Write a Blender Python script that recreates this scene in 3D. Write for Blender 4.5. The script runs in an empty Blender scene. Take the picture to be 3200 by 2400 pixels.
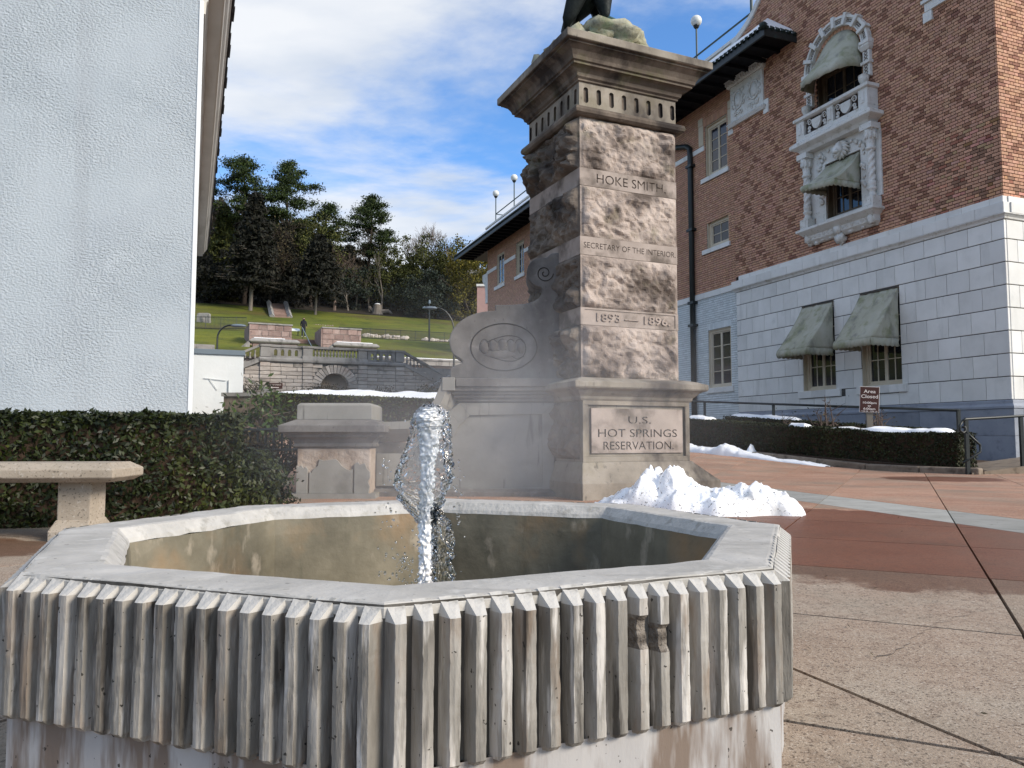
import bpy, math, random
import numpy as np
from mathutils import Vector, Matrix, noise as mnoise
R = math.radians
S = bpy.context.scene
COL = S.collection

# ---------------------------------------------------------------- camera
cam = bpy.data.objects.new('camera', bpy.data.cameras.new('camera'))
COL.objects.link(cam)
cam.location = (0, 0, 0.62)
cam.rotation_euler = (R(90) + math.atan(168 / 2390), 0, 0)
cam.data.sensor_width = 36.0
cam.data.lens = 36.0 * 2390 / 3200
cam.data.clip_start = 0.05
cam.data.clip_end = 3000
S.camera = cam

# ---------------------------------------------------------------- sky, sun, exposure
SUN_DIR = Vector((0.78, -0.42, 0.50)).normalized()      # towards the sun
SUN_EL = math.asin(SUN_DIR.z)
SUN_AZ = math.atan2(SUN_DIR.x, SUN_DIR.y)
world = bpy.data.worlds.new('World')
S.world = world
world.use_nodes = True
wn, wl = world.node_tree.nodes, world.node_tree.links
wn.clear()
w_out = wn.new('ShaderNodeOutputWorld')
w_bg = wn.new('ShaderNodeBackground')
w_bg.inputs['Strength'].default_value = 0.084
w_sky = wn.new('ShaderNodeTexSky')
w_sky.sky_type = 'NISHITA'
w_sky.sun_disc = False
w_sky.sun_elevation = SUN_EL
w_sky.sun_rotation = SUN_AZ
w_sky.air_density = 1.0
w_sky.dust_density = 0.6
w_sky.ozone_density = 2.0
w_tc = wn.new('ShaderNodeTexCoord')
w_sep = wn.new('ShaderNodeSeparateXYZ')
wl.new(w_tc.outputs['Generated'], w_sep.inputs[0])
def wmath(op, a, b=None):
    n = wn.new('ShaderNodeMath'); n.operation = op
    for i, q in enumerate((a, b)):
        if q is None: continue
        if isinstance(q, (int, float)): n.inputs[i].default_value = q
        else: wl.new(q, n.inputs[i])
    return n.outputs[0]
w_den = wmath('MAXIMUM', wmath('ADD', w_sep.outputs['Z'], 0.22), 0.05)
w_cmb = wn.new('ShaderNodeCombineXYZ')
wl.new(wmath('DIVIDE', w_sep.outputs['X'], w_den), w_cmb.inputs['X'])
wl.new(wmath('DIVIDE', w_sep.outputs['Y'], w_den), w_cmb.inputs['Y'])
w_map = wn.new('ShaderNodeMapping')
w_map.inputs['Location'].default_value = (3.1, 1.35, 0)
w_map.inputs['Rotation'].default_value = (0, 0, R(-38))
w_map.inputs['Scale'].default_value = (0.9, 1.7, 1)
wl.new(w_cmb.outputs[0], w_map.inputs[0])
w_n = wn.new('ShaderNodeTexNoise')
w_n.inputs['Scale'].default_value = 1.15
w_n.inputs['Detail'].default_value = 8
w_n.inputs['Roughness'].default_value = 0.57
w_n.inputs['Distortion'].default_value = 0.25
wl.new(w_map.outputs[0], w_n.inputs['Vector'])
w_r = wn.new('ShaderNodeValToRGB')
w_r.color_ramp.interpolation = 'EASE'
w_r.color_ramp.elements[0].position = 0.375
w_r.color_ramp.elements[0].color = (0, 0, 0, 1)
w_r.color_ramp.elements[1].position = 0.575
w_r.color_ramp.elements[1].color = (1, 1, 1, 1)
wl.new(w_n.outputs['Fac'], w_r.inputs[0])
# brighter and greyer areas inside the cloud sheet
w_n2 = wn.new('ShaderNodeTexNoise')
w_n2.inputs['Scale'].default_value = 2.3
w_n2.inputs['Detail'].default_value = 6
wl.new(w_map.outputs[0], w_n2.inputs['Vector'])
w_r2 = wn.new('ShaderNodeValToRGB')
w_r2.color_ramp.elements[0].position = 0.38
w_r2.color_ramp.elements[0].color = (5.5, 6.1, 7.0, 1)
w_r2.color_ramp.elements[1].position = 0.66
w_r2.color_ramp.elements[1].color = (8.2, 8.3, 8.4, 1)
wl.new(w_n2.outputs['Fac'], w_r2.inputs[0])
w_tint = wn.new('ShaderNodeMix'); w_tint.data_type = 'RGBA'; w_tint.blend_type = 'MULTIPLY'
w_tint.inputs[0].default_value = 1.0
wl.new(w_sky.outputs[0], w_tint.inputs[6])
w_tint.inputs[7].default_value = (1.08, 1.62, 2.15, 1)
w_mix = wn.new('ShaderNodeMix'); w_mix.data_type = 'RGBA'
wl.new(wmath('MULTIPLY', w_r.outputs[0], 0.92), w_mix.inputs[0])
wl.new(w_tint.outputs[2], w_mix.inputs[6])
wl.new(w_r2.outputs[0], w_mix.inputs[7])
wl.new(w_mix.outputs[2], w_bg.inputs['Color'])
wl.new(w_bg.outputs[0], w_out.inputs['Surface'])

sun = bpy.data.objects.new('sun', bpy.data.lights.new('sun', 'SUN'))
COL.objects.link(sun)
sun.data.energy = 3.3
sun.data.angle = R(20)
sun.data.color = (1.0, 0.89, 0.75)
sun.rotation_euler = SUN_DIR.to_track_quat('Z', 'Y').to_euler()
sun.location = SUN_DIR * 60

S.view_settings.view_transform = 'Standard'
S.view_settings.look = 'None'
S.view_settings.gamma = 1.0
S.view_settings.use_curve_mapping = False
S.view_settings.exposure = 0.5
S.render.film_transparent = False
S.cycles.max_bounces = 8
S.cycles.transmission_bounces = 8
S.cycles.transparent_max_bounces = 12
S.cycles.volume_bounces = 1
S.cycles.use_denoising = True
S.cycles.sample_clamp_indirect = 6

# ---------------------------------------------------------------- materials
MATS = {}
def rgba(c): return (c[0], c[1], c[2], 1.0)
def mat(name, cols, scale=3.0, detail=6, rough=0.8, bump=0.0, bscale=30.0, bdist=0.01, stretch=(1, 1, 1),
        spec=0.3, layers=(), rnd=False, metal=0.0, bstretch=None, attr=None, bdetail=5, attr_fac=1.0, rv=(.82, 1.15)):
    """Mottled procedural stone / paint: noise ramp base, optional noise layers, noise bump."""
    m = bpy.data.materials.new(name); m.use_nodes = True
    N, L = m.node_tree.nodes, m.node_tree.links
    N.clear()
    out = N.new('ShaderNodeOutputMaterial')
    P = N.new('ShaderNodeBsdfPrincipled')
    L.new(P.outputs[0], out.inputs[0])
    P.inputs['Roughness'].default_value = rough
    P.inputs['Metallic'].default_value = metal
    P.inputs['Specular IOR Level'].default_value = spec
    tc = N.new('ShaderNodeTexCoord')
    src = tc.outputs['Object']
    if rnd:
        oi = N.new('ShaderNodeObjectInfo')
        mul = N.new('ShaderNodeVectorMath'); mul.operation = 'SCALE'
        mul.inputs[0].default_value = (37, 53, 71)
        L.new(oi.outputs['Random'], mul.inputs['Scale'])
        ad = N.new('ShaderNodeVectorMath'); ad.operation = 'ADD'
        L.new(src, ad.inputs[0]); L.new(mul.outputs[0], ad.inputs[1])
        src = ad.outputs[0]
    def noise_tex(sc, dt, st, rg=0.6):
        mp = N.new('ShaderNodeMapping')
        mp.inputs['Scale'].default_value = st
        L.new(src, mp.inputs[0])
        n = N.new('ShaderNodeTexNoise')
        n.inputs['Scale'].default_value = sc
        n.inputs['Detail'].default_value = dt
        n.inputs['Roughness'].default_value = rg
        L.new(mp.outputs[0], n.inputs['Vector'])
        return n.outputs['Fac']
    rp = N.new('ShaderNodeValToRGB')
    k = len(cols)
    while len(rp.color_ramp.elements) < k: rp.color_ramp.elements.new(0.5)
    for i, c in enumerate(cols):
        e = rp.color_ramp.elements[i]
        e.position = 0.3 + 0.4 * i / max(1, k - 1); e.color = rgba(c)
    L.new(noise_tex(scale, detail, stretch), rp.inputs[0])
    colour = rp.outputs[0]
    if attr:
        at = N.new('ShaderNodeAttribute'); at.attribute_name = attr
        mx = N.new('ShaderNodeMix'); mx.data_type = 'RGBA'; mx.blend_type = 'MULTIPLY'
        mx.inputs[0].default_value = attr_fac
        L.new(colour, mx.inputs[6]); L.new(at.outputs['Color'], mx.inputs[7])
        colour = mx.outputs[2]
    if rnd:
        hs = N.new('ShaderNodeHueSaturation')
        mr = N.new('ShaderNodeMapRange')
        mr.inputs['To Min'].default_value = rv[0]; mr.inputs['To Max'].default_value = rv[1]
        L.new(oi.outputs['Random'], mr.inputs['Value'])
        L.new(mr.outputs[0], hs.inputs['Value']); L.new(colour, hs.inputs['Color'])
        colour = hs.outputs[0]
    for ly in layers:
        r2 = N.new('ShaderNodeMapRange'); r2.clamp = True
        r2.inputs['From Min'].default_value = ly.get('lo', 0.5)
        r2.inputs['From Max'].default_value = ly.get('hi', 0.65)
        r2.inputs['To Max'].default_value = ly.get('fac', 1.0)
        L.new(noise_tex(ly.get('scale', 5), ly.get('detail', 5), ly.get('stretch', (1, 1, 1)), ly.get('rg', 0.6)), r2.inputs['Value'])
        mx = N.new('ShaderNodeMix'); mx.data_type = 'RGBA'
        mx.blend_type = ly.get('mode', 'MIX')
        L.new(r2.outputs[0], mx.inputs[0]); L.new(colour, mx.inputs[6])
        mx.inputs[7].default_value = rgba(ly['col'])
        colour = mx.outputs[2]
    L.new(colour, P.inputs['Base Color'])
    if bump:
        b = N.new('ShaderNodeBump')
        b.inputs['Strength'].default_value = bump
        b.inputs['Distance'].default_value = bdist
        L.new(noise_tex(bscale, bdetail, bstretch or stretch, 0.55), b.inputs['Height'])
        L.new(b.outputs[0], P.inputs['Normal'])
    MATS[name] = m
    return m

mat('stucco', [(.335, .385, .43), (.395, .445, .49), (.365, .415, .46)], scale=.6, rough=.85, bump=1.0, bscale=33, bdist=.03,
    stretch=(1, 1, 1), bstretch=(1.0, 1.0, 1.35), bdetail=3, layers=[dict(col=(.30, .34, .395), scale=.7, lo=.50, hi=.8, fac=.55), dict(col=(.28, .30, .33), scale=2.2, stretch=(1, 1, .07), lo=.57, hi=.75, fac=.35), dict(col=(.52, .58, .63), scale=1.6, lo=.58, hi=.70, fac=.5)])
def vary_bump(m, scale, lo, hi):
    N, L = m.node_tree.nodes, m.node_tree.links
    b = next(n for n in N if n.type == 'BUMP'); tc = N.new('ShaderNodeTexCoord'); n = N.new('ShaderNodeTexNoise'); n.inputs['Scale'].default_value = scale; n.inputs['Detail'].default_value = 3
    r = N.new('ShaderNodeMapRange'); r.inputs['From Min'].default_value = .35; r.inputs['From Max'].default_value = .62; r.inputs['To Min'].default_value = lo; r.inputs['To Max'].default_value = hi
    L.new(tc.outputs['Object'], n.inputs['Vector']); L.new(n.outputs['Fac'], r.inputs['Value']); L.new(r.outputs[0], b.inputs['Strength'])
vary_bump(MATS['stucco'], .8, .35, 1.0)
mat('cream_trim', [(.50, .48, .43), (.58, .56, .51)], scale=2, rough=.6, layers=[dict(col=(.30, .27, .22), scale=3, stretch=(1, .15, 1), lo=.52, hi=.72, fac=.6)])
mat('shingle', [(.02, .02, .022), (.045, .045, .05)], scale=8, rough=.9, bump=.5, bscale=20)
mat('fountain_top', [(.32, .31, .285), (.41, .395, .365), (.49, .475, .445)], scale=5, rough=.75, bump=.35, bscale=55, bdist=.006,
    layers=[dict(col=(.24, .23, .21), scale=9, stretch=(.5, 2.2, 1), lo=.56, hi=.72, fac=.65),
            dict(col=(.55, .535, .50), scale=14, lo=.57, hi=.68, fac=.65),
            dict(col=(.10, .09, .08), scale=60, lo=.70, hi=.73, fac=.7, detail=2)])
mat('fountain_rib', [(.085, .077, .065), (.24, .225, .20), (.46, .435, .40)], scale=11, stretch=(1, 1, .22), rough=.8, bump=.9, bscale=44, bdist=.007,
    bstretch=(1, 1, .22), rnd=True, rv=(.92, 1.07),
    layers=[dict(col=(.60, .575, .54), scale=30, stretch=(1, 1, .11), lo=.55, hi=.63, fac=.8),
            dict(col=(.20, .13, .08), scale=16, stretch=(1, 1, .25), lo=.55, hi=.66, fac=.5),
            dict(col=(.04, .034, .028), scale=26, stretch=(1, 1, .10), lo=.57, hi=.66, fac=.8),
            dict(col=(.02, .018, .015), scale=75, lo=.70, hi=.715, fac=.9, detail=2)])
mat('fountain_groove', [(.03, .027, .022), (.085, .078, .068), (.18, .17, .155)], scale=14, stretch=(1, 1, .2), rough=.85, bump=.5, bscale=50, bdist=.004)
mat('spall_dark', [(.06, .05, .042), (.19, .165, .14), (.38, .345, .30)], scale=45, rough=.95, bump=1.0, bscale=90, bdist=.012)
mat('fountain_foot', [(.34, .33, .33), (.46, .45, .44)], scale=5, stretch=(1, 1, .35), rough=.8, bump=.4, bscale=40, bdist=.005,
    layers=[dict(col=(.14, .095, .065), scale=12, stretch=(1, 1, .16), lo=.46, hi=.57, fac=.85),
            dict(col=(.03, .025, .02), scale=75, lo=.70, hi=.715, fac=.9, detail=2)])
mat('fountain_lining', [(.085, .075, .052), (.155, .138, .098), (.25, .22, .16)], scale=3.5, rough=.6, spec=.4, bump=.4, bscale=30, bdist=.006,
    layers=[dict(col=(.30, .18, .085), scale=2.6, stretch=(1, 1, .8), lo=.53, hi=.72, fac=.75),
            dict(col=(.42, .36, .28), scale=11, stretch=(1, 1, .5), lo=.60, hi=.70, fac=.55),
            dict(col=(.03, .035, .02), scale=6, stretch=(1, 1, .25), lo=.56, hi=.70, fac=.6)])
mat('fountain_lip', [(.36, .35, .33), (.50, .485, .455)], scale=16, rough=.8, bump=.6, bscale=70, bdist=.006, stretch=(1, 1, .6),
    layers=[dict(col=(.22, .21, .18), scale=26, lo=.54, hi=.66, fac=.55)])
mat('paving', [(.285, .205, .152), (.345, .268, .205), (.375, .322, .258)], scale=1.3, rough=.9, bump=.6, bscale=190, bdist=.004, rnd=True, rv=(.9, 1.08), spec=.2,
    layers=[dict(col=(.17, .115, .085), scale=26, lo=.50, hi=.62, fac=.38), dict(col=(.14, .11, .085), scale=5.5, lo=.68, hi=.73, fac=.45), dict(col=(.25, .215, .165), scale=.8, lo=.52, hi=.70, fac=.4), dict(col=(.50, .44, .37), scale=110, lo=.58, hi=.66, fac=.7, detail=2),
            dict(col=(.06, .04, .032), scale=120, lo=.57, hi=.64, fac=.75, detail=2),
            dict(col=(.18, .175, .14), scale=.9, lo=.5, hi=.68, fac=.45)])
mat('paving_red', [(.31, .168, .112), (.385, .222, .152), (.42, .275, .20)], scale=1.3, rough=.9, bump=.6, bscale=190, bdist=.004, rnd=True, rv=(.9, 1.08), spec=.2,
    layers=[dict(col=(.17, .115, .085), scale=26, lo=.50, hi=.62, fac=.38), dict(col=(.14, .11, .085), scale=5.5, lo=.68, hi=.73, fac=.45), dict(col=(.25, .215, .165), scale=.8, lo=.52, hi=.70, fac=.4), dict(col=(.50, .44, .37), scale=110, lo=.58, hi=.66, fac=.7, detail=2),
            dict(col=(.06, .04, .032), scale=120, lo=.57, hi=.64, fac=.75, detail=2),
            dict(col=(.18, .175, .14), scale=.9, lo=.5, hi=.68, fac=.45)])
mat('paving_wet', [(.085, .043, .032), (.12, .062, .045)], scale=1.3, rough=.5, bump=.6, bscale=190, bdist=.004, spec=.45,
    layers=[dict(col=(.20, .14, .11), scale=130, lo=.60, hi=.67, fac=.7, detail=2),
            dict(col=(.035, .02, .016), scale=150, lo=.57, hi=.64, fac=.7, detail=2)])
def add_wet(m, spots, col):
    N, L = m.node_tree.nodes, m.node_tree.links
    P = next(n for n in N if n.type == 'BSDF_PRINCIPLED')
    tc = N.new('ShaderNodeTexCoord'); nz = N.new('ShaderNodeTexNoise'); nz.inputs['Scale'].default_value = 2.6; nz.inputs['Detail'].default_value = 7; nz.inputs['Roughness'].default_value = .62
    L.new(tc.outputs['Object'], nz.inputs['Vector'])
    best = None
    for (cx, cy, rx, ry, rot) in spots:
        mp = N.new('ShaderNodeMapping'); mp.vector_type = 'TEXTURE'
        mp.inputs['Location'].default_value = (cx, cy, 0); mp.inputs['Rotation'].default_value = (0, 0, R(rot)); mp.inputs['Scale'].default_value = (rx, ry, 50)
        L.new(tc.outputs['Object'], mp.inputs[0])
        ln = N.new('ShaderNodeVectorMath'); ln.operation = 'LENGTH'; L.new(mp.outputs[0], ln.inputs[0])
        if best is None: best = ln.outputs['Value']
        else:
            mn = N.new('ShaderNodeMath'); mn.operation = 'MINIMUM'; L.new(best, mn.inputs[0]); L.new(ln.outputs['Value'], mn.inputs[1]); best = mn.outputs[0]
    ad = N.new('ShaderNodeMath'); ad.operation = 'MULTIPLY_ADD'; L.new(nz.outputs['Fac'], ad.inputs[0]); ad.inputs[1].default_value = .9; L.new(best, ad.inputs[2])
    mr = N.new('ShaderNodeMapRange'); mr.inputs['From Min'].default_value = 1.36; mr.inputs['From Max'].default_value = 1.45; mr.inputs['To Min'].default_value = 1; mr.inputs['To Max'].default_value = 0
    L.new(ad.outputs[0], mr.inputs['Value'])
    src = P.inputs['Base Color'].links[0].from_socket
    mx = N.new('ShaderNodeMix'); mx.data_type = 'RGBA'; mx.blend_type = 'MULTIPLY'; L.new(mr.outputs[0], mx.inputs[0]); L.new(src, mx.inputs[6]); mx.inputs[7].default_value = rgba(col)
    L.new(mx.outputs[2], P.inputs['Base Color'])
    rr = N.new('ShaderNodeMapRange'); rr.inputs['To Min'].default_value = .9; rr.inputs['To Max'].default_value = .45; L.new(mr.outputs[0], rr.inputs['Value']); L.new(rr.outputs[0], P.inputs['Roughness'])
add_wet(MATS['paving'], [(2.25, 4.35, 1.25, 1.35, -27), (2.7, 5.5, 1.2, 1.3, 0), (6.5, 11.6, .9, .8, 0), (-3.6, 4.3, 1.2, .5, 0)], (.55, .42, .365))
add_wet(MATS['paving_red'], [(2.25, 4.35, 1.25, 1.35, -27), (2.7, 5.5, 1.2, 1.3, 0), (6.5, 11.6, .9, .8, 0), (-3.6, 4.3, 1.2, .5, 0)], (.50, .36, .31))
mat('paving_band', [(.25, .25, .23), (.34, .34, .32)], scale=3, rough=.85, bump=.4, bscale=120, bdist=.003, rnd=True,
    layers=[dict(col=(.16, .16, .14), scale=7, lo=.55, hi=.7, fac=.5)])
mat('joint', [(.018, .014, .012), (.04, .032, .026)], scale=20, rough=.95)
mat('soil', [(.035, .022, .015), (.07, .045, .03)], scale=3, rough=.95, bump=.6, bscale=30, bdist=.03)
mat('ashlar', [(.17, .148, .12), (.26, .23, .19), (.335, .30, .255)], scale=2.2, rough=.85, bump=.45, bscale=45, bdist=.006,
    layers=[dict(col=(.035, .028, .026), scale=1.5, stretch=(1, 1, .55), lo=.50, hi=.66, fac=.88),
            dict(col=(.16, .135, .075), scale=2.3, lo=.56, hi=.72, fac=.5),
            dict(col=(.03, .028, .026), scale=16, stretch=(1, 1, .3), lo=.60, hi=.70, fac=.55)])
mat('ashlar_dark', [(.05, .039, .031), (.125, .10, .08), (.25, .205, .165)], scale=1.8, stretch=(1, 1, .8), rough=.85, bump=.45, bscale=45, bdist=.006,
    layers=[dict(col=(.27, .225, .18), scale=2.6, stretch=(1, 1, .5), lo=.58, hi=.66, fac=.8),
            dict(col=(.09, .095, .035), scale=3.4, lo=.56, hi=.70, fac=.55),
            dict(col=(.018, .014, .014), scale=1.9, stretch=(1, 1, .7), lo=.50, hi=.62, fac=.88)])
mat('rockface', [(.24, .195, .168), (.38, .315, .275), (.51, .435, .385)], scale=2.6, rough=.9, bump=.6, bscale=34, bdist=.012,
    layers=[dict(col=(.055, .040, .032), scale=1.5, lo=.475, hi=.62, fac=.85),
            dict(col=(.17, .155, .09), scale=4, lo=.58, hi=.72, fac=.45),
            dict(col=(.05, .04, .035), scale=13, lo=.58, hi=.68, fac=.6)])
mat('rockface_stained_shade', [(.07, .056, .045), (.14, .115, .095), (.25, .21, .17)], scale=2.2, rough=.9, bump=.6, bscale=34, bdist=.012,
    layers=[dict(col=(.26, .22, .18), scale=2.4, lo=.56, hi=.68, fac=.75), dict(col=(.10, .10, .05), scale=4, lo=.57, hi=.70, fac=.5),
            dict(col=(.02, .017, .018), scale=2.0, lo=.52, hi=.64, fac=.8)])  # stains, plus painted-in shade for the pillar's unlit left side
mat('band_stone', [(.28, .235, .205), (.39, .33, .295)], scale=3, rough=.85, bump=.35, bscale=60, bdist=.004,
    layers=[dict(col=(.075, .06, .048), scale=2.2, lo=.50, hi=.64, fac=.8),
            dict(col=(.46, .38, .34), scale=5, lo=.58, hi=.70, fac=.5)])
mat('carving', [(.13, .108, .092), (.19, .16, .14)], scale=30, rough=.9)  # darker stone on cut letter faces paints in the recess shade
mat('groove_shade', [(.02, .017, .015), (.04, .034, .03)], scale=20, rough=.9)  # near-black for raised tubes that paint the shade of carved grooves
mat('wing_stone', [(.095, .087, .082), (.165, .155, .146), (.24, .227, .213)], scale=2.1, rough=.85, bump=.35, bscale=55, bdist=.005,
    layers=[dict(col=(.035, .029, .029), scale=2.0, stretch=(1, 1, .7), lo=.46, hi=.66, fac=.8), dict(col=(.27, .25, .23), scale=6, lo=.60, hi=.70, fac=.5),
            dict(col=(.22, .17, .09), scale=2.2, lo=.60, hi=.74, fac=.45),
            dict(col=(.02, .02, .02), scale=28, stretch=(1, 1, .5), lo=.64, hi=.70, fac=.6)])
mat('panel_stone', [(.19, .185, .168), (.29, .28, .26)], scale=2.2, rough=.85, bump=.3, bscale=50, bdist=.004,
    layers=[dict(col=(.09, .085, .075), scale=1.8, lo=.52, hi=.68, fac=.6), dict(col=(.06, .055, .05), scale=11, stretch=(1, 1, .10), lo=.60, hi=.68, fac=.7),
            dict(col=(.30, .27, .17), scale=3, lo=.62, hi=.72, fac=.35)])
mat('spalled', [(.22, .165, .125), (.33, .265, .215), (.42, .36, .31)], scale=5, rough=.9, bump=.9, bscale=18, bdist=.02)
mat('statue_rock', [(.22, .20, .12), (.34, .33, .24), (.44, .45, .38)], scale=5, rough=.9, bump=.7, bscale=25, bdist=.015,
    layers=[dict(col=(.14, .26, .14), scale=3, lo=.53, hi=.66, fac=.6), dict(col=(.06, .05, .03), scale=5, lo=.55, hi=.68, fac=.7)])
mat('bronze', [(.010, .012, .013), (.022, .028, .028)], scale=6, rough=.55, metal=.6, bump=.5, bscale=20, bdist=.01,
    layers=[dict(col=(.07, .15, .13), scale=4, lo=.60, hi=.72, fac=.6)])
mat('verdigris', [(.05, .10, .095), (.09, .17, .155)], scale=9, rough=.7, bump=.5, bscale=25, layers=[dict(col=(.01, .015, .015), scale=8, lo=.52, hi=.66, fac=.85)])
mat('snow', [(.78, .81, .86), (.88, .90, .92)], scale=6, rough=.6, bump=.4, bscale=35, bdist=.01)
mat('snow_dirty', [(.72, .76, .82), (.88, .90, .93), (.90, .91, .93)], scale=3, rough=.6, bump=.5, bscale=40, bdist=.012,
    layers=[dict(col=(.30, .27, .22), scale=2.4, lo=.50, hi=.72, fac=.6),
            dict(col=(.03, .025, .02), scale=48, lo=.62, hi=.66, fac=.85, detail=3)])
mat('brick', [(.445, .24, .157), (.55, .325, .222)], scale=7, rough=.85, bump=.3, bscale=60, bdist=.004, attr='tint')
mat('mortar', [(.030, .021, .018), (.052, .037, .031)], scale=10, rough=.95)
mat('white_brick', [(.60, .65, .66), (.68, .72, .73)], scale=3, rough=.75, bump=.3, bscale=50, bdist=.004, attr='tint')
mat('white_mortar', [(.30, .34, .34), (.38, .42, .42)], scale=6, rough=.9)
mat('white_wall_brick', [(.56, .61, .61), (.64, .68, .69)], scale=2, rough=.8, bump=.3, bscale=12, bstretch=(1, 1, 6))
mat('glazed_block', [(.62, .615, .585), (.70, .695, .665), (.74, .735, .71)], scale=1.4, rough=.5, bump=.12, bscale=30, bdist=.004, rnd=True, rv=(.90, 1.05), spec=.45,
    layers=[dict(col=(.40, .40, .37), scale=2.6, stretch=(1, 1, .12), lo=.58, hi=.74, fac=.45), dict(col=(.47, .48, .46), scale=3, lo=.6, hi=.75, fac=.4)])
mat('glazed_joint', [(.06, .058, .055), (.10, .095, .09)], scale=12, rough=.9)
mat('terracotta', [(.60, .59, .55), (.70, .70, .68)], scale=4, rough=.55, bump=.3, bscale=40, bdist=.006, spec=.4,
    layers=[dict(col=(.30, .27, .20), scale=5, lo=.56, hi=.70, fac=.5), dict(col=(.12, .10, .08), scale=20, lo=.62, hi=.68, fac=.5)])
mat('granite', [(.20, .22, .26), (.27, .29, .33)], scale=2, rough=.7, bump=.2, bscale=80, rnd=True, layers=[dict(col=(.14, .15, .18), scale=6, lo=.55, hi=.7, fac=.5)])
mat('window_frame', [(.52, .45, .34), (.60, .53, .41)], scale=3, rough=.6)
mat('dark_frame', [(.10, .075, .05), (.15, .115, .08)], scale=3, rough=.6)
mat('awning', [(.30, .30, .22), (.40, .39, .31), (.47, .46, .39)], scale=1.6, stretch=(1, 1, .6), rough=.85, bump=.3, bscale=14, bdist=.01,
    layers=[dict(col=(.17, .19, .08), scale=2.4, lo=.50, hi=.66, fac=.75), dict(col=(.14, .14, .13), scale=3.4, stretch=(1, 1, .4), lo=.54, hi=.70, fac=.65)])
mat('iron', [(.006, .009, .009), (.014, .019, .018)], scale=8, rough=.45, spec=.5)
mat('pipe_green', [(.006, .010, .011), (.014, .022, .022)], scale=5, rough=.45, spec=.5, layers=[dict(col=(.03, .08, .07), scale=3, lo=.62, hi=.75, fac=.7)])
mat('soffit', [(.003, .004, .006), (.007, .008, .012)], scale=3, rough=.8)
mat('roof_tile', [(.008, .016, .014), (.02, .035, .03)], scale=6, rough=.5)
mat('globe_glass', [(.62, .64, .60), (.72, .73, .70)], scale=3, rough=.35, spec=.5)
mat('lamp_metal', [(.035, .06, .065), (.06, .095, .10)], scale=4, rough=.5)
mat('grey_metal', [(.13, .17, .21), (.17, .21, .25)], scale=1, rough=.5)
mat('white_plaster', [(.66, .70, .72), (.74, .77, .79)], scale=.8, rough=.85, bump=.2, bscale=6, bdist=.03, layers=[dict(col=(.50, .52, .52), scale=2, lo=.58, hi=.75, fac=.4)])
mat('bench', [(.30, .255, .20), (.40, .345, .28)], scale=5, rough=.85, bump=.5, bscale=90, bdist=.004,
    layers=[dict(col=(.10, .085, .065), scale=70, lo=.60, hi=.66, fac=.75, detail=2), dict(col=(.56, .52, .46), scale=45, lo=.60, hi=.68, fac=.5)])
mat('sign_brown', [(.050, .018, .013), (.060, .022, .016)], scale=3, rough=.5)
mat('sign_white', [(.72, .66, .62), (.76, .70, .66)], scale=3, rough=.6)
mat('post_wood', [(.17, .15, .12), (.25, .22, .18)], scale=5, stretch=(1, 1, .2), rough=.85)
mat('kerb', [(.15, .12, .09), (.23, .19, .15)], scale=4, rough=.9, bump=.4, bscale=50, rnd=True, layers=[dict(col=(.05, .04, .03), scale=6, lo=.52, hi=.68, fac=.7)])
mat('niche_stone', [(.37, .325, .285), (.49, .44, .39), (.57, .52, .47)], scale=1.6, stretch=(.6, 1, 1.6), rough=.9, bump=.8, bscale=6, bdist=.05, bstretch=(.5, 1, 1.4), rnd=True,
    layers=[dict(col=(.06, .06, .055), scale=1.4, stretch=(.5, 1, 1), lo=.55, hi=.68, fac=.7), dict(col=(.36, .25, .21), scale=.9, lo=.56, hi=.70, fac=.5)])
mat('niche_trim', [(.22, .21, .20), (.33, .32, .30)], scale=1.5, rough=.9, bump=.3, bscale=20,
    layers=[dict(col=(.05, .05, .048), scale=1.6, stretch=(1, 1, .6), lo=.52, hi=.68, fac=.75)])
mat('niche_back', [(.20, .165, .13), (.27, .23, .19)], scale=2, rough=.9)
mat('red_sandstone', [(.20, .135, .12), (.29, .205, .18), (.36, .28, .25)], scale=1.3, rough=.9, bump=.7, bscale=7, bdist=.04, rnd=True,
    layers=[dict(col=(.08, .06, .055), scale=2, lo=.56, hi=.7, fac=.6)])
mat('pale_mortar', [(.30, .27, .24), (.37, .34, .31)], scale=4, rough=.95)
mat('step_stone', [(.16, .105, .085), (.22, .15, .125)], scale=2, rough=.9, bump=.3, bscale=20, rnd=True)
mat('lawn', [(.055, .075, .004), (.10, .118, .007), (.15, .155, .013)], scale=.16, rough=.95, bump=.8, bscale=3.0, bdist=.12,
    layers=[dict(col=(.085, .064, .016), scale=.10, lo=.48, hi=.66, fac=.8), dict(col=(.014, .026, .002), scale=.55, lo=.52, hi=.7, fac=.6)])
mat('litter', [(.012, .010, .006), (.028, .020, .012)], scale=.4, rough=.95, bump=.8, bscale=3, bdist=.2)
mat('bark', [(.035, .028, .022), (.075, .06, .05)], scale=2.0, stretch=(1, 1, .2), rough=.95, bump=.7, bscale=6, bdist=.05)
mat('bark_pale', [(.11, .095, .08), (.20, .175, .15)], scale=1.5, stretch=(1, 1, .3), rough=.95, bump=.5, bscale=5, bdist=.05)
mat('twig', [(.11, .08, .065), (.17, .13, .105)], scale=.5, rough=.95)
mat('twig_dark', [(.032, .024, .018), (.06, .045, .035)], scale=.5, rough=.95)
mat('glass_dark', [(.010, .011, .016), (.020, .022, .032)], scale=.8, rough=.06, spec=.6)
def leafmat(name, a, b, c, rough=.5, spec=.35):
    mat(name, [a, b, c], scale=2.2, rough=rough, spec=spec, attr='tint')
leafmat('leaf_holly', (.006, .011, .002), (.015, .023, .004), (.050, .060, .014))
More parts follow.
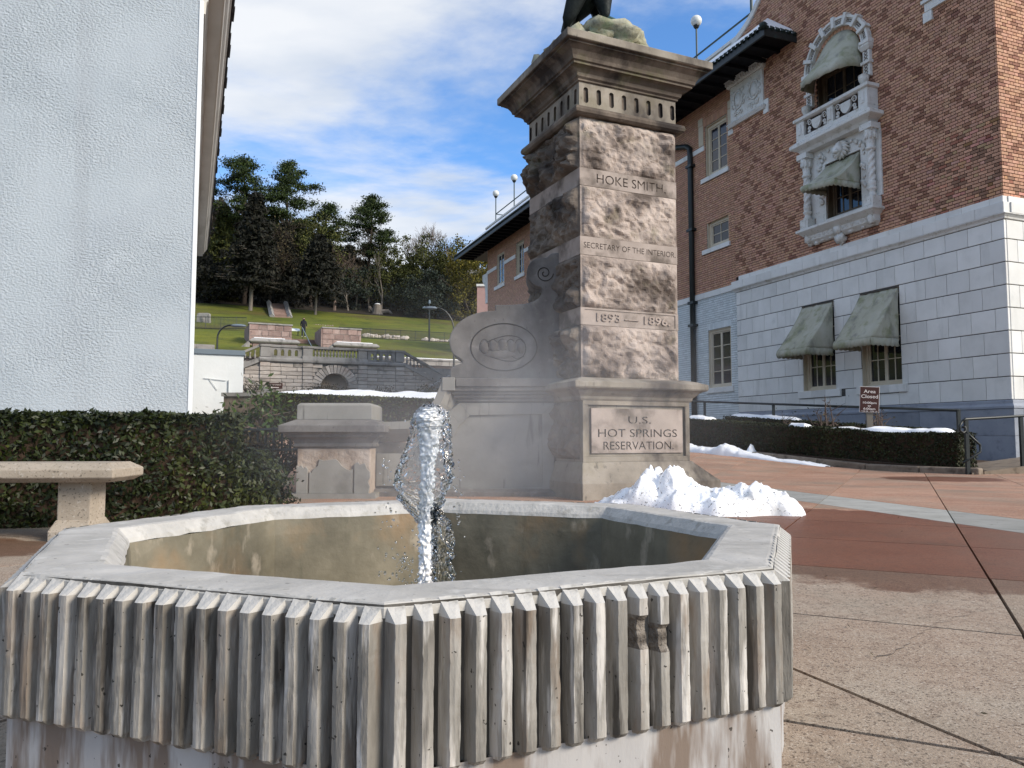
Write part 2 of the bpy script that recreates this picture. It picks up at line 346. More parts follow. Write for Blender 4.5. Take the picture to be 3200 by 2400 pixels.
leafmat('leaf_box', (.008, .012, .003), (.016, .022, .005), (.032, .036, .008), rough=.7)
leafmat('leaf_pine', (.010, .021, .003), (.022, .040, .006), (.045, .068, .012), rough=.7)
leafmat('leaf_cedar', (.0040, .0055, .0032), (.0080, .0092, .0052), (.016, .0135, .0080), rough=.8)
leafmat('leaf_olive', (.020, .026, .005), (.042, .050, .010), (.085, .088, .020), rough=.8)
leafmat('leaf_yellow', (.06, .058, .008), (.105, .092, .012), (.16, .13, .02), rough=.8)
leafmat('leaf_blue', (.010, .016, .013), (.020, .030, .023), (.036, .048, .035), rough=.8)
leafmat('leaf_shrub', (.016, .034, .006), (.040, .070, .014), (.075, .11, .03))
leafmat('leaf_brown', (.028, .026, .014), (.055, .047, .026), (.09, .077, .045), rough=.9)
mat('cloth_black', [(.008, .009, .014), (.014, .015, .022)], scale=8, rough=.9)
mat('cloth_navy', [(.010, .012, .022), (.018, .020, .034)], scale=8, rough=.9)
mat('skin', [(.36, .22, .16), (.42, .27, .20)], scale=6, rough=.6)
mat('shoe_white', [(.6, .58, .55), (.7, .68, .65)], scale=6, rough=.6)
mat('pink_wall', [(.36, .22, .20), (.42, .27, .24)], scale=2, rough=.9)

def water_mat(name, col, rough, trans=1.0, ior=1.33):
    m = bpy.data.materials.new(name); m.use_nodes = True
    P = m.node_tree.nodes['Principled BSDF']
    P.inputs['Base Color'].default_value = rgba(col)
    P.inputs['Roughness'].default_value = rough
    P.inputs['Transmission Weight'].default_value = trans
    P.inputs['IOR'].default_value = ior
    N, L = m.node_tree.nodes, m.node_tree.links
    tc = N.new('ShaderNodeTexCoord'); n = N.new('ShaderNodeTexNoise'); n.inputs['Scale'].default_value = 60
    b = N.new('ShaderNodeBump'); b.inputs['Strength'].default_value = .35; b.inputs['Distance'].default_value = .004
    L.new(tc.outputs['Object'], n.inputs['Vector']); L.new(n.outputs['Fac'], b.inputs['Height']); L.new(b.outputs[0], P.inputs['Normal'])
    MATS[name] = m
water_mat('water_clear', (.97, .985, 1.0), .0)
water_mat('water_foam', (.99, .99, 1.0), .15, .0)
water_mat('water_pool', (.10, .11, .08), .05, .0)

# ---------------------------------------------------------------- mesh helpers
def tag(o, label=None, cat=None, group=None, kind=None):
    if label: o['label'] = label
    if cat: o['category'] = cat
    if group: o['group'] = group
    if kind: o['kind'] = kind
    return o
def empty(name, loc=(0, 0, 0), rz=0.0, parent=None):
    o = bpy.data.objects.new(name, None); COL.objects.link(o)
    o.location = loc; o.rotation_euler = (0, 0, rz); o.empty_display_size = .1
    if parent: o.parent = parent
    return o
def link(name, mesh, parent=None, loc=None, rot=None):
    o = bpy.data.objects.new(name, mesh); COL.objects.link(o)
    if parent: o.parent = parent
    if loc is not None: o.location = loc
    if rot is not None: o.rotation_euler = rot
    return o
class MB:
    def __init__(s): s.v = []; s.f = []; s.t = []; s.mi = []
    def add(s, vs, fs, tint=None, mi=0):
        k = len(s.v); s.v += [tuple(p) for p in vs]
        s.f += [tuple(i + k for i in f) for f in fs]
        s.mi += [mi] * len(fs)
        s.t += [tint or (1, 1, 1)] * len(vs)
        return s
    def box(s, x0, x1, y0, y1, z0, z1, tint=None, mi=0):
        v = [(x0, y0, z0), (x1, y0, z0), (x1, y1, z0), (x0, y1, z0), (x0, y0, z1), (x1, y0, z1), (x1, y1, z1), (x0, y1, z1)]
        return s.add(v, [(3, 2, 1, 0), (4, 5, 6, 7), (0, 1, 5, 4), (1, 2, 6, 5), (2, 3, 7, 6), (3, 0, 4, 7)], tint, mi)
    def loft(s, rings, caps=True, closed=True, tint=None, mi=0):
        n = len(rings[0]); vs = [p for r in rings for p in r]; fs = []
        m = n if closed else n - 1
        for i in range(len(rings) - 1):
            for j in range(m):
                a, b = i * n + j, i * n + (j + 1) % n
                fs.append((a, b, b + n, a + n))
        if caps:
            fs.append(tuple(range(n))[::-1]); fs.append(tuple((len(rings) - 1) * n + j for j in range(n)))
        return s.add(vs, fs, tint, mi)
    def tube(s, pts, r, n=8, caps=True, tint=None):
        pts = [Vector(p) for p in pts]; k = len(pts)
        rs = r if isinstance(r, (list, tuple)) else [r] * k
        rings = []; prev = None
        for i, p in enumerate(pts):
            d = (pts[min(i + 1, k - 1)] - pts[max(i - 1, 0)])
            if d.length < 1e-9: d = Vector((0, 0, 1))
            d.normalize()
            if prev is None:
                a = Vector((0, 0, 1)) if abs(d.z) < .9 else Vector((1, 0, 0))
                x = d.cross(a).normalized()
            else:
                x = prev - d * prev.dot(d)
                x = x.normalized() if x.length > 1e-6 else d.orthogonal().normalized()
            prev = x; y = d.cross(x)
            rings.append([p + (x * math.cos(2 * math.pi * j / n) + y * math.sin(2 * math.pi * j / n)) * rs[i] for j in range(n)])
        return s.loft(rings, caps, True, tint)
    def lathe(s, prof, n=16, c=(0, 0, 0), caps=True):
        return s.loft([[(c[0] + r * math.cos(2 * math.pi * j / n), c[1] + r * math.sin(2 * math.pi * j / n), c[2] + z) for j in range(n)] for r, z in prof], caps)
    def square(s, prof, cx=0, cy=0, mi=0):
        """stack of rectangles: prof = [(x0, x1, y0, y1, z), ...]"""
        return s.loft([[(cx + a, cy + c, z), (cx + b, cy + c, z), (cx + b, cy + d, z), (cx + a, cy + d, z)] for a, b, c, d, z in prof], mi=mi)
    def prism(s, poly, y0, y1, tint=None, mi=0):
        """polygon in xz, extruded along y"""
        n = len(poly)
        area = sum(poly[i][0] * poly[(i + 1) % n][1] - poly[(i + 1) % n][0] * poly[i][1] for i in range(n))
        if area < 0: poly = poly[::-1]
        a = [(x, y0, z) for x, z in poly]; b = [(x, y1, z) for x, z in poly]
        fs = [tuple(range(n)), tuple(range(n, 2 * n))[::-1]]
        for i in range(n):
            j = (i + 1) % n; fs.append((i, i + n, j + n, j))
        return s.add(a + b, fs, tint, mi)
    def slab(s, poly, z0, z1, zf=None, mi=0):
        """polygon in xy, between z0 and z1 (plus terrain zf)"""
        n = len(poly)
        area = sum(poly[i][0] * poly[(i + 1) % n][1] - poly[(i + 1) % n][0] * poly[i][1] for i in range(n))
        if area < 0: poly = poly[::-1]
        g = zf or (lambda x, y: 0.0)
        a = [(x, y, g(x, y) + z0) for x, y in poly]; b = [(x, y, g(x, y) + z1) for x, y in poly]
        fs = [tuple(range(n))[::-1], tuple(range(n, 2 * n))]
        for i in range(n):
            j = (i + 1) % n; fs.append((i, j, j + n, i + n))
        return s.add(a + b, fs, mi=mi)
    def ball(s, c, r, n=10, m=7, sq=(1, 1, 1), wob=0.0, seed=0, tint=None):
        rings = []
        for i in range(1, m):
            th = math.pi * i / m; rr = []
            for j in range(n):
                ph = 2 * math.pi * j / n
                d = Vector((math.sin(th) * math.cos(ph), math.sin(th) * math.sin(ph), -math.cos(th)))
                k = r * (1 + wob * mnoise.noise(d * 1.7 + Vector((seed * 3.1, seed * 1.7, seed))) + (.4 * wob * mnoise.noise(d * 4.3 + Vector((seed, 2, seed * 2))) if n > 14 else 0))
                rr.append((c[0] + d.x * k * sq[0], c[1] + d.y * k * sq[1], c[2] + d.z * k * sq[2]))
            rings.append(rr)
        return s.loft(rings, True, True, tint)
    def mesh(s, name):
        me = bpy.data.meshes.new(name)
        me.from_pydata(s.v, [], s.f)
        if any(t != (1, 1, 1) for t in s.t):
            a = me.attributes.new('tint', 'FLOAT_COLOR', 'POINT')
            arr = np.ones((len(s.v), 4), dtype=np.float32); arr[:, :3] = np.array(s.t, dtype=np.float32)
            a.data.foreach_set('color', arr.ravel())
        elif s.v:
            a = me.attributes.new('tint', 'FLOAT_COLOR', 'POINT')
            a.data.foreach_set('color', np.ones(len(s.v) * 4, dtype=np.float32))
        if any(s.mi): me.polygons.foreach_set('material_index', s.mi)
        return me
    def build(s, name, m, parent=None, loc=None, rot=None, smooth=False, bevel=0.0, kind=None):
        me = s.mesh(name)
        for q in (m if isinstance(m, (list, tuple)) else [m]): me.materials.append(MATS[q])
        if smooth: me.polygons.foreach_set('use_smooth', [True] * len(me.polygons))
        o = link(name, me, parent, loc, rot)
        if bevel:
            b = o.modifiers.new('bevel', 'BEVEL'); b.width = bevel; b.segments = 2; b.limit_method = 'ANGLE'; b.angle_limit = R(35)
        if kind: o['kind'] = kind
        return o
def text_mesh(body, size, depth, align='CENTER', spacing=1.0, offset=0.0):
    cu = bpy.data.curves.new('t', 'FONT'); cu.body = body; cu.size = size; cu.extrude = depth
    cu.align_x = align; cu.align_y = 'BOTTOM_BASELINE'; cu.space_character = spacing; cu.offset = offset
    cu.resolution_u = 3
    o = bpy.data.objects.new('t', cu); COL.objects.link(o)
    dg = bpy.context.evaluated_depsgraph_get()
    me = bpy.data.meshes.new_from_object(o.evaluated_get(dg))
    bpy.data.objects.remove(o); bpy.data.curves.remove(cu)
    return me
def text_obj(name, body, size, depth, m, parent, loc, rot, width=None, align='CENTER', offset=0.0, spacing=1.0):
    me = text_mesh(body, size, depth, align, spacing, offset)
    me.materials.clear(); me.materials.append(MATS[m])
    if width:
        xs = [v.co.x for v in me.vertices]; k = width / (max(xs) - min(xs))
        for v in me.vertices: v.co.x *= k
    return link(name, me, parent, loc, rot)
def copy_tree(o, parent=None):
    c = o.copy(); COL.objects.link(c); c.parent = parent
    for ch in list(o.children): copy_tree(ch, c)
    return c
def fbm(p, o=4):
    return mnoise.fractal(Vector(p), 1.0, 2.1, o)
def leaf_cloud(mb, rng, pts, size, tints, flat=0.0, jitter=.35, aspect=2.0):
    """pts: list of (position, outward or None); adds one bent leaf (two triangles' pair) per point"""
    for p, d in pts:
        n = Vector((rng.gauss(0, 1), rng.gauss(0, 1), rng.gauss(0, 1) + flat))
        if d is not None: n = n * .8 + d * 1.2
        if n.length < 1e-6: n = Vector((0, 0, 1))
        n.normalize()
        t = n.orthogonal().normalized(); b = n.cross(t)
        a = rng.random() * 6.283
        u = t * math.cos(a) + b * math.sin(a); w = n.cross(u)
        L_ = size * (1 + jitter * rng.uniform(-1, 1)); W_ = L_ / aspect
        c = rng.choice(tints); k = rng.uniform(.7, 1.3)
        mb.add([p - u * L_ * .5, p + w * W_ * .5 - n * L_ * .06, p + u * L_ * .5 - n * L_ * .12, p - w * W_ * .5 - n * L_ * .06],
               [(0, 1, 2), (0, 2, 3)], (c[0] * k, c[1] * k, c[2] * k))
def clip(poly, p, n):
    """part of a convex polygon where (x-p).n >= 0"""
    out = []
    for i in range(len(poly)):
        a, b = poly[i], poly[(i + 1) % len(poly)]
        da = (a[0] - p[0]) * n[0] + (a[1] - p[1]) * n[1]; db = (b[0] - p[0]) * n[0] + (b[1] - p[1]) * n[1]
        if da >= 0: out.append(a)
        if da * db < 0:
            t = da / (da - db); out.append((a[0] + t * (b[0] - a[0]), a[1] + t * (b[1] - a[1])))
    return out
def inset(poly, d):
    n = len(poly)
    area = sum(poly[i][0] * poly[(i + 1) % n][1] - poly[(i + 1) % n][0] * poly[i][1] for i in range(n))
    if area < 0: poly = poly[::-1]
    res = poly
    for i in range(n):
        a, b = poly[i], poly[(i + 1) % n]
        L_ = math.hypot(b[0] - a[0], b[1] - a[1])
        if L_ < 1e-6: continue
        nn = (-(b[1] - a[1]) / L_, (b[0] - a[0]) / L_)
        res = clip(res, (a[0] + nn[0] * d, a[1] + nn[1] * d), nn)
        if len(res) < 3: return []
    return res

# ---------------------------------------------------------------- terrain
TH = R(24.08)
CU, SU = math.cos(TH), math.sin(TH)
BO = (-11.05, 48.0)                       # foot of the niche wall
QZ = [(-400, 0), (-38, 0), (-.3, 2.93), (8.0, 5.4), (8.2, 6.6), (24, 10.15), (26.5, 10.25), (36, 12.6), (44, 14.2), (70, 21), (130, 34), (260, 52), (700, 60)]
def q_of(x, y): return (x - BO[0]) * -SU + (y - BO[1]) * CU
def r_of(x, y): return (x - BO[0]) * CU + (y - BO[1]) * SU
def xy_of(r, q): return (BO[0] + r * CU - q * SU, BO[1] + r * SU + q * CU)
def zq(q):
    for (a, za), (b, zb) in zip(QZ, QZ[1:]):
        if q <= b: return za + (zb - za) * max(0, (q - a)) / (b - a)
    return QZ[-1][1]
def T(x, y): return zq(q_of(x, y))
def sheet(name, qs, rs, m, dz=0.0, wob=0.0, wid=None):
    mb = MB(); vs = []; fs = []
    for i, q in enumerate(qs):
        for j, r in enumerate(rs):
            x, y = xy_of(r, q)
            vs.append((x, y, zq(q) + dz + (wob * mnoise.noise(Vector((r * .16, q * .16, 2.2))) if wob else 0)))
    n = len(rs)
    for i in range(len(qs) - 1):
        for j in range(n - 1): fs.append((i * n + j, i * n + j + 1, (i + 1) * n + j + 1, (i + 1) * n + j))
    mb.add(vs, fs)
    o = mb.build(name, m, smooth=True); tag(o, kind='structure')
    return o
RS = [-900, -400, -200, -100, -60, -40, -20, -10, 0, 10, 20, 30, 40, 60, 100, 200, 400, 900]
tag(sheet('ground', [-400, -200, -100, -60, -45, -38, -30, -20, -10, -.3], RS, 'soil', dz=-.035), 'dark brown earth under the paving and planting beds', 'ground')
tag(sheet('terrace', [-.05, 4, 8.0], [-40, -20, -5.6, 0, 4, 12, 40], 'step_stone', dz=2.5), kind='structure')
bpy.data.objects['terrace'].location.z = 0
for v in bpy.data.meshes[bpy.data.objects['terrace'].data.name].vertices: v.co.z = 5.4
fine = [-60 + i * 1.5 for i in range(81)]
tag(sheet('lawn', [8.15, 10, 12, 14, 16, 18, 20, 22, 24, 26.5, 28, 30, 32, 34, 36, 38, 40, 42, 44, 47, 50, 53, 56, 60], [-300, -120] + fine + [120, 300], 'lawn', wob=.12), 'green mown grass sloping up to the woods', 'lawn')
tag(sheet('forest_floor', [59.6, 65, 70, 90, 110, 130, 180, 260, 400, 700], [-900, -400, -200, -100, -50, 0, 50, 100, 200, 400, 900], 'litter'), 'dark leaf covered hillside below the trees', 'hillside')

# ---------------------------------------------------------------- plaza paving
plaza = empty('plaza', (0, 0, 0)); tag(plaza, 'pink aggregate paving slabs with dark open joints', 'paving', kind='structure')
GA = R(-27.0)
gd, gn = (math.cos(GA), math.sin(GA)), (-math.sin(GA), math.cos(GA))       # along, across
def gxy(a, b): return (gd[0] * a + gn[0] * b, gd[1] * a + gn[1] * b)
BN = (.981, .193)                                                         # pale band normal
WET = []
rng = random.Random(5)
for ia in range(-22, 22):
    for ib in range(-4, 22):
        a0, b0 = .32 + ia * 1.05, .71 + ib * 1.1
        poly = [gxy(a0, b0), gxy(a0 + 1.05, b0), gxy(a0 + 1.05, b0 + 1.1), gxy(a0, b0 + 1.1)]
        cx = sum(p[0] for p in poly) / 4; cy = sum(p[1] for p in poly) / 4
        if cy < .2 or cy > 17.5 or cx < -.75 * cy - 1.2 or cx > .75 * cy + 1.2 or cx < -5.2: continue
        if cx > 2 and cy > 13.6 + .85 * (7.68 - cx) + .6: continue
        pieces = [('paving', clip(poly, (4.24 * BN[0], 4.24 * BN[1]), (-BN[0], -BN[1])))]
        mid = clip(clip(poly, (4.24 * BN[0], 4.24 * BN[1]), BN), (4.95 * BN[0], 4.95 * BN[1]), (-BN[0], -BN[1]))
        pieces.append(('paving_band', mid))
        pieces.append(('paving', clip(poly, (4.95 * BN[0], 4.95 * BN[1]), BN)))
        fin = []
        for m_, pl in pieces:
            if len(pl) < 3: continue
            if m_ == 'paving' and cx < 2 and cy < 2.6 and cx > .2:
                nn = (math.sin(R(-70.3)), -math.cos(R(-70.3)))
                fin += [(m_, clip(pl, (.77, 2.07), nn)), (m_, clip(pl, (.77, 2.07), (-nn[0], -nn[1])))]
            else: fin.append((m_, pl))
        for m_, pl in fin:
            if len(pl) < 3: continue
            pl = inset(pl, .0075 if cy < 3 else .005)
            if len(pl) < 3: continue
            o = MB().slab(pl, -.03, 0, T).build('paving_slab', 'paving_red' if m_ == 'paving' and ib >= 3 else m_, plaza)
for pts in ([(1.02, 2.19), (1.067, 2.238), (1.16, 2.30), (1.20, 2.37), (1.32, 2.503), (1.42, 2.60), (1.60, 2.734), (1.84, 2.894)], [(1.75, 7.9), (2.6, 7.6), (3.1, 7.2)]):
    mb = MB(); q = []
    for (x0, y0), (x1, y1) in zip(pts, pts[1:]):
        for k in range(6): t = k / 6; x, y = x0 + (x1 - x0) * t, y0 + (y1 - y0) * t; w = .018 * mnoise.noise(Vector((x * 18, y * 18, 0))); q.append((x + w, y - w))
    n = len(q)
    mb.add([(x + s_ * (.0022 * (1 - i / n) + .0008) * .5, y + s_ * (.0022 * (1 - i / n) + .0008), T(x, y) + .003) for i, (x, y) in enumerate(q) for s_ in (-1, 1)], [(2 * i, 2 * i + 2, 2 * i + 3, 2 * i + 1) for i in range(n - 1)])
    mb.build('crack', 'joint', plaza)

# ---------------------------------------------------------------- fountain basin
FC = (-.22, 2.04); FA0 = R(-87.6)
fnt = empty('fountain_basin', (FC[0], FC[1], 0)); tag(fnt, 'octagonal concrete fountain basin with ribbed sides and pale rim', 'fountain')
def octo(rad, z): return [(rad * math.cos(FA0 + R(45) * i), rad * math.sin(FA0 + R(45) * i), z) for i in range(8)]
def ring_strip(mb, prof, sub=10):
    """prof = [(R, z)...]; octagonal sweep with subdivided sides"""
    rings = []
    for rad, z in prof:
        pts = octo(rad, z); rr = []
        for i in range(8):
            a, b = Vector(pts[i]), Vector(pts[(i + 1) % 8])
            for k in range(sub):
                p = a.lerp(b, k / sub)
                w = .0035 * mnoise.noise(p * 14) + .0025 * mnoise.noise(p * 33)
                rr.append(p * (1 + w) + Vector((0, 0, w * .35)))
        rings.append(rr)
    mb.loft(rings, caps=False)
mb = MB(); ring_strip(mb, [(.944, .366), (.9435, .379), (.938, .3855), (.925, .387), (.86, .387), (.812, .3865)], 14); mb.build('rim', 'fountain_top', fnt, smooth=False)
mb = MB(); ring_strip(mb, [(.812, .3865), (.802, .384), (.778, .360), (.772, .348)], 14); mb.build('inner_lip', 'fountain_lip', fnt)
mb = MB(); ring_strip(mb, [(.772, .348), (.768, .30), (.764, .16), (.762, .02)], 4); mb.build('basin_lining', 'fountain_lining', fnt)
mb = MB(); mb.add(octo(.765, .022), [tuple(range(8))]); mb.build('basin_floor', 'fountain_lining', fnt)
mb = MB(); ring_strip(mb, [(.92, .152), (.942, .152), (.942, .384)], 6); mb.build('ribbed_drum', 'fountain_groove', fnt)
mb = MB(); ring_strip(mb, [(.95, .152), (.948, .146), (.946, -.03)], 10); mb.build('footing', 'fountain_foot', fnt)
# ribs: trapezoid fins with a sloped, chipped head; a few broken ones
def rib_mesh(seed, broken=False):
    mb = MB(); n = 24; rings = []
    for i in range(n + 1):
        t = i / n; z = .148 + t * .214
        hw0, hw1, d = .0176, .0083, .026
        if i == 0: d = .016
        ch = lambda k, f: .0011 * mnoise.noise(Vector((seed * 7.3 + k * 2.1, z * f, k * 3.3))) + -.0022 * max(0, mnoise.noise(Vector((seed * 3.1, z * f * 1.7, k * 5.7))) - .15)
        dd = d + .4 * ch(1, 30)
        if broken and (.66 if seed == 21 else .60) < t < (.86 if seed == 21 else .76): dd -= .006 + .009 * abs(mnoise.noise(Vector((z * 200, seed, 0))))
        a, b_ = hw1 + ch(3, 45), hw1 + ch(5, 45)
        rings.append([(-hw0, .004, z), (-a, -dd, z), (-.1 * a + ch(4, 60), -dd - .0012 + ch(8, 70) * .6, z), (b_, -dd + .3 * ch(6, 45), z), (hw0, .004, z)])
    mb.loft(rings, caps=True)
    if broken:
        for q in range(n):
            if (.64 if seed == 21 else .58) < (q + .5) / n < (.87 if seed == 21 else .78):
                for r_ in range(5): mb.mi[q * 5 + r_] = 2
    k = len(mb.v) - 5; zt = .3872
    mb.add([mb.v[k], mb.v[k + 1], mb.v[k + 2], mb.v[k + 3], mb.v[k + 4], (.0150, .007, zt - .0004), (0, .009, zt + .0004), (-.0150, .006, zt)],
           [(1, 2, 6, 7), (2, 3, 5, 6), (0, 1, 7), (3, 4, 5)], mi=1)
    me = mb.mesh('rib'); me.materials.append(MATS['fountain_rib']); me.materials.append(MATS['fountain_lip']); me.materials.append(MATS['spall_dark']); return me
RIBS = [rib_mesh(i) for i in range(7)]; RIBX = [rib_mesh(21, True), rib_mesh(22, True)]
AP = .942 * math.cos(R(22.5)); SIDE = 2 * .950 * math.sin(R(22.5))
NR = 18
for f in range(8):
    am = FA0 + R(45) * f + R(22.5)
    for i in range(NR):
        sgn = (i + .5) / NR - .5
        tx = sgn * SIDE
        c = (AP * math.cos(am) - tx * math.sin(am), AP * math.sin(am) + tx * math.cos(am), 0)
        me = RIBS[(i * 3 + f) % 7]
        if f == 0 and i == 10: me = RIBX[0]
        if f == 0 and i == 11: me = RIBX[1]
        link('rib', me, fnt, c, (0, 0, am + math.pi / 2))
# water in the basin and the jet
wat = MB().add([(FC[0] + p[0], FC[1] + p[1], p[2]) for p in octo(.762, .075)], [tuple(range(8))]).build('water', 'water_pool')
tag(wat, 'dark pool of hot spring water inside the basin', 'water', kind='structure')
jet = empty('water_jet', (FC[0], FC[1], .075)); tag(jet, 'clear water jet bubbling up from the octagonal fountain', 'water jet')
J = .075
def lump(prof, n, amp, fr, seed, sq=1.0, M_=80):
    """prof = [(cx, cy, r, z)] interpolated; noisy closed surface"""
    mb = MB(); rings = []
    for i in range(M_ + 1):
        t = i / M_ * (len(prof) - 1); k = min(int(t), len(prof) - 2); u = t - k; u = u * u * (3 - 2 * u) if False else u
        a, b = prof[k], prof[k + 1]
        cx, cy, r, z = [a[j] + (b[j] - a[j]) * u for j in range(4)]
        rr = []
        for j in range(n):
            ph = 2 * math.pi * j / n
            d = Vector((math.cos(ph), math.sin(ph), 0))
            p = Vector((d.x * r * fr, d.y * r * fr, z * fr * .6))
            w = amp * (mnoise.noise(p + Vector((seed, 0, 0))) + .6 * mnoise.noise(p * 2.3 + Vector((0, seed, 0))) + .35 * mnoise.noise(p * 5 + Vector((0, 0, seed))))
            q = max(.0008, r + w * min(1, r / .012))
            rr.append((cx + d.x * q, cy + d.y * q * sq, z - J))
        rings.append(rr)
    mb.loft(rings); return mb
lump([(-.008, 0, .024, .395), (-.014, 0, .038, .425), (-.018, 0, .055, .455), (-.018, 0, .068, .485), (-.014, 0, .074, .515), (-.010, 0, .070, .55), (-.006, 0, .060, .59), (.002, 0, .050, .63), (.004, 0, .050, .66), (.004, 0, .042, .69), (.002, 0, .022, .707), (0, 0, .002, .712)], 72, .0130, 42, 3.3, .55, 140).build('outer_sheet', 'water_clear', jet, smooth=True).modifiers.new('film', 'SOLIDIFY').thickness = .006
lump([(-.004, 0, .018, .07), (-.008, 0, .017, .2), (-.006, 0, .016, .3), (-.008, 0, .016, .42), (-.002, 0, .016, .55), (.002, 0, .026, .64), (.002, 0, .036, .675), (.002, 0, .022, .699), (0, 0, .002, .703)], 44, .0105, 170, 7.7, .8, 260).build('foaming_core', 'water_foam', jet, smooth=True)
lump([(.030, 0, .030, .07), (.034, 0, .030, .2), (.036, 0, .029, .28), (.036, 0, .028, .34), (.030, 0, .024, .39), (.02, 0, .012, .43), (.012, 0, .002, .45)], 52, .012, 60, 12.1, .5, 140).build('falling_sheet', 'water_clear', jet, smooth=True).modifiers.new('film', 'SOLIDIFY').thickness = .006
rng = random.Random(11); mb = MB()
for i in range(190):
    if i < 90: p = (rng.gauss(-.055, .035), rng.gauss(0, .04), rng.uniform(.20, .30) - J + abs(rng.gauss(0, .03)))
    elif i < 140: p = (rng.gauss(.0, .05), rng.gauss(-.01, .03), rng.uniform(.26, .68) - J)
    else: p = (rng.choice([-.105, -.115, .075, .08]) + rng.gauss(0, .008), rng.gauss(-.01, .02), rng.uniform(.38, .56) - J)
    mb.ball(p, rng.uniform(.0012, .0036), 8, 6, (1, 1, rng.uniform(.8, 1.5)), .3, i)
mb.build('droplets', 'water_clear', jet, smooth=True, kind='stuff')

# ---------------------------------------------------------------- steam drifting from the hot water
def steam_mat():
    m = bpy.data.materials.new('steam'); m.use_nodes = True
    N, L = m.node_tree.nodes, m.node_tree.links; N.clear()
    out = N.new('ShaderNodeOutputMaterial'); V = N.new('ShaderNodeVolumePrincipled')
    V.inputs['Color'].default_value = (.92, .93, .95, 1); V.inputs['Anisotropy'].default_value = .2
    tc = N.new('ShaderNodeTexCoord'); n = N.new('ShaderNodeTexNoise'); n.inputs['Scale'].default_value = .75; n.inputs['Detail'].default_value = 2.5
    mp = N.new('ShaderNodeMapping'); mp.inputs['Scale'].default_value = (1, .6, .8); L.new(tc.outputs['Object'], mp.inputs[0]); L.new(mp.outputs[0], n.inputs['Vector'])
    r1 = N.new('ShaderNodeMapRange'); r1.inputs['From Min'].default_value = .40; r1.inputs['From Max'].default_value = .68; r1.inputs['To Max'].default_value = .18
    L.new(n.outputs['Fac'], r1.inputs['Value'])
    # the plume thins out away from its middle and upward
    ln = N.new('ShaderNodeVectorMath'); ln.operation = 'LENGTH'
    mp2 = N.new('ShaderNodeMapping'); mp2.inputs['Scale'].default_value = (1 / 1.75, 1 / 3.0, 1 / .8); L.new(tc.outputs['Object'], mp2.inputs[0]); L.new(mp2.outputs[0], ln.inputs[0])
    r2 = N.new('ShaderNodeMapRange'); r2.inputs['From Min'].default_value = .25; r2.inputs['From Max'].default_value = 1.0; r2.inputs['To Min'].default_value = 1; r2.inputs['To Max'].default_value = 0
    L.new(ln.outputs['Value'], r2.inputs['Value'])
    mu = N.new('ShaderNodeMath'); mu.operation = 'MULTIPLY'; L.new(r1.outputs[0], mu.inputs[0]); L.new(r2.outputs[0], mu.inputs[1])
    L.new(mu.outputs[0], V.inputs['Density']); L.new(V.outputs[0], out.inputs['Volume'])
    MATS['steam'] = m
steam_mat()
st = MB().ball((0, 0, 0), 1, 20, 12, (1.75, 3.0, .8)).build('steam', 'steam', None, (-.15, 5.0, .72), smooth=True)
tag(st, 'thin white steam drifting from the hot fountain', 'steam', kind='stuff')

# ---------------------------------------------------------------- bench
bn = empty('stone_bench', (-3.0, 4.75, 0), R(4)); tag(bn, 'pale concrete bench with chamfered slab seat before the holly hedge', 'bench')
mb = MB(); mb.square([(-.82, .56, -.15, .22, .352), (-.86, .60, -.19, .26, .38), (-.86, .60, -.19, .26, .43), (-.80, .54, -.13, .20, .468)]); mb.build('seat', 'bench', bn, bevel=.006)
for sx in (.22, -.62):
    mb = MB(); mb.square([(sx, sx + .20, -.06, .14, .06), (sx, sx + .20, -.06, .14, .358)]); lg = mb.build('leg', 'bench', bn, bevel=.008)
    mb = MB(); mb.square([(sx - .01, sx + .21, -.14, .22, -.01), (sx - .01, sx + .21, -.14, .22, .06), (sx - .002, sx + .202, -.062, .142, .12)]); mb.build('foot', 'bench', lg, bevel=.006)
# ---------------------------------------------------------------- entrance pylon
CC = (1.013, 8.6)
py = empty('entrance_pylon', (CC[0], CC[1], 0), TH); tag(py, 'tall rock-faced stone gate pillar carved with HOKE SMITH and US HOT SPRINGS RESERVATION', 'pillar')
def carve(o, cutter_mb=None, cutter_mesh=None):
    """cut a mesh out of o (permanently), keeping the cutter's second material on the cut faces"""
    me = cutter_mesh or cutter_mb.mesh('cut')
    if not me.materials: me.materials.append(MATS['carving'])
    c = bpy.data.objects.new('cut', me); COL.objects.link(c)
    if o.parent: c.parent = o.parent
    m = o.modifiers.new('b', 'BOOLEAN'); m.operation = 'DIFFERENCE'; m.solver = 'EXACT'; m.object = c; m.material_mode = 'TRANSFER'
    bpy.context.view_layer.update()
    dg = bpy.context.evaluated_depsgraph_get()
    new = bpy.data.meshes.new_from_object(o.evaluated_get(dg))
    o.modifiers.clear()
    if len(new.polygons) > 6: o.data = new
    bpy.data.objects.remove(c)
def letters(body, x0, x1, z0, h, y, depth=.022):
    """mesh of letters on the front (-y) face: from x0 to x1, baseline z0, cap height h, centred on plane y"""
    me = text_mesh(body, h / .729, depth, offset=0.0)
    xs = [v.co.x for v in me.vertices]; a, b = min(xs), max(xs); k = (x1 - x0) / (b - a)
    for v in me.vertices:
        X, Y, Z = v.co; v.co = ((X - a) * k + x0, y - Z, z0 + Y)
    me.materials.clear(); me.materials.append(MATS['carving'])
    return me
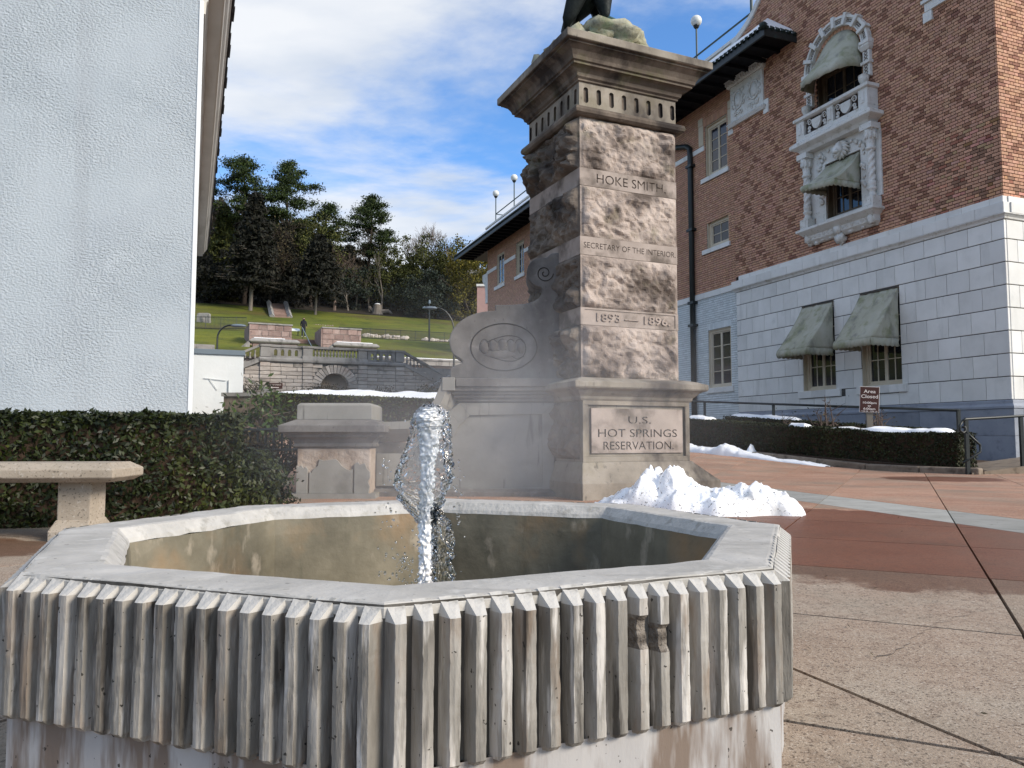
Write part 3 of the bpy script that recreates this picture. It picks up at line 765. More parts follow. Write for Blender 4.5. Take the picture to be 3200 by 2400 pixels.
def rock_side(mb, x0, x1, z0, z1, place, amp, seed, nx=64, nz=32, margin=.018, base=.012):
    vs = []; fs = []
    for i in range(nz + 1):
        for j in range(nx + 1):
            a = x0 + (x1 - x0) * j / nx; z = z0 + (z1 - z0) * i / nz
            ex = min(a - x0, x1 - a) - margin; ez = min(z - z0, z1 - z) - .006
            e = max(0, min(1, ex / .05)) * max(0, min(1, ez / .05)); e = e ** .45
            p = Vector((a * 2.6 + seed * 5.1, z * 3.4, seed))
            v1 = mnoise.voronoi(p * 1.25 + Vector((.3 * mnoise.noise(p * 2), .3 * mnoise.noise(p * 2 + Vector((5, 5, 5))), 0)))[0]
            v2 = mnoise.voronoi(p * 3.1)[0]
            w = base + amp * (.95 * (v1[1] - v1[0]) + .55 * mnoise.noise(p * .8 + Vector((9, 3, 1))) + .35 * (v2[1] - v2[0]) + .22 * mnoise.noise(p * 6.5))
            jx = .012 * mnoise.noise(p * 4 + Vector((1, 8, 2))) * e; jz = .012 * mnoise.noise(p * 4 + Vector((7, 2, 5))) * e
            vs.append(place(a + jx, z + jz, max(0, w) * e))
    n = nx + 1
    for i in range(nz):
        for j in range(nx):
            a = i * n + j
            if (i + j) % 2: fs += [(a, a + 1, a + n + 1), (a, a + n + 1, a + n)]
            else: fs += [(a, a + 1, a + n), (a + 1, a + n + 1, a + n)]
    mb.add(vs, fs)
HS = .605
def rock_block(z0, z1, seed, amp=.07, ampl=.10):
    mb = MB()
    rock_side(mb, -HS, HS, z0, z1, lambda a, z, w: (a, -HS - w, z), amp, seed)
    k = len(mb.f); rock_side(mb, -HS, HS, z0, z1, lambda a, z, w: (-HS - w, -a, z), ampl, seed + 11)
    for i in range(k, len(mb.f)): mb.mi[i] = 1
    rock_side(mb, -HS, HS, z0, z1, lambda a, z, w: (HS + w, a, z), .05, seed + 23, 20, 12)
    rock_side(mb, -HS, HS, z0, z1, lambda a, z, w: (-a, HS + w, z), .05, seed + 37, 20, 12)
    o = mb.build('rock_block', ['rockface', 'rockface_stained_shade'], py); return o
for i, (a, b) in enumerate([(1.238, 1.785), (1.966, 2.518), (2.711, 3.251), (3.438, 3.985)]): rock_block(a + .003, b - .003, i + 1.3, .075, .11 if i < 3 else .18)
def band(z0, z1, body, x0, x1, zb, h):
    o = MB().box(-HS - .004, HS + .004, -HS - .004, HS + .004, z0, z1).build('inscribed_band', 'band_stone', py)
    carve(o, cutter_mesh=letters(body, x0, x1, zb, h, -HS - .004)); return o
band(3.251, 3.438, 'HOKE SMITH,', -.405, .468, 3.297, .102)
band(2.518, 2.711, 'SECRETARY OF THE INTERIOR.', -.566, .588, 2.590, .064)
o = MB().box(-HS - .004, HS + .004, -HS - .004, HS + .004, 1.785, 1.966).build('inscribed_band', 'band_stone', py)
cut = MB().box(-.56, .57, -HS - .05, -HS + .012, 1.805, 1.946); carve(o, cut)
for me_ in o.data.materials: pass
fr_ = MB().box(-.565, .575, -HS + .004, -HS + .0135, 1.80, 1.95).build('date_panel', 'band_stone', py)
text_obj('date_numerals', '1893 \u2014 1896.', .088 / .729, .012, 'rockface', py, (.03, -HS + .004, 1.832), (R(90), 0, 0), width=.915, offset=.0016)
# pedestal
mb = MB(); mb.square([(-.70, 1.0, -.79, .75, -.03), (-.70, 1.0, -.79, .75, .165), (-.685, .95, -.76, .74, .20), (-.64, .74, -.685, .68, .35), (-.63, .715, -.675, .67, .372)]); mb.build('plinth', 'ashlar', py, bevel=.006)
mb = MB(); mb.box(-.62, .70, -.63, .66, .372, 1.0)
mb.box(-.62, .70, -.66, -.63, .372, .425); mb.box(-.62, .70, -.66, -.63, .955, 1.0); mb.box(-.62, -.555, -.66, -.63, .425, .955); mb.box(.645, .70, -.66, -.63, .425, .955)
mb.build('die', 'ashlar', py, bevel=.004)
o = MB().square([(-.545, .635, -.632, -.62, .43), (-.545, .635, -.632, -.62, .95)]).build('panel_ground', 'ashlar', py)
o = MB().box(-.515, .612, -.652, -.631, .462, .922).build('inscribed_panel', 'band_stone', py)
carve(o, cutter_mesh=letters('U.S.', -.075, .205, .768, .078, -.652))
carve(o, cutter_mesh=letters('HOT SPRINGS', -.438, .538, .628, .086, -.652))
carve(o, cutter_mesh=letters('RESERVATION.', -.376, .492, .498, .088, -.652))
mb = MB(); rock_side(mb, -.60, .60, .40, .99, lambda a, z, w: (-.625 - w, -a, z), .08, 51.0, 30, 16, .02, .02); mb.build('rock_block', 'rockface_stained_shade', py)
pr = [(.66, 1.0), (.675, 1.02), (.68, 1.045), (.715, 1.075), (.735, 1.10), (.79, 1.12), (.80, 1.135), (.80, 1.185), (.72, 1.215), (.635, 1.238), (.60, 1.242)]
mb = MB(); mb.square([(-h + .02, h + .055, -h, h, z) for h, z in pr]); mb.build('base_cornice', 'ashlar', py, bevel=.004)
# capital
pr = [(.60, 3.982), (.655, 3.985), (.682, 4.005), (.69, 4.035), (.68, 4.065), (.645, 4.085), (.615, 4.092)]
mb = MB(); mb.square([(-h, h, -h, h, z) for h, z in pr]); mb.build('torus_moulding', 'ashlar_dark', py)
o = MB().box(-.612, .612, -.612, .612, 4.092, 4.352).build('fluted_frieze', 'ashlar', py)
cut = MB()
for k in range(8):
    c_ = -.53 + k * .157
    ring = [(c_ + .030 * math.cos(2 * math.pi * j / 12), 4.222 + (.055 if math.sin(2 * math.pi * j / 12) > 0 else -.055) + .03 * math.sin(2 * math.pi * j / 12)) for j in range(12)]
    for yy, f in ((0, 'f'), (1, 'l')):
        if f == 'f': cut.loft([[(x, -.588, z) for x, z in ring], [(x, -.66, z) for x, z in ring]])
        else: cut.loft([[(-.66, x, z) for x, z in ring], [(-.588, x, z) for x, z in ring]])
me_ = cut.mesh('cut'); me_.materials.append(MATS['ashlar_dark']); carve(o, cutter_mesh=me_)
pr = [(.613, 4.352), (.632, 4.362), (.632, 4.378), (.655, 4.395), (.665, 4.43), (.70, 4.462), (.725, 4.475), (.745, 4.478), (.745, 4.50), (.765, 4.51), (.775, 4.545), (.805, 4.59), (.85, 4.622), (.868, 4.63), (.868, 4.645), (.895, 4.65), (.90, 4.655)]
mb = MB(); mb.square([(-h, h, -h, h, z) for h, z in pr]); mb.build('cornice', 'ashlar_dark', py)
mb = MB(); mb.square([(-h, h, -h, h, z) for h, z in [(.899, 4.6555), (.905, 4.66), (.905, 4.735), (.895, 4.742), (.50, 4.775)]]); mb.build('cap_slab', 'ashlar', py, bevel=.006)
# rough stone base carved as a boulder for the eagle
rk = empty('statue_base', (0, 0, 0), 0, py)
mb = MB(); mb.square([(-.36, .44, -.37, .42, 4.77), (-.36, .44, -.37, .42, 5.08), (-.33, .41, -.34, .39, 5.10)]); mb.build('block', 'statue_rock', rk)
mb = MB()
for i, (x, y, z, r_, sq) in enumerate([(.04, -.05, 5.14, .40, (1.1, 1, .55)), (-.28, -.06, 5.02, .27, (1, 1.1, .8)), (-.42, .1, 4.92, .24, (1, 1.1, .9)), (.36, .05, 5.02, .26, (1, 1.2, .8)), (.5, .1, 4.92, .2, (1, 1.2, 1)), (-.12, -.22, 5.15, .2, (1.2, .8, .7)), (.2, -.24, 5.16, .2, (1.1, .8, .6)), (-.1, .2, 5.1, .4, (1, 1, .7)), (-.5, .32, 4.86, .22, (1, 1, .9))]):
    mb.ball((x, y, z), r_, 20, 14, sq, .55, i + 2)
mb.build('boulder', 'statue_rock', rk, smooth=True)
# bronze eagle: body, folded wings, fanned tail, feathered legs with talons, head
eg = empty('eagle_statue', (CC[0] - .02, CC[1] - .08, 5.28)); tag(eg, 'dark bronze eagle perched on the boulder topping the stone pillar', 'statue')
def loftpath(mb, rows):
    """rows: (centre, half widths along two axes, axis x, axis y)"""
    rings = []
    for c, a, b in rows:
        rings.append([(c[0] + a[0] * math.cos(t) + b[0] * math.sin(t), c[1] + a[1] * math.cos(t) + b[1] * math.sin(t), c[2] + a[2] * math.cos(t) + b[2] * math.sin(t)) for t in [2 * math.pi * j / 14 for j in range(14)]])
    mb.loft(rings)
mb = MB()
loftpath(mb, [((-.20, .06, .20), (.06, 0, .03), (0, .06, 0)), ((-.12, .03, .30), (.15, 0, .08), (0, .16, 0)), ((-.02, 0, .48), (.21, 0, .08), (0, .21, 0)), ((.08, -.02, .68), (.20, 0, .08), (0, .19, 0)), ((.15, -.04, .85), (.12, 0, .06), (0, .12, 0)), ((.19, -.05, .98), (.09, 0, .03), (0, .085, 0)), ((.22, -.06, 1.08), (.085, 0, 0), (0, .075, 0)), ((.23, -.06, 1.15), (.04, 0, 0), (0, .04, 0))])
mb.build('body', 'bronze', eg, smooth=True)
mb = MB(); loftpath(mb, [((.27, -.06, 1.10), (0, .035, 0), (0, 0, .04)), ((.35, -.07, 1.09), (0, .025, 0), (0, 0, .032)), ((.40, -.075, 1.04), (0, .008, 0), (0, 0, .012))]); mb.build('beak', 'bronze', eg, smooth=True)
for sy in (-1, 1):
    mb = MB()
    loftpath(mb, [((-.02, sy * .2, .78), (.10, 0, .03), (0, .03, 0)), ((-.10, sy * .235, .62), (.19, 0, .06), (0, .045, 0)), ((-.22, sy * .21, .38), (.15, 0, .05), (0, .04, 0)), ((-.33, sy * .15, .12), (.09, 0, .02), (0, .03, 0)), ((-.38, sy * .11, -.02), (.02, 0, 0), (0, .02, 0))])
    mb.build('wing', 'bronze', eg, smooth=True)
    mb = MB(); mb.tube([(.02, sy * .12, .42), (.05, sy * .13, .28), (.07, sy * .135, .14), (.07, sy * .135, .06)], [.13, .10, .055, .035], 10); lg = mb.build('leg', 'bronze', eg, smooth=True)
    mb = MB()
    for an in (-35, 0, 35, 180):
        dx, dy = math.cos(R(an)), math.sin(R(an))
        mb.tube([(.07, sy * .135, .07), (.07 + dx * .06, sy * .135 + dy * .06, .075), (.07 + dx * .11, sy * .135 + dy * .11, .045), (.07 + dx * .125, sy * .135 + dy * .125, .0)], [.03, .028, .022, .006], 7)
    mb.build('talons', 'verdigris', lg, smooth=True)
mb = MB()
for k in range(-3, 4):
    loftpath(mb, [((-.20, .05 + k * .02, .32), (.03, 0, .05), (0, .03, 0)), ((-.30, .05 + k * .034, .10), (.03, 0, .02), (0, .035, 0)), ((-.36, .05 + k * .044, -.04), (.02, 0, .012), (0, .034, 0)), ((-.385, .05 + k * .047, -.09 - .012 * (3 - abs(k))), (.008, 0, 0), (0, .016, 0))])
mb.build('tail', 'bronze', eg, smooth=True)
mb = MB(); mb.ball((.06, 0, .0), .2, 16, 10, (1.15, 1.1, .45), .5, 4); mb.build('perch', 'verdigris', eg, smooth=True)

# ---------------------------------------------------------------- wing wall with scroll
ww = empty('wing_wall', (0, 8.23, 0)); tag(ww, 'weathered carved stone wing wall with scroll and oval medallion beside the gate pillar', 'wall')
def arc(cx, cz, rx, rz, a0, a1, n): return [(cx + rx * math.cos(R(a0 + (a1 - a0) * i / n)), cz + rz * math.sin(R(a0 + (a1 - a0) * i / n))) for i in range(n + 1)]
sc = [(.75, 1.25), (.75, 2.55), (.50, 2.635), (.43, 2.63)] + arc(.33, 2.42, .17, .165, 75, 265, 14) + [(.335, 2.23), (.325, 2.19), (.29, 2.135), (.235, 2.10), (.15, 2.075), (-.02, 2.062), (-.184, 2.062), (-.184, 1.998)] + arc(-.21, 1.66, .47, .335, 90, 205, 16) + [(-.56, 1.47), (-.535, 1.445), (-.545, 1.425), (-.60, 1.405), (-.67, 1.37), (-.67, 1.256)]
MB().prism(sc, 0, .46).build('scroll_stone', 'wing_stone', ww, bevel=.012)
mb = MB(); ring = [(-.087 + .357 * math.cos(t), -.0, 1.60 + .256 * math.sin(t)) for t in [2 * math.pi * j / 64 for j in range(65)]]
mb.tube(ring, .0075, 6, False); mb.build('medallion_ring', 'groove_shade', ww, smooth=True)
mb = MB(); ring = [(-.10 + .25 * math.cos(t), -.0, 1.585 + .13 * math.sin(t) + .05 * math.sin(t) * math.cos(t)) for t in [2 * math.pi * j / 48 for j in range(49)]]
mb.tube(ring, .005, 6, False)
for k in range(5):
    x_ = -.30 + k * .095
    mb.tube([(x_ + .05 * math.cos(t), 0, 1.60 + .085 * math.sin(t)) for t in [math.pi * j / 12 for j in range(13)]], .004, 5, False)
mb.tube([(-.33, 0, 1.555), (-.2, 0, 1.575), (-.08, 0, 1.545), (.0, 0, 1.50), (.05, 0, 1.47), (.13, 0, 1.50)], .0045, 5, False)
mb.build('medallion_lines', 'groove_shade', ww, smooth=True)
mb = MB()
for k in range(5): mb.ball((-.30 + k * .10, .008, 1.62 - .012 * abs(k - 2)), .052, 12, 8, (1, .42, 1.35), .2, k)
mb.ball((-.13, .008, 1.52), .12, 14, 8, (1.5, .18, .42), .2, 9); mb.build('medallion_relief', 'wing_stone', ww, smooth=True)
mb = MB(); sp = [(.355 + (.012 + .085 * t / 10.5) * math.cos(t * 1.0 + 2.0), -.001, 2.41 + (.012 + .085 * t / 10.5) * math.sin(t * 1.0 + 2.0)) for t in [j * .3 for j in range(36)]]
mb.tube(sp, .006, 6, False); mb.build('volute_line', 'groove_shade', ww, smooth=True)
# lower wall: panelled dado, moulded coping, swept shoulder
sw = [(-.74, 1.245), (-.775, 1.15), (-.825, 1.03), (-.90, .92), (-1.0, .835), (-1.12, .795), (-1.5, .785)]
body = [(.72, 0), (.72, 1.01)] + [(x + .10, z - .20) for x, z in sw[:5]] + [(-1.05, .57), (-1.5, .565), (-1.5, 0)]
body[2] = (-.58, 1.01)
MB().prism(body, .05, .44).build('dado', 'wing_stone', ww, bevel=.004)
inner = [(-.455, .862), (.328, .874), (.328, .09), (-.80, .06), (-.74, .30), (-.655, .60), (-.56, .76)]
def rim_of(poly, d, y0, y1, m, name):
    n = len(poly); mb = MB()
    cx = sum(p[0] for p in poly) / n; cz = sum(p[1] for p in poly) / n
    out = [(x + (d if x > cx else -d), z + (d if z > cz else -d)) for x, z in poly]
    for i in range(n):
        j = (i + 1) % n; mb.prism([poly[i], poly[j], out[j], out[i]], y0, y1)
    return mb.build(name, m, ww)
MB().prism(inner, .046, .06).build('panel', 'panel_stone', ww)
frame_outer = [(.72, .995), (.72, .02), (-1.0, .02), (-1.0, .50), (-.90, .62), (-.80, .74), (-.66, .90), (-.57, .995)]
mb = MB(); fo = [(-.57, .995), (.45, .995), (.45, .02), (-1.0, .02), (-1.0, .45), (-.86, .68), (-.68, .90)]
fi = inner
for i in range(7):
    j = (i + 1) % 7; mb.prism([fi[i], fi[j], fo[j], fo[i]], .022, .05)
mb.build('panel_border', 'panel_stone', ww, bevel=.003)
mb = MB()
for (z0, z1, p) in [(1.01, 1.05, .01), (1.05, 1.085, -.02), (1.085, 1.12, -.045), (1.12, 1.165, -.075)]: mb.box(-.60 + p, .70, p, .46, z0, z1 - .0015)
mb.build('coping_moulding', 'wing_stone', ww, bevel=.004)
MB().box(-.60, .73, -.10, .50, 1.165, 1.2545).build('coping', 'wing_stone', ww, bevel=.008)
mb = MB(); top = sw; rings = []
for i, (x, z) in enumerate(sw):
    a, b = sw[max(0, i - 1)], sw[min(len(sw) - 1, i + 1)]
    tx, tz = b[0] - a[0], b[1] - a[1]; l = math.hypot(tx, tz); nx_, nz_ = -tz / l, tx / l     # towards the wall body
    if nx_ < 0 and i < 4: nx_, nz_ = -nx_, -nz_
    if nz_ > 0 and i >= 4: nx_, nz_ = -nx_, -nz_
    rings.append([(x, -.10, z), (x, .50, z), (x + nx_ * .08, .50, z + nz_ * .08), (x + nx_ * .16, .40, z + nz_ * .16), (x + nx_ * .21, .06, z + nz_ * .21), (x + nx_ * .16, .0, z + nz_ * .16), (x + nx_ * .13, -.05, z + nz_ * .13), (x + nx_ * .08, -.10, z + nz_ * .08)])
mb.loft(rings); mb.build('swept_coping', 'panel_stone', ww)
MB().box(-.745, -.61, -.11, .50, 1.12, 1.262).build('coping_end', 'panel_stone', ww, bevel=.006)
MB().square([(-1.5, .75, -.10, .52, -.03), (-1.5, .75, -.10, .52, .045), (-1.5, .72, .0, .46, .075)]).build('base_course', 'wing_stone', ww)
MB().box(-1.46, -1.05, .035, .05, .10, .45).build('panel', 'panel_stone', ww, bevel=.003)
# ---------------------------------------------------------------- end pier
pr_ = empty('stone_pier', (-1.845, 8.28, 0), R(1.5)); tag(pr_, 'short grey stone pier with moulded cap and spalled face ending the wing wall', 'pier')
px = .375
mb = MB(); mb.square([(-px, px, -.37, .37, .03), (-px, px, -.37, .37, .515)]); mb.build('shaft', 'spalled', pr_, bevel=.01)
left = [(-px, .05), (-.26, .05), (-.26, .30), (-.285, .325), (-.30, .30), (-.325, .34), (-.345, .315), (-px, .335)]
mb = MB(); mb.prism(left, -.395, -.36); mb.build('facing_slab', 'panel_stone', pr_, bevel=.003)
mid = [(-.245, .05), (.20, .05), (.20, .30), (.17, .285), (.13, .30), (.08, .335), (.05, .38), (.02, .40), (-.05, .392), (-.10, .385), (-.145, .40), (-.16, .33), (-.20, .30), (-.225, .26), (-.245, .27)]
mb = MB(); mb.prism(mid, -.388, -.36); mb.build('facing_slab', 'panel_stone', pr_, bevel=.003)
right = [(.215, .05), (px - .012, .05), (px, .12), (px - .02, .17), (px + .002, .21), (px, .27), (px - .03, .30), (.32, .36), (.27, .345), (.25, .37), (.215, .35)]
mb = MB(); mb.prism(right, -.395, -.36); mb.build('facing_slab', 'panel_stone', pr_, bevel=.003)
MB().square([(-.44, .44, -.43, .43, -.03), (-.44, .44, -.43, .43, .05)]).build('base', 'panel_stone', pr_)
pf = [(.39, .516), (.41, .53), (.41, .545), (.40, .565), (.42, .60), (.46, .625), (.475, .63), (.475, .645), (.50, .668), (.535, .678), (.535, .745), (.52, .752), (.392, .807)]
MB().square([(-h, h, -h + .01, h - .01, z) for h, z in pf]).build('cap', 'wing_stone', pr_, bevel=.004)
MB().square([(-.385, .385, -.375, .375, .807), (-.385, .385, -.375, .375, .955), (-.36, .36, -.35, .35, .98)]).build('top_block', 'panel_stone', pr_, bevel=.006)

# ---------------------------------------------------------------- dirty snow heap in front of the pylon
def interp(tab, x):
    for (a, ya), (b, yb) in zip(tab, tab[1:]):
        if x <= b: return ya + (yb - ya) * max(0, (x - a) / (b - a))
    return tab[-1][1]
def snow_heap(name, path, prof, half, m, seed, n=150, k=44, rough=1.0, fr=4.0):
    """path: [(x,y)] centre line; prof: [(t, height)]; half: half width"""
    mb = MB(); vs = []; fs = []; n += 1
    for i in range(n):
        t = i / (n - 1); u = t * (len(path) - 1); a = min(int(u), len(path) - 2); u -= a
        cx = path[a][0] + (path[a + 1][0] - path[a][0]) * u; cy = path[a][1] + (path[a + 1][1] - path[a][1]) * u
        dx, dy = path[a + 1][0] - path[a][0], path[a + 1][1] - path[a][1]; l = math.hypot(dx, dy); nx_, ny_ = -dy / l, dx / l
        hgt = interp(prof, t)
        w = half * (.55 + .45 * min(1, hgt / .2)) * (1 + .18 * mnoise.noise(Vector((t * 9, seed, 0))))
        for j in range(k + 1):
            s_ = j / k * 2 - 1
            x, y = cx + nx_ * w * s_, cy + ny_ * w * s_
            p = Vector((x * fr, y * fr, seed))
            e = max(0, 1 - abs(s_) ** 2.6)
            z = hgt * e ** .5 * (1 + rough * (.30 * mnoise.noise(p * .8) - .34 * abs(mnoise.noise(p * 1.7)) + .16 * mnoise.noise(p * 4))) + .035 * e * (.3 - abs(mnoise.noise(p * 3.3 + Vector((3, 1, 4))))) + .016 * e * mnoise.noise(p * 8)
            vs.append((x + .025 * mnoise.noise(p * 3) * e, y, T(x, y) + max(-.012, z - .012)))
    for i in range(n - 1):
        for j in range(k):
            a = i * (k + 1) + j; fs.append((a, a + 1, a + k + 2, a + k + 1))
    mb.add(vs, fs); return mb.build(name, m, smooth=True)
o = snow_heap('snow_heap', [(.72, 7.05), (1.25, 6.68), (1.8, 6.5), (2.38, 6.58)], [(0, .02), (.06, .06), (.15, .13), (.25, .24), (.32, .36), (.36, .27), (.41, .37), (.46, .36), (.52, .24), (.58, .20), (.66, .21), (.76, .24), (.82, .23), (.9, .22), (.96, .14), (1, .02)], .42, 'snow_dirty', 4.4, n=220, k=80)
tag(o, 'dirty melting snow heap at the foot of the stone pillar', 'snow heap')

# ---------------------------------------------------------------- brick bath house (local x = along the facade, y = outwards)
bb = empty('brick_building', (10.48, 16, 0), math.atan2(1, -.3912)); tag(bb, 'three storey brick building on white glazed block ground floor with canvas awnings', 'building')
def rects(x0, x1, z0, z1, holes):
    """split a rectangle around rectangular holes"""
    xs = sorted({x0, x1} | {min(max(h[i], x0), x1) for h in holes for i in (0, 1)})
    zs = sorted({z0, z1} | {min(max(h[i], z0), z1) for h in holes for i in (2, 3)})
    for a, b in zip(xs, xs[1:]):
        for c, d in zip(zs, zs[1:]):
            mx, mz = (a + b) / 2, (c + d) / 2
            if not any(h[0] < mx < h[1] and h[2] < mz < h[3] for h in holes): yield a, b, c, d
BRK = []          # (distance key, place-independent data) of every full brick, for the individually built ones
CRS = .0762
def flemish(x0, x1, z0, z1, holes, skip=None, offs=0.0):
    """yield (a, b, z, header, course) for a Flemish bond"""
    n = int(round((z1 - z0) / CRS))
    for i in range(n):
        z = z0 + i * CRS
        x = x0 - (.0 if i % 2 == 0 else .1625) - offs % .325
        k = 0
        hs = sorted((h[0], h[1]) for h in holes if h[2] < z + CRS * .5 < h[3])
        while x < x1:
            for L_, hd in ((.215, False), (.110, True)):
                a, b = max(x, x0), min(x + L_ - .015, x1)
                x += L_
                segs = [(a, b)]
                for h in hs:
                    ns = []
                    for p, q in segs:
                        if q <= h[0] or p >= h[1]: ns.append((p, q)); continue
                        if p < h[0]: ns.append((p, h[0]))
                        if q > h[1]: ns.append((h[1], q))
                    segs = ns
                for p, q in segs:
                    if q - p < .02: continue
                    if skip and skip((p + q) / 2, z + CRS / 2): continue
                    yield p, q, z, hd or (q - p < .12), i
rb = random.Random(77)
def brick_tint(x, z, hd, diaper=True):
    v = rb.gauss(1, .075); c = [v, v * rb.uniform(.95, 1.05), v * rb.uniform(.93, 1.06)]
    if diaper:
        xm = x + (.05 if hd else .10)
        u1 = ((xm + z) / .98) % 1; u2 = ((xm - z) / .98) % 1
        near = min(abs(u1 - .5), abs(u2 - .5))
        if (near < (.066 if hd else .05) and rb.random() < .94) or rb.random() < .015:
            c = [q * .56 for q in c]; c[1] *= .88; c[2] *= .86
    return tuple(max(.25, q) for q in c)
TQ = {}
def one_brick(L_, tint, m):
    key = (round(L_, 3), tuple(round(q * 6) for q in tint), m)
    if key not in TQ:
        me = MB().box(0, L_, -.02, .012, 0, CRS - .017, tuple(q / 6 for q in key[1])).mesh('brick'); me.materials.append(MATS[m]); TQ[key] = me
    return TQ[key]
nind = [0]
def lay(x0, x1, z0, z1, holes, place, m='brick', skip=None, tintf=None, single=None, offs=0.0):
    mb = MB()
    for a, b, z, hd, i in flemish(x0, x1, z0, z1, holes, skip, offs):
        t = tintf(a, z, hd) if tintf else brick_tint(a, z, hd)
        if single and single(a, z) and nind[0] < 300:
            nind[0] += 1
            o = link('brick', one_brick(b - a, t, m), bb); o.location = place(a, z, 0)
            if place.__name__ == 'pl_ret': o.rotation_euler = (0, 0, R(90)); o.location = place(b, z, 0)
            continue
        p = [place(a, z, -.02), place(b, z, -.02), place(b, z, .012), place(a, z, .012)]
        h = CRS - .017
        vs = [tuple(q) for q in p] + [(q[0], q[1], q[2] + h) for q in p]
        mb.add(vs, [(3, 2, 6, 7), (0, 3, 7, 4), (2, 1, 5, 6), (0, 1, 2, 3)[::-1], (4, 5, 6, 7)], t)
    o = mb.build('brickwork', m, bb, kind='stuff'); return o
def pl_main(a, z, o): return (a, o, z)
def pl_rec(a, z, o): return (a, -.12 + o, z)
def pl_ret(a, z, o): return (-o, -a, z)
def pl_end(a, z, o): return (33.2 + o, -.12 - a, z)
BX = 4.42                                   # axis of the ornate bay
GAB = [(8.95, 13.3), (8.7, 13.52), (8.3, 13.68), (8.05, 13.80), (7.75, 14.02), (7.4, 14.36), (7.05, 14.85), (6.6, 15.3), (5.6, 15.7), (4.42, 15.8), (0, 15.8)]
def gable_z(x): return interp([(p[0], p[1]) for p in GAB[::-1]], x)
ARC = (BX, 10.82)
h_main = [(BX - .70, BX + .54, 6.59, 8.12), (BX - .80, BX + .80, 9.5, 10.82)]
def in_arch(x, z): return (z > 10.8 and math.hypot(x - ARC[0], z - ARC[1]) < .93) or z > gable_z(x) - .05
lay(0.0, 8.95, 5.77, 15.7, h_main, pl_main, skip=in_arch, single=lambda a, z: a < 1.75 and z < 7.45)
lay(0.0, 3.2, 5.77, 15.0, [], pl_ret, single=lambda a, z: a < .9 and z < 7.2)
h_rec = [(9.42, 10.62, 7.06, 8.02), (9.42, 10.62, 9.57, 11.41), (30.29, 31.48, 9.67, 11.6), (27.25, 28.42, 9.65, 11.55)]
lay(8.95, 33.2, 5.62, 12.45, h_rec, pl_rec, tintf=lambda x, z, hd: brick_tint(x, z, hd, False))
lay(0, 3.0, 5.62, 12.45, [], pl_end, tintf=lambda x, z, hd: brick_tint(x, z, hd, False))
def wt(x, z, hd): v = rb.gauss(1, .05); return (v, v, v)
lay(8.95, 13.5, .10, 5.40, [(9.42, 10.65, 2.28, 4.27)], pl_rec, m='white_brick', tintf=wt)
# mortar backing and hidden mass
mb = MB()
for a, b, c, d in rects(0, 8.95, 5.6, 13.3, h_main + [(BX - .82, BX + .82, 10.82, 11.68)]): mb.box(a, b, -.25, -.002, c, d)
mb.prism([(x, z) for x, z in GAB] + [(0, 13.3)], -.25, -.002)
mb.box(.003, .25, -3.2, -.25, 5.6, 15.7)
for a, b, c, d in rects(8.95, 33.2, 5.5, 12.6, h_rec): mb.box(a, b, -.40, -.122, c, d)
mb.box(32.9, 33.198, -3.2, -.4, 5.5, 12.6)
mb.build('wall_core', 'mortar', bb)
n_arch = [(ARC[0] + .83 * math.cos(R(t)), ARC[1] + .83 * math.sin(R(t))) for t in range(0, 181, 12)]
mb = MB()
for i in range(len(n_arch) - 1):
    a, b = n_arch[i], n_arch[i + 1]
    k = 1.22
    mb.prism([a, b, (ARC[0] + (b[0] - ARC[0]) * k, ARC[1] + (b[1] - ARC[1]) * k), (ARC[0] + (a[0] - ARC[0]) * k, ARC[1] + (a[1] - ARC[1]) * k)], -.24, -.004)
mb.build('arch_backing', 'mortar', bb)
mb = MB()
for a, b, c, d in rects(8.95, 33.2, -.2, 5.45, [(9.42, 10.65, 2.28, 4.27)]): mb.box(a, b, -.40, -.122, c, d)
mb.build('painted_wall', 'white_mortar', bb)
MB().box(13.5, 33.19, -.122, -.112, -.2, 5.40).build('painted_brickwork', 'white_wall_brick', bb)
MB().box(2.0, 32.8, -8, -.45, -.2, 12.5).build('interior_mass', 'soffit', bb)
# string courses on the recessed wall, soldier courses
def course(x0, x1, z0, z1, y0, y1, L_, m, name):
    n = max(1, int(round((x1 - x0) / L_))); w = (x1 - x0) / n
    for i in range(n): MB().box(x0 + i * w + .004, x0 + (i + 1) * w - .004, y0, y1, z0, z1).build(name, m, bb, bevel=.006)
course(8.96, 14.5, 5.40, 5.60, -.14, -.07, .9, 'glazed_block', 'stone_band')
course(8.96, 9.35, 10.60, 10.77, -.14, -.09, .39, 'glazed_block', 'stone_band')
course(10.68, 12.6, 10.60, 10.77, -.14, -.09, .95, 'glazed_block', 'stone_band')
course(25.8, 27.2, 10.74, 10.95, -.14, -.08, 1.4, 'glazed_block', 'stone_band')
course(28.5, 30.25, 10.74, 10.95, -.14, -.08, 1.75, 'glazed_block', 'stone_band')
course(31.55, 33.3, 10.74, 10.95, -.14, -.08, 1.75, 'glazed_block', 'stone_band')
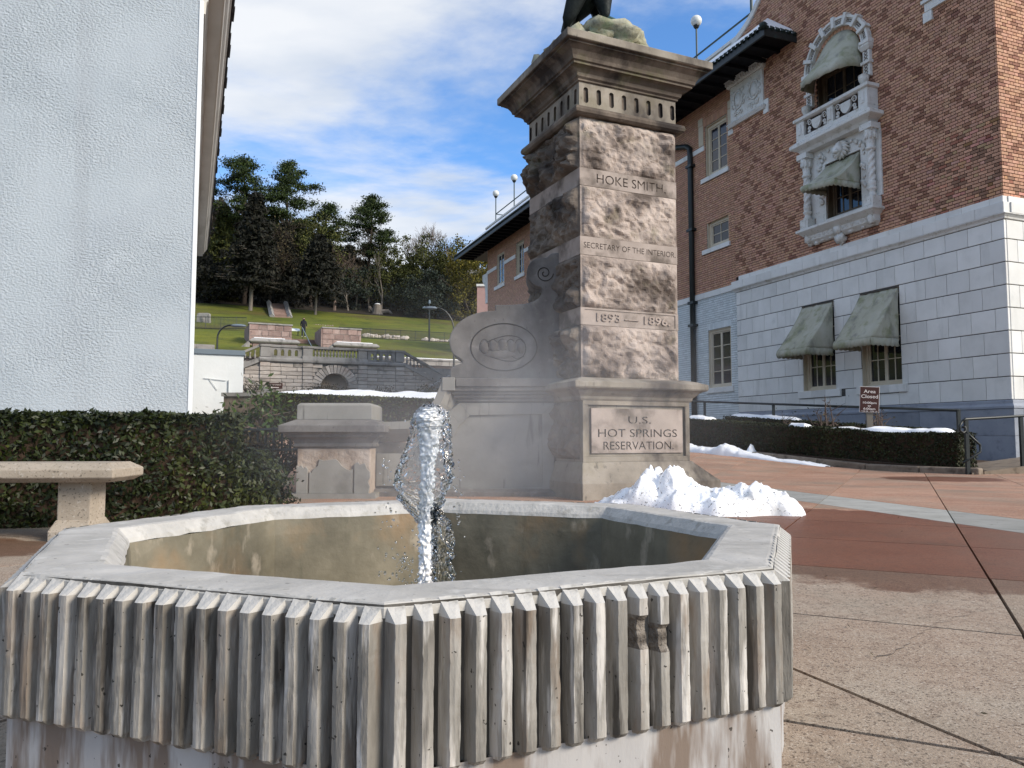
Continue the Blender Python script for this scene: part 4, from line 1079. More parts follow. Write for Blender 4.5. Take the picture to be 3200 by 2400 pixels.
# ---- glazed white block ground floor
CO = [1.42, 1.91, 2.40, 2.885, 3.375, 3.865, 4.355, 4.85, 5.27]
h_st = [(2.72, 3.94, 1.91, 4.32), (4.84, 6.05, 1.91, 4.32)]
mb = MB()
for a, b, c, d in rects(0.02, 8.95, 1.3, 5.6, h_st): mb.box(a, b, -.30, -.004, c, d)
mb.box(.022, .30, -3.2, -.3, 1.3, 5.6); mb.box(8.7, 8.95, -.3, -.05, 1.3, 5.6)
mb.build('block_joints', 'glazed_joint', bb)
for i, (c, d) in enumerate(zip(CO, CO[1:])):
    x = 0.0 - (.28 if i % 2 else 0)
    hs = [h for h in h_st if h[2] < (c + d) / 2 < h[3]]
    while x < 8.95:
        a, b = max(x, 0), min(x + .565, 8.95); x += .565
        segs = [(a, b)]
        for h in hs:
            ns = []
            for p, q in segs:
                if q <= h[0] or p >= h[1]: ns.append((p, q)); continue
                if p < h[0]: ns.append((p, h[0]))
                if q > h[1]: ns.append((h[1], q))
            segs = ns
        for p, q in segs:
            if q - p < .03: continue
            top = d
            if i == 0 and any(sx0 < (p + q) / 2 < sx1 for sx0, sx1 in ((2.56, 4.1), (4.66, 6.22))): top = 1.725
            if i == 5 and any(h[0] < (p + q) / 2 < h[1] for h in h_st): pass
            MB().box(p + .004 if p > 0 else p, q - .004, -.05, .012 + rb.uniform(0, .003), c + .009, top - .009).build('stone_block', 'glazed_block', bb, bevel=.008)
    y = 0
    for k in range(5):
        L_ = .36 if (k + i) % 2 == 0 else .56
        MB().box(-.012, .05, -(y + L_) + .004, -y - (.004 if k else .05), c + .009, d - .009).build('stone_block', 'glazed_block', bb, bevel=.008)
        y += L_
    MB().box(8.90, 8.962, -.14, -.05, c + .009, d - .009).build('stone_block', 'glazed_block', bb)
# moulding and capping courses
mp = [(.014, 5.275), (.03, 5.285), (.04, 5.32), (.075, 5.36), (.10, 5.375), (.10, 5.39)]
mb = MB(); mb.loft([[(-o_, o_, z), (8.97 + o_, o_, z), (8.97 + o_, -.12, z), (.3, -.12, z), (.3, -3.2, z), (-o_, -3.2, z)] for o_, z in mp]); mb.build('string_moulding', 'terracotta', bb)
x = -.07; i = 0
while x < 9.05:
    b = min(x + .66, 9.08); MB().box(x + (.003 if i else 0), b - .003, -.1, .10, 5.393, 5.628).build('cap_block', 'glazed_block', bb, bevel=.008)
    MB().box(max(-.02, x - .3), max(.05, b - .303), -.1, .045, 5.632, 5.772).build('cap_block', 'glazed_block', bb, bevel=.008); x = b; i += 1
for k in range(4):
    MB().box(-.10, .1, -.72 * (k + 1) + .003, -.72 * k - .101, 5.393, 5.628).build('cap_block', 'glazed_block', bb, bevel=.008)
    MB().box(-.045, .1, -.72 * (k + 1) + .003, -.72 * k - .101, 5.632, 5.772).build('cap_block', 'glazed_block', bb, bevel=.008)
# granite base
mb = MB(); mb.loft([[(-o_, o_, z), (8.97, o_, z), (8.97, -.2, z), (.3, -.2, z), (.3, -3.2, z), (-o_, -3.2, z)] for o_, z in [(.10, 1.24), (.10, 1.285), (.05, 1.34), (.045, 1.40), (.03, 1.418)]]); mb.build('base_moulding', 'granite', bb)
for i, (c, d) in enumerate([(-.3, .655), (.66, 1.236)]):
    for k in range(6):
        a = -.08 + k * 1.6 + (.7 if i else 0); a = max(-.08, a) if k else -.08; b = -.08 + (k + 1) * 1.6 + (.7 if i else 0) - .006
        MB().box(a, min(b, 8.97), -.2, .08, c, d).build('base_block', 'granite', bb, bevel=.006)
    for k in range(2): MB().box(-.08, .2, -1.6 * (k + 1) + .004, -1.6 * k - .201, c, d).build('base_block', 'granite', bb, bevel=.006)
# ---- windows
def window(x0, x1, z0, z1, y, cols, rows, mf='window_frame', depth=.16, leaves=2, sill=None, fw=.07, glass='glass_dark'):
    w = empty('window', (0, 0, 0), 0, bb)
    mb = MB()
    mb.box(x0 - .01, x0 + .012, y - depth, y - .005, z0, z1); mb.box(x1 - .012, x1 + .01, y - depth, y - .005, z0, z1)
    mb.box(x0 + .012, x1 - .012, y - depth, y - .005, z1 - .012, z1 + .01); mb.box(x0 + .012, x1 - .012, y - depth, y - .005, z0 - .01, z0 + .012)
    mb.box(x0 + .012, x0 + .012 + fw, y - depth, y - depth + .09, z0 + .012, z1 - .012); mb.box(x1 - .012 - fw, x1 - .012, y - depth, y - depth + .09, z0 + .012, z1 - .012)
    mb.box(x0 + .012 + fw, x1 - .012 - fw, y - depth, y - depth + .09, z1 - .012 - fw, z1 - .012); mb.box(x0 + .012 + fw, x1 - .012 - fw, y - depth, y - depth + .09, z0 + .012, z0 + .012 + fw)
    mb.build('frame', mf, w, bevel=.004)
    a0, b0, c0, d0 = x0 + .012 + fw, x1 - .012 - fw, z0 + .012 + fw, z1 - .012 - fw
    lw = (b0 - a0) / leaves
    for l in range(leaves):
        a, b = a0 + l * lw, a0 + (l + 1) * lw
        sw_ = .045; mb = MB(); yy = y - depth + .015
        mb.box(a + .002, a + sw_, yy, yy + .045, c0, d0); mb.box(b - sw_, b - .002, yy, yy + .045, c0, d0); mb.box(a + sw_, b - sw_, yy, yy + .045, d0 - sw_, d0); mb.box(a + sw_, b - sw_, yy, yy + .045, c0, c0 + sw_)
        gw, gh = (b - a - 2 * sw_) / cols, (d0 - c0 - 2 * sw_) / rows
        for k in range(1, cols): mb.box(a + sw_ + k * gw - .012, a + sw_ + k * gw + .012, yy + .005, yy + .038, c0 + sw_, d0 - sw_)
        for k in range(1, rows): mb.box(a + sw_, b - sw_, yy + .007, yy + .036, c0 + sw_ + k * gh - .012, c0 + sw_ + k * gh + .012)
        mb.build('sash', mf, w)
        for k in range(cols):
            for j in range(rows):
                MB().box(a + sw_ + k * gw + .012, a + sw_ + (k + 1) * gw - .012, yy + .012, yy + .02, c0 + sw_ + j * gh + .012, c0 + sw_ + (j + 1) * gh - .012).build('pane', glass, w)
    if sill:
        sx0, sx1, sz0, sz1, sy, m = sill
        n = 3; ww_ = (sx1 - sx0) / n
        for k in range(n): MB().box(sx0 + k * ww_ + .002, sx0 + (k + 1) * ww_ - .002, y - depth + .02, y + sy, sz0, sz1).build('sill', m, w, bevel=.008)
    return w
window(2.72, 3.94, 1.93, 4.33, 0, 2, 4, depth=.22, sill=(2.56, 4.10, 1.73, 1.925, .07, 'glazed_block'))
window(4.84, 6.05, 1.93, 4.33, 0, 2, 4, depth=.22, sill=(4.66, 6.22, 1.73, 1.925, .07, 'glazed_block'))
window(9.44, 10.63, 2.30, 4.25, -.12, 1, 4, depth=.14, sill=(9.30, 10.78, 2.12, 2.295, .06, 'glazed_block'))
window(9.44, 10.60, 7.08, 8.00, -.12, 2, 2, depth=.18, leaves=1, fw=.10, sill=(9.33, 10.85, 6.92, 7.075, .07, 'glazed_block'))
window(9.44, 10.60, 9.59, 11.39, -.12, 1, 4, depth=.18, fw=.10, sill=(9.33, 10.85, 9.43, 9.585, .07, 'glazed_block'))
window(30.31, 31.46, 9.69, 11.58, -.12, 1, 4, depth=.1, sill=(30.2, 31.9, 9.48, 9.685, .07, 'glazed_block'))
window(27.27, 28.40, 9.67, 11.53, -.12, 1, 4, depth=.18, fw=.10, sill=(27.15, 28.6, 9.47, 9.665, .07, 'glazed_block'))
window(BX - .68, BX + .52, 6.61, 8.10, 0, 2, 3, mf='dark_frame', depth=.24)
window(BX - .78, BX + .78, 9.5, 10.80, 0, 2, 2, mf='dark_frame', depth=.24, leaves=2, fw=.1)
# soldier bricks over the windows, quoin strips beside the tall one
sold = MB()
wsold = MB()
k = 9.40
while k < 10.65: wsold.box(k + .004, k + .066, -.13, -.103, 4.275, 4.475, wt(0, 0, 0)); k += .076
wsold.build('soldier_course', 'white_brick', bb, kind='stuff')
for x0, x1, z, h in [(9.40, 10.65, 11.42, .24), (27.2, 28.45, 11.56, .22), (30.25, 31.52, 11.61, .22)]:
    k = x0
    while k < x1: sold.box(k + .004, k + .068, -.13, -.103, z, z + h, brick_tint(0, 0, False, False)); k += .076
sold.build('soldier_course', 'brick', bb, kind='stuff')
for a, b, c, d in [(9.08, 9.34, 11.52, 11.78), (10.74, 11.0, 11.52, 11.78), (10.72, 10.98, 10.80, 11.50), (9.1, 9.35, 10.8, 11.5)]:
    MB().box(a, b, -.14, -.095, c, d).build('buff_panel', 'window_frame', bb, bevel=.004)
# lunette glazing and arched surround
n_ = 20
mb = MB(); pts = [(BX + .76 * math.cos(R(180 * i / n_)), 10.815 + .78 * math.sin(R(180 * i / n_))) for i in range(n_ + 1)]
mb.prism(pts, -.235, -.225); mb.build('lunette_glass', 'glass_dark', bb)
mb = MB(); mb.tube([(BX + .76 * math.cos(R(180 * i / n_)), -.2, 10.815 + .78 * math.sin(R(180 * i / n_))) for i in range(n_ + 1)], .045, 8); mb.box(BX - .03, BX + .03, -.22, -.17, 10.82, 11.55); mb.build('lunette_frame', 'dark_frame', bb)
bay = empty('bay_surround', (0, 0, 0), 0, bb)
mb = MB()
for i in range(22):
    t0, t1 = 180 * i / 22 + .6, 180 * (i + 1) / 22 - .6
    p = [(BX + r_ * math.cos(R(t)), ARC[1] + r_ * math.sin(R(t))) for r_, t in ((.80, t0), (.80, t1), (.905, t1), (.905, t0))]
    mb.prism(p[::-1], -.14, .02, brick_tint(0, 0, False, False))
mb.build('brick_arch_ring', 'brick', bay)
def arch_band(r0, r1, y0, y1, name, m='terracotta', n=28, a0=0, a1=180):
    mb = MB(); rings = []
    for i in range(n + 1):
        t = R(a0 + (a1 - a0) * i / n); c, s_ = math.cos(t), math.sin(t)
        rings.append([(BX + r0 * c, y0, ARC[1] + r0 * s_), (BX + r0 * c, y1, ARC[1] + r0 * s_), (BX + r1 * c, y1, ARC[1] + r1 * s_), (BX + r1 * c, y0, ARC[1] + r1 * s_)])
    mb.loft(rings[::-1]); return mb.build(name, m, bay)
arch_band(.905, 1.12, -.05, .09, 'archivolt'); arch_band(1.085, 1.15, -.05, .15, 'outer_moulding'); arch_band(.90, .935, -.05, .13, 'inner_moulding')
for i in range(9):
    t = R(0 + 180 * i / 8); c, s_ = math.cos(t), math.sin(t); tn = (-s_, c); mb = MB(); w_ = .055
    p = [(BX + r_ * c + k * w_ * tn[0] * (.8 + .25 * (r_ > 1)), ARC[1] + r_ * s_ + k * w_ * tn[1] * (.8 + .25 * (r_ > 1))) for r_, k in ((.885, -1), (.885, 1), (1.20, 1), (1.20, -1))]
    mb.prism(p, -.02, .20); mb.build('voussoir_key', 'terracotta', bay, bevel=.01)
    if i < 8:
        mb = MB()
        for k in range(5):
            tt = R(180 * (i + .2 + .15 * k) / 8); mb.tube([(BX + 1.01 * math.cos(tt) + .032 * math.cos(a), .095, ARC[1] + 1.01 * math.sin(tt) + .032 * math.sin(a)) for a in [2 * math.pi * j / 8 for j in range(9)]], .010, 5, False)
        mb.build('guilloche', 'carving', bay)
for sx in (-1, 1):
    c_ = BX + sx * 1.02
    MB().box(c_ - .11, c_ + .11, -.05, .10, 9.92, 10.80).build('pilaster', 'terracotta', bay, bevel=.01)
    MB().square([(c_ - .13, c_ + .13, -.05, .12, 10.62), (c_ - .17, c_ + .17, -.05, .18, 10.72), (c_ - .17, c_ + .17, -.05, .18, 10.80)]).build('impost', 'terracotta', bay)
    MB().box(c_ - .15, c_ + .15, -.05, .15, 10.25, 10.33).build('pilaster_band', 'terracotta', bay, bevel=.006)
    mb = MB()
    for k in range(8): mb.tube([(c_ + .05 * math.cos(a), .105, 10.03 + k * .085 + .033 * math.sin(a)) for a in [2 * math.pi * j / 8 for j in range(9)]], .010, 5, False)
    mb.build('guilloche', 'carving', bay)
    MB().lathe([(.05, 9.60), (.10, 9.63), (.045, 9.67), (.075, 9.70), (.125, 9.80), (.135, 9.87), (.12, 9.90), (.14, 9.915), (.06, 9.96)], 16, (c_, .20, 0)).build('urn', 'terracotta', bay, smooth=True)
    # twisted column below
    c2 = BX + sx * 1.13; mb = MB(); rings = []
    for i in range(60):
        z = 7.12 + i * .0135; rings.append([(c2 + (.085 + .014 * math.cos(3 * a - z * 32)) * math.cos(a), .16 + (.085 + .014 * math.cos(3 * a - z * 32)) * math.sin(a), z) for a in [2 * math.pi * j / 18 for j in range(18)]])
    mb.loft(rings); mb.build('twisted_shaft', 'terracotta', bay, smooth=True)
    MB().lathe([(.11, 6.72), (.12, 6.76), (.09, 6.80), (.07, 6.86), (.11, 6.90), (.12, 6.95), (.08, 6.98), (.105, 7.02), (.105, 7.09), (.09, 7.125)], 16, (c2, .16, 0)).build('column_base', 'terracotta', bay, smooth=True)
    MB().lathe([(.09, 7.91), (.12, 7.95), (.13, 7.99), (.095, 8.02), (.10, 8.12), (.14, 8.36), (.17, 8.44)], 16, (c2, .16, 0)).build('capital', 'terracotta', bay, smooth=True)
    mb = MB()
    for k in range(8):
        a = 2 * math.pi * k / 8; mb.ball((c2 + .125 * math.cos(a), .16 + .125 * math.sin(a), 8.30), .05, 8, 6, (.8, .8, 2.2), .3, k)
    for k in (-1, 1): mb.tube([(c2 + k * (.15 + .05 * (1 - j / 10) * math.cos(j * .9)), .27, 8.44 + .05 * (1 - j / 10) * math.sin(j * .9)) for j in range(10)], .02, 6)
    mb.build('acanthus', 'terracotta', bay, smooth=True)
    MB().box(c2 - .15, c2 + .15, -.02, .31, 6.43, 6.72).build('pedestal', 'terracotta', bay, bevel=.01)
    MB().box(c2 - .09, c2 + .09, .312, .322, 6.49, 6.66).build('pedestal_panel', 'terracotta', bay)
    MB().box(c2 - .21, c2 + .21, -.02, .05, 6.73, 8.45).build('column_backing', 'terracotta', bay)
    MB().box(c2 - .19, c2 + .19, -.02, .34, 8.44, 8.60).build('abacus', 'terracotta', bay, bevel=.01)
# balcony
mb = MB(); mb.square([(BX - 1.2, BX + 1.2, -.02, .28, 8.60), (BX - 1.25, BX + 1.25, -.02, .34, 8.68), (BX - 1.42, BX + 1.42, -.02, .46, 8.76), (BX - 1.44, BX + 1.44, -.02, .48, 8.78), (BX - 1.44, BX + 1.44, -.02, .48, 8.86), (BX - 1.32, BX + 1.32, -.02, .40, 8.94)]); mb.build('balcony_slab', 'terracotta', bay)
MB().box(BX - 1.27, BX + 1.27, -.02, .37, 8.94, 9.06).build('balcony_plinth', 'terracotta', bay, bevel=.008)
MB().square([(BX - 1.27, BX + 1.27, -.02, .36, 9.50), (BX - 1.33, BX + 1.33, -.02, .42, 9.53), (BX - 1.33, BX + 1.33, -.02, .42, 9.61), (BX - 1.3, BX + 1.3, -.02, .38, 9.63)]).build('balcony_rail', 'terracotta', bay)
MB().box(BX - 1.16, BX + 1.16, .23, .27, 9.06, 9.50).build('balcony_ground', 'mortar', bay)
for k in (-1.12, 0, 1.12):
    w_ = .15 if k else .11
    MB().box(BX + k - w_, BX + k + w_, .0 if k else .2, .365, 9.06, 9.50).build('balcony_post', 'terracotta', bay, bevel=.008)
    MB().box(BX + k - .05, BX + k + .05, .365, .385, 9.13, 9.43).build('post_drop', 'terracotta', bay, bevel=.008)
for k in (-.52, .52):
    mb = MB()
    mb.prism([(BX + k - .17, 9.42), (BX + k + .17, 9.42), (BX + k + .16, 9.25), (BX + k + .09, 9.15), (BX + k, 9.11), (BX + k - .09, 9.15), (BX + k - .16, 9.25)], .27, .345)
    mb.build('shield', 'terracotta', bay, bevel=.008)
    mb = MB()
    for sg in (-1, 1):
        for (rr, dz) in ((.10, .12), (.06, -.05)):
            mb.tube([(BX + k + sg * .28 + rr * (1 - j / 18) * math.cos(j * .6), .31, 9.26 + dz + rr * (1 - j / 18) * math.sin(j * .6)) for j in range(15)], .017, 6)
        mb.ball((BX + k + sg * .30, .30, 9.14), .05, 8, 6, (1.3, .5, .8), .4, 3)
    mb.build('scrollwork', 'terracotta', bay, smooth=True, kind='stuff')
# lower window: carved frame, lion mask, bracketed sill
mb = MB(); f0, f1 = BX - .92, BX + .92
for a, b, c, d in rects(f0, f1, 6.45, 8.60, [(BX - .70, BX + .54, 6.59, 8.12)]): mb.box(a, b, -.03, .06, c, d)
mb.build('carved_frame', 'terracotta', bay)
mb = MB(); rr = random.Random(4)
for i in range(46):
    side = i % 3
    if side == 0: p = (BX - .80 + rr.uniform(-.05, .05), .075, rr.uniform(7.0, 8.2))
    elif side == 1: p = (BX + .70 + rr.uniform(-.09, .09), .075, rr.uniform(7.0, 8.2))
    else: p = (rr.uniform(BX - .8, BX + .8), .085, rr.uniform(8.22, 8.46))
    mb.ball(p, rr.uniform(.035, .07), 8, 6, (1, .6, 1.2), .7, i)
mb.build('carved_foliage', 'terracotta', bay, smooth=True)
mb = MB(); mb.ball((BX - .1, .17, 8.30), .17, 14, 10, (.9, .9, 1.1), .45, 5); mb.ball((BX - .1, .30, 8.24), .085, 10, 8, (1, .9, .8), .3, 6)
for k in range(14):
    a = 2 * math.pi * k / 14; mb.tube([(BX - .1 + .12 * math.cos(a), .16, 8.31 + .13 * math.sin(a)), (BX - .1 + .22 * math.cos(a + .2), .15, 8.30 + .21 * math.sin(a + .2)), (BX - .1 + .28 * math.cos(a + .5), .08, 8.30 + .25 * math.sin(a + .5))], [.05, .045, .015], 6)
mb.build('lion_mask', 'terracotta', bay, smooth=True)
mb = MB(); mb.square([(BX - 1.22, BX + 1.22, -.02, .24, 6.24), (BX - 1.30, BX + 1.30, -.02, .36, 6.33), (BX - 1.36, BX + 1.36, -.02, .40, 6.36), (BX - 1.36, BX + 1.36, -.02, .40, 6.42), (BX - 1.30, BX + 1.30, -.02, .34, 6.45)]); mb.build('bracket_sill', 'terracotta', bay)
mb = MB(); mb.square([(BX - 1.15, BX + 1.15, -.02, .08, 6.0), (BX - 1.22, BX + 1.22, -.02, .20, 6.10), (BX - 1.22, BX + 1.22, -.02, .22, 6.24)]); mb.build('corbel_frieze', 'terracotta', bay)
mb = MB()
for k in range(-6, 7): mb.tube([(BX + k * .165 + .055 * (1 - j / 16) * math.cos(j * .6), .215, 6.17 + .055 * (1 - j / 16) * math.sin(j * .6)) for j in range(13)], .012, 5)
for k in range(22): mb.ball((BX + rr.uniform(-1.15, 1.15), .10, 6.03 + rr.uniform(-.03, .03)), rr.uniform(.04, .07), 8, 6, (1.2, .9, .8), .6, k)
for k in (-1.1, 1.1): mb.ball((BX + k, .2, 6.16), .12, 12, 8, (.8, .8, 1.1), .4, k)
mb.ball((BX, .22, 6.17), .12, 12, 8, (1, .5, 1), .5, 3); mb.ball((BX, .12, 5.93), .15, 12, 8, (1, .8, 1), .6, 8); mb.ball((BX, .08, 5.85), .09, 10, 8, (.8, .8, 1), .5, 9)
mb.build('corbel_carving', 'terracotta', bay, smooth=True)
# cartouche panel below the eaves
pn = empty('cartouche_panel', (0, 0, 0), 0, bb)
MB().box(7.40, 8.98, -.02, .07, 10.86, 12.02).build('panel', 'terracotta', pn, bevel=.008)
MB().square([(7.34, 9.04, -.02, .10, 10.70), (7.28, 9.10, -.02, .16, 10.80), (7.36, 9.02, -.02, .10, 10.87)]).build('lower_moulding', 'terracotta', pn)
MB().square([(7.32, 9.06, -.02, .12, 12.02), (7.30, 9.08, -.02, .14, 12.07), (7.30, 9.08, -.02, .14, 12.2), (7.14, 9.24, -.02, .30, 12.3), (7.10, 9.28, -.02, .34, 12.40)]).build('panel_cornice', 'terracotta', pn)
dm = MB().box(0, .055, 0, .08, 0, .11).mesh('dentil'); dm.materials.append(MATS['terracotta'])
for k in range(15): link('dentil', dm, pn, (7.33 + k * .118, .14, 12.08))
MB().box(7.20, 7.42, -.02, .05, 10.55, 10.98).build('ear_block', 'glazed_block', pn)
for c_ in (7.80, 8.58):
    mb = MB(); mb.ball((c_, .075, 11.50), .15, 18, 10, (1, .35, 1.45)); mb.build('cartouche', 'terracotta', pn, smooth=True)
    mb = MB()
    mb.tube([(c_ + .21 * math.cos(a), .085, 11.50 + .29 * math.sin(a)) for a in [2 * math.pi * j / 28 for j in range(29)]], .035, 7, False)
    for sg in (-1, 1):
        for (dx, dz, rr_) in ((.24, .28, .07), (.25, -.16, .08), (.15, -.42, .08), (.27, .05, .05)):
            mb.tube([(c_ + sg * dx + rr_ * (1 - j / 18) * math.cos(j * .6), .09, 11.48 + dz + rr_ * (1 - j / 18) * math.sin(j * .6)) for j in range(15)], .022, 6)
    for k in range(10): mb.ball((c_ + rr.uniform(-.2, .2), .08, 11.06 + rr.uniform(-.1, .1)), rr.uniform(.02, .045), 7, 5, (1, .7, 1), .5, k)
    mb.build('cartouche_scrolls', 'terracotta', pn, smooth=True)
MB().box(.2, 1.66, -.02, .08, 10.70, 10.90).build('label_moulding', 'glazed_block', bb, bevel=.008)
MB().box(.15, 1.72, -.02, .13, 10.905, 10.99).build('label_moulding', 'glazed_block', bb, bevel=.008)
MB().box(1.48, 1.72, -.02, .07, 10.45, 10.698).build('label_moulding', 'glazed_block', bb, bevel=.008)
# ---- eaves, tiled roof with snow, parapet
ev = empty('eaves', (0, 0, 0), 0, bb)
MB().box(8.97, 36.0, -3.2, -.121, 12.46, 12.60).build('soffit', 'soffit', ev)
MB().square([(5.97, 36.0, -.10, 1.14, 12.24), (5.97, 36.0, -.10, 1.14, 12.30)]).build('soffit', 'soffit', ev)
MB().box(5.94, 36.03, 1.14, 1.20, 12.10, 12.32).build('fascia', 'pipe_green', ev, bevel=.01)
MB().box(5.94, 5.97, 0.02, 1.14, 12.10, 12.32).build('fascia', 'pipe_green', ev)
for k in range(46):
    MB().box(6.6 + k * .64, 6.72 + k * .64, .05, 1.13, 12.12, 12.235).build('rafter_end', 'soffit', ev)
mb = MB()
mb.add([(5.95, 1.22, 12.33), (36.05, 1.22, 12.33), (34.6, -1.25, 14.45), (8.95, -1.25, 14.45), (8.95, -.02, 13.394), (7.2, -.02, 13.394)], [(0, 1, 2, 3, 4, 5)])
mb.add([(5.95, 1.22, 12.33), (7.2, -.02, 13.394), (5.95, -.02, 12.33)], [(0, 1, 2)]); mb.build('roof_slope', 'roof_tile', ev)
mb = MB(); mb.add([(36.05, 1.22, 12.33), (36.05, -4.5, 12.33), (34.6, -3, 14.45), (34.6, -1.25, 14.45)], [(0, 1, 2, 3)]); mb.add([(36.0, -4.5, 12.25), (33.2, -4.5, 12.25), (33.2, 1.15, 12.25), (36.0, 1.15, 12.25)], [(0, 1, 2, 3)]); mb.build('hip_slope', 'roof_tile', ev)
tl = MB(); k = 6.05
while k < 36: tl.tube([(k, 1.27, 12.325), (k, 1.0, 12.50)], .05, 8); k += .20
k = .1
while k < 1.15: tl.tube([(5.90, k, 12.325), (6.2, k, 12.57)], .05, 8); k += .2
tl.ball((5.93, 1.23, 12.37), .11, 12, 8, (1, 1, 1)); tl.build('roof_tiles', 'roof_tile', ev, kind='stuff')
# snow lying on the tiles
mb = MB(); n1, n2 = 200, 8; vs = []; fs = []
for i in range(n1 + 1):
    for j in range(n2 + 1):
        t = j / n2; y_e = 1.24
        s_a = 6.02 + (35.9 - 6.02) * i / n1; top_y = -.06 if s_a < 8.9 else -1.18
        y = y_e + (top_y - y_e) * t; s_ = max(s_a, 6.02 + (1.24 - y) * 1.0)
        th = .13 if 0 < j < n2 else (.03 if j == 0 else .06)
        vs.append((s_, y + (.03 * mnoise.noise(Vector((s_ * 2.5, 0, 1))) if j < 2 else 0), 12.33 + (1.22 - y) * .858 + th + .02 * mnoise.noise(Vector((s_ * 2, y * 2, 0)))))
for i in range(n1):
    for j in range(n2):
        a = i * (n2 + 1) + j; fs.append((a, a + 1, a + n2 + 2, a + n2 + 1))
mb.add(vs, fs); vs = []; fs = []
for i in range(9):
    for j in range(7):
        y = 1.2 - 1.2 * i / 8; t = j / 6; s_ = 5.97 + t * (1.22 - y) * 1.0
        vs.append((s_, y, 12.33 + (s_ - 5.95) * .855 + (.12 if 0 < j else .03)))
for i in range(8):
    for j in range(6): a = i * 7 + j; fs.append((a, a + 1, a + 8, a + 7))
mb.add(vs, fs); mb.build('roof_snow', 'snow', ev, smooth=True)
MB().box(9.0, 36.8, -1.6, -1.27, 14.3, 14.62).build('parapet', 'window_frame', ev)
x = 9.0
while x < 36.8: MB().box(x, min(x + .98, 36.85), -1.65, -1.22, 14.62, 14.74).build('parapet_coping', 'terracotta', ev, bevel=.01); x += .985
# curved gable coping
mb = MB(); rings = []
for i in range(len(GAB) - 1):
    for k in range(4):
        t = k / 4; rings.append((GAB[i][0] + (GAB[i + 1][0] - GAB[i][0]) * t, GAB[i][1] + (GAB[i + 1][1] - GAB[i][1]) * t))
rings.append(GAB[-1])
rr_ = []
for i, (x, z) in enumerate(rings):
    a, b = rings[max(0, i - 1)], rings[min(len(rings) - 1, i + 1)]; l = math.hypot(b[0] - a[0], b[1] - a[1]); nx_, nz_ = (b[1] - a[1]) / l, -(b[0] - a[0]) / l
    rr_.append([(x - nx_ * .08, -.30, z - nz_ * .08), (x - nx_ * .08, .07, z - nz_ * .08), (x + nx_ * .10, .07, z + nz_ * .10), (x + nx_ * .10, -.30, z + nz_ * .10)])
mb.loft(rr_); mb.build('gable_coping', 'terracotta', ev)
# roof rail and flag pole
mb = MB(); mb.tube([(9.3, -1.45, 15.32), (35.4, -1.45, 15.32)], .035, 8); mb.tube([(35.4, -1.45, 15.32), (35.4, -3.2, 15.32)], .03, 8); mb.build('roof_rail', 'lamp_metal', ev)
mb = MB(); mb.tube([(9.68, -1.45, 14.7), (9.68, -1.45, 18.5)], .05, 10); mb.build('roof_pole', 'lamp_metal', ev)
# globe lamps on the roof edge: things of their own
def bw(s_, y, z): return bb.matrix_world @ Vector((s_, y, z))
bpy.context.view_layer.update()
lamp0 = None
for s_, lab in ((35.4, 'white globe roof lamp at the far end of the roof rail, before the woods'), (32.1, 'white globe roof lamp rising from the roof rail beside the end lamp'), (12.9, 'white globe roof lamp beside the tall gable and pole')):
    if lamp0 is None:
        g = lamp0 = empty('globe_lamp'); MB().tube([(0, 0, 0), (0, 0, 1.68)], .035, 8).build('post', 'lamp_metal', g)
        MB().lathe([(.05, 1.66), (.09, 1.70), (.12, 1.76), (.12, 1.79)], 12).build('fitter', 'iron', g); MB().ball((0, 0, 1.97), .215, 20, 14).build('globe', 'globe_glass', g, smooth=True)
    else: g = copy_tree(lamp0)
    g.location = bw(s_, -1.45, 14.74); tag(g, lab, 'lamp', 'globe lamps along the roof')
# downpipe
mb = MB(); mb.tube([(12.6, .0, 11.35), (12.1, -.02, 11.2), (11.6, -.02, 11.05), (11.42, -.02, 10.9), (11.4, -.02, 10.6), (11.4, -.02, .2)], .095, 10); dp = mb.build('downpipe', 'pipe_green', bb, smooth=True)
for z in (10.2, 7.9, 5.3, 4.5): MB().box(11.22, 11.55, -.12, .09, z, z + .09).build('pipe_bracket', 'pipe_green', dp)
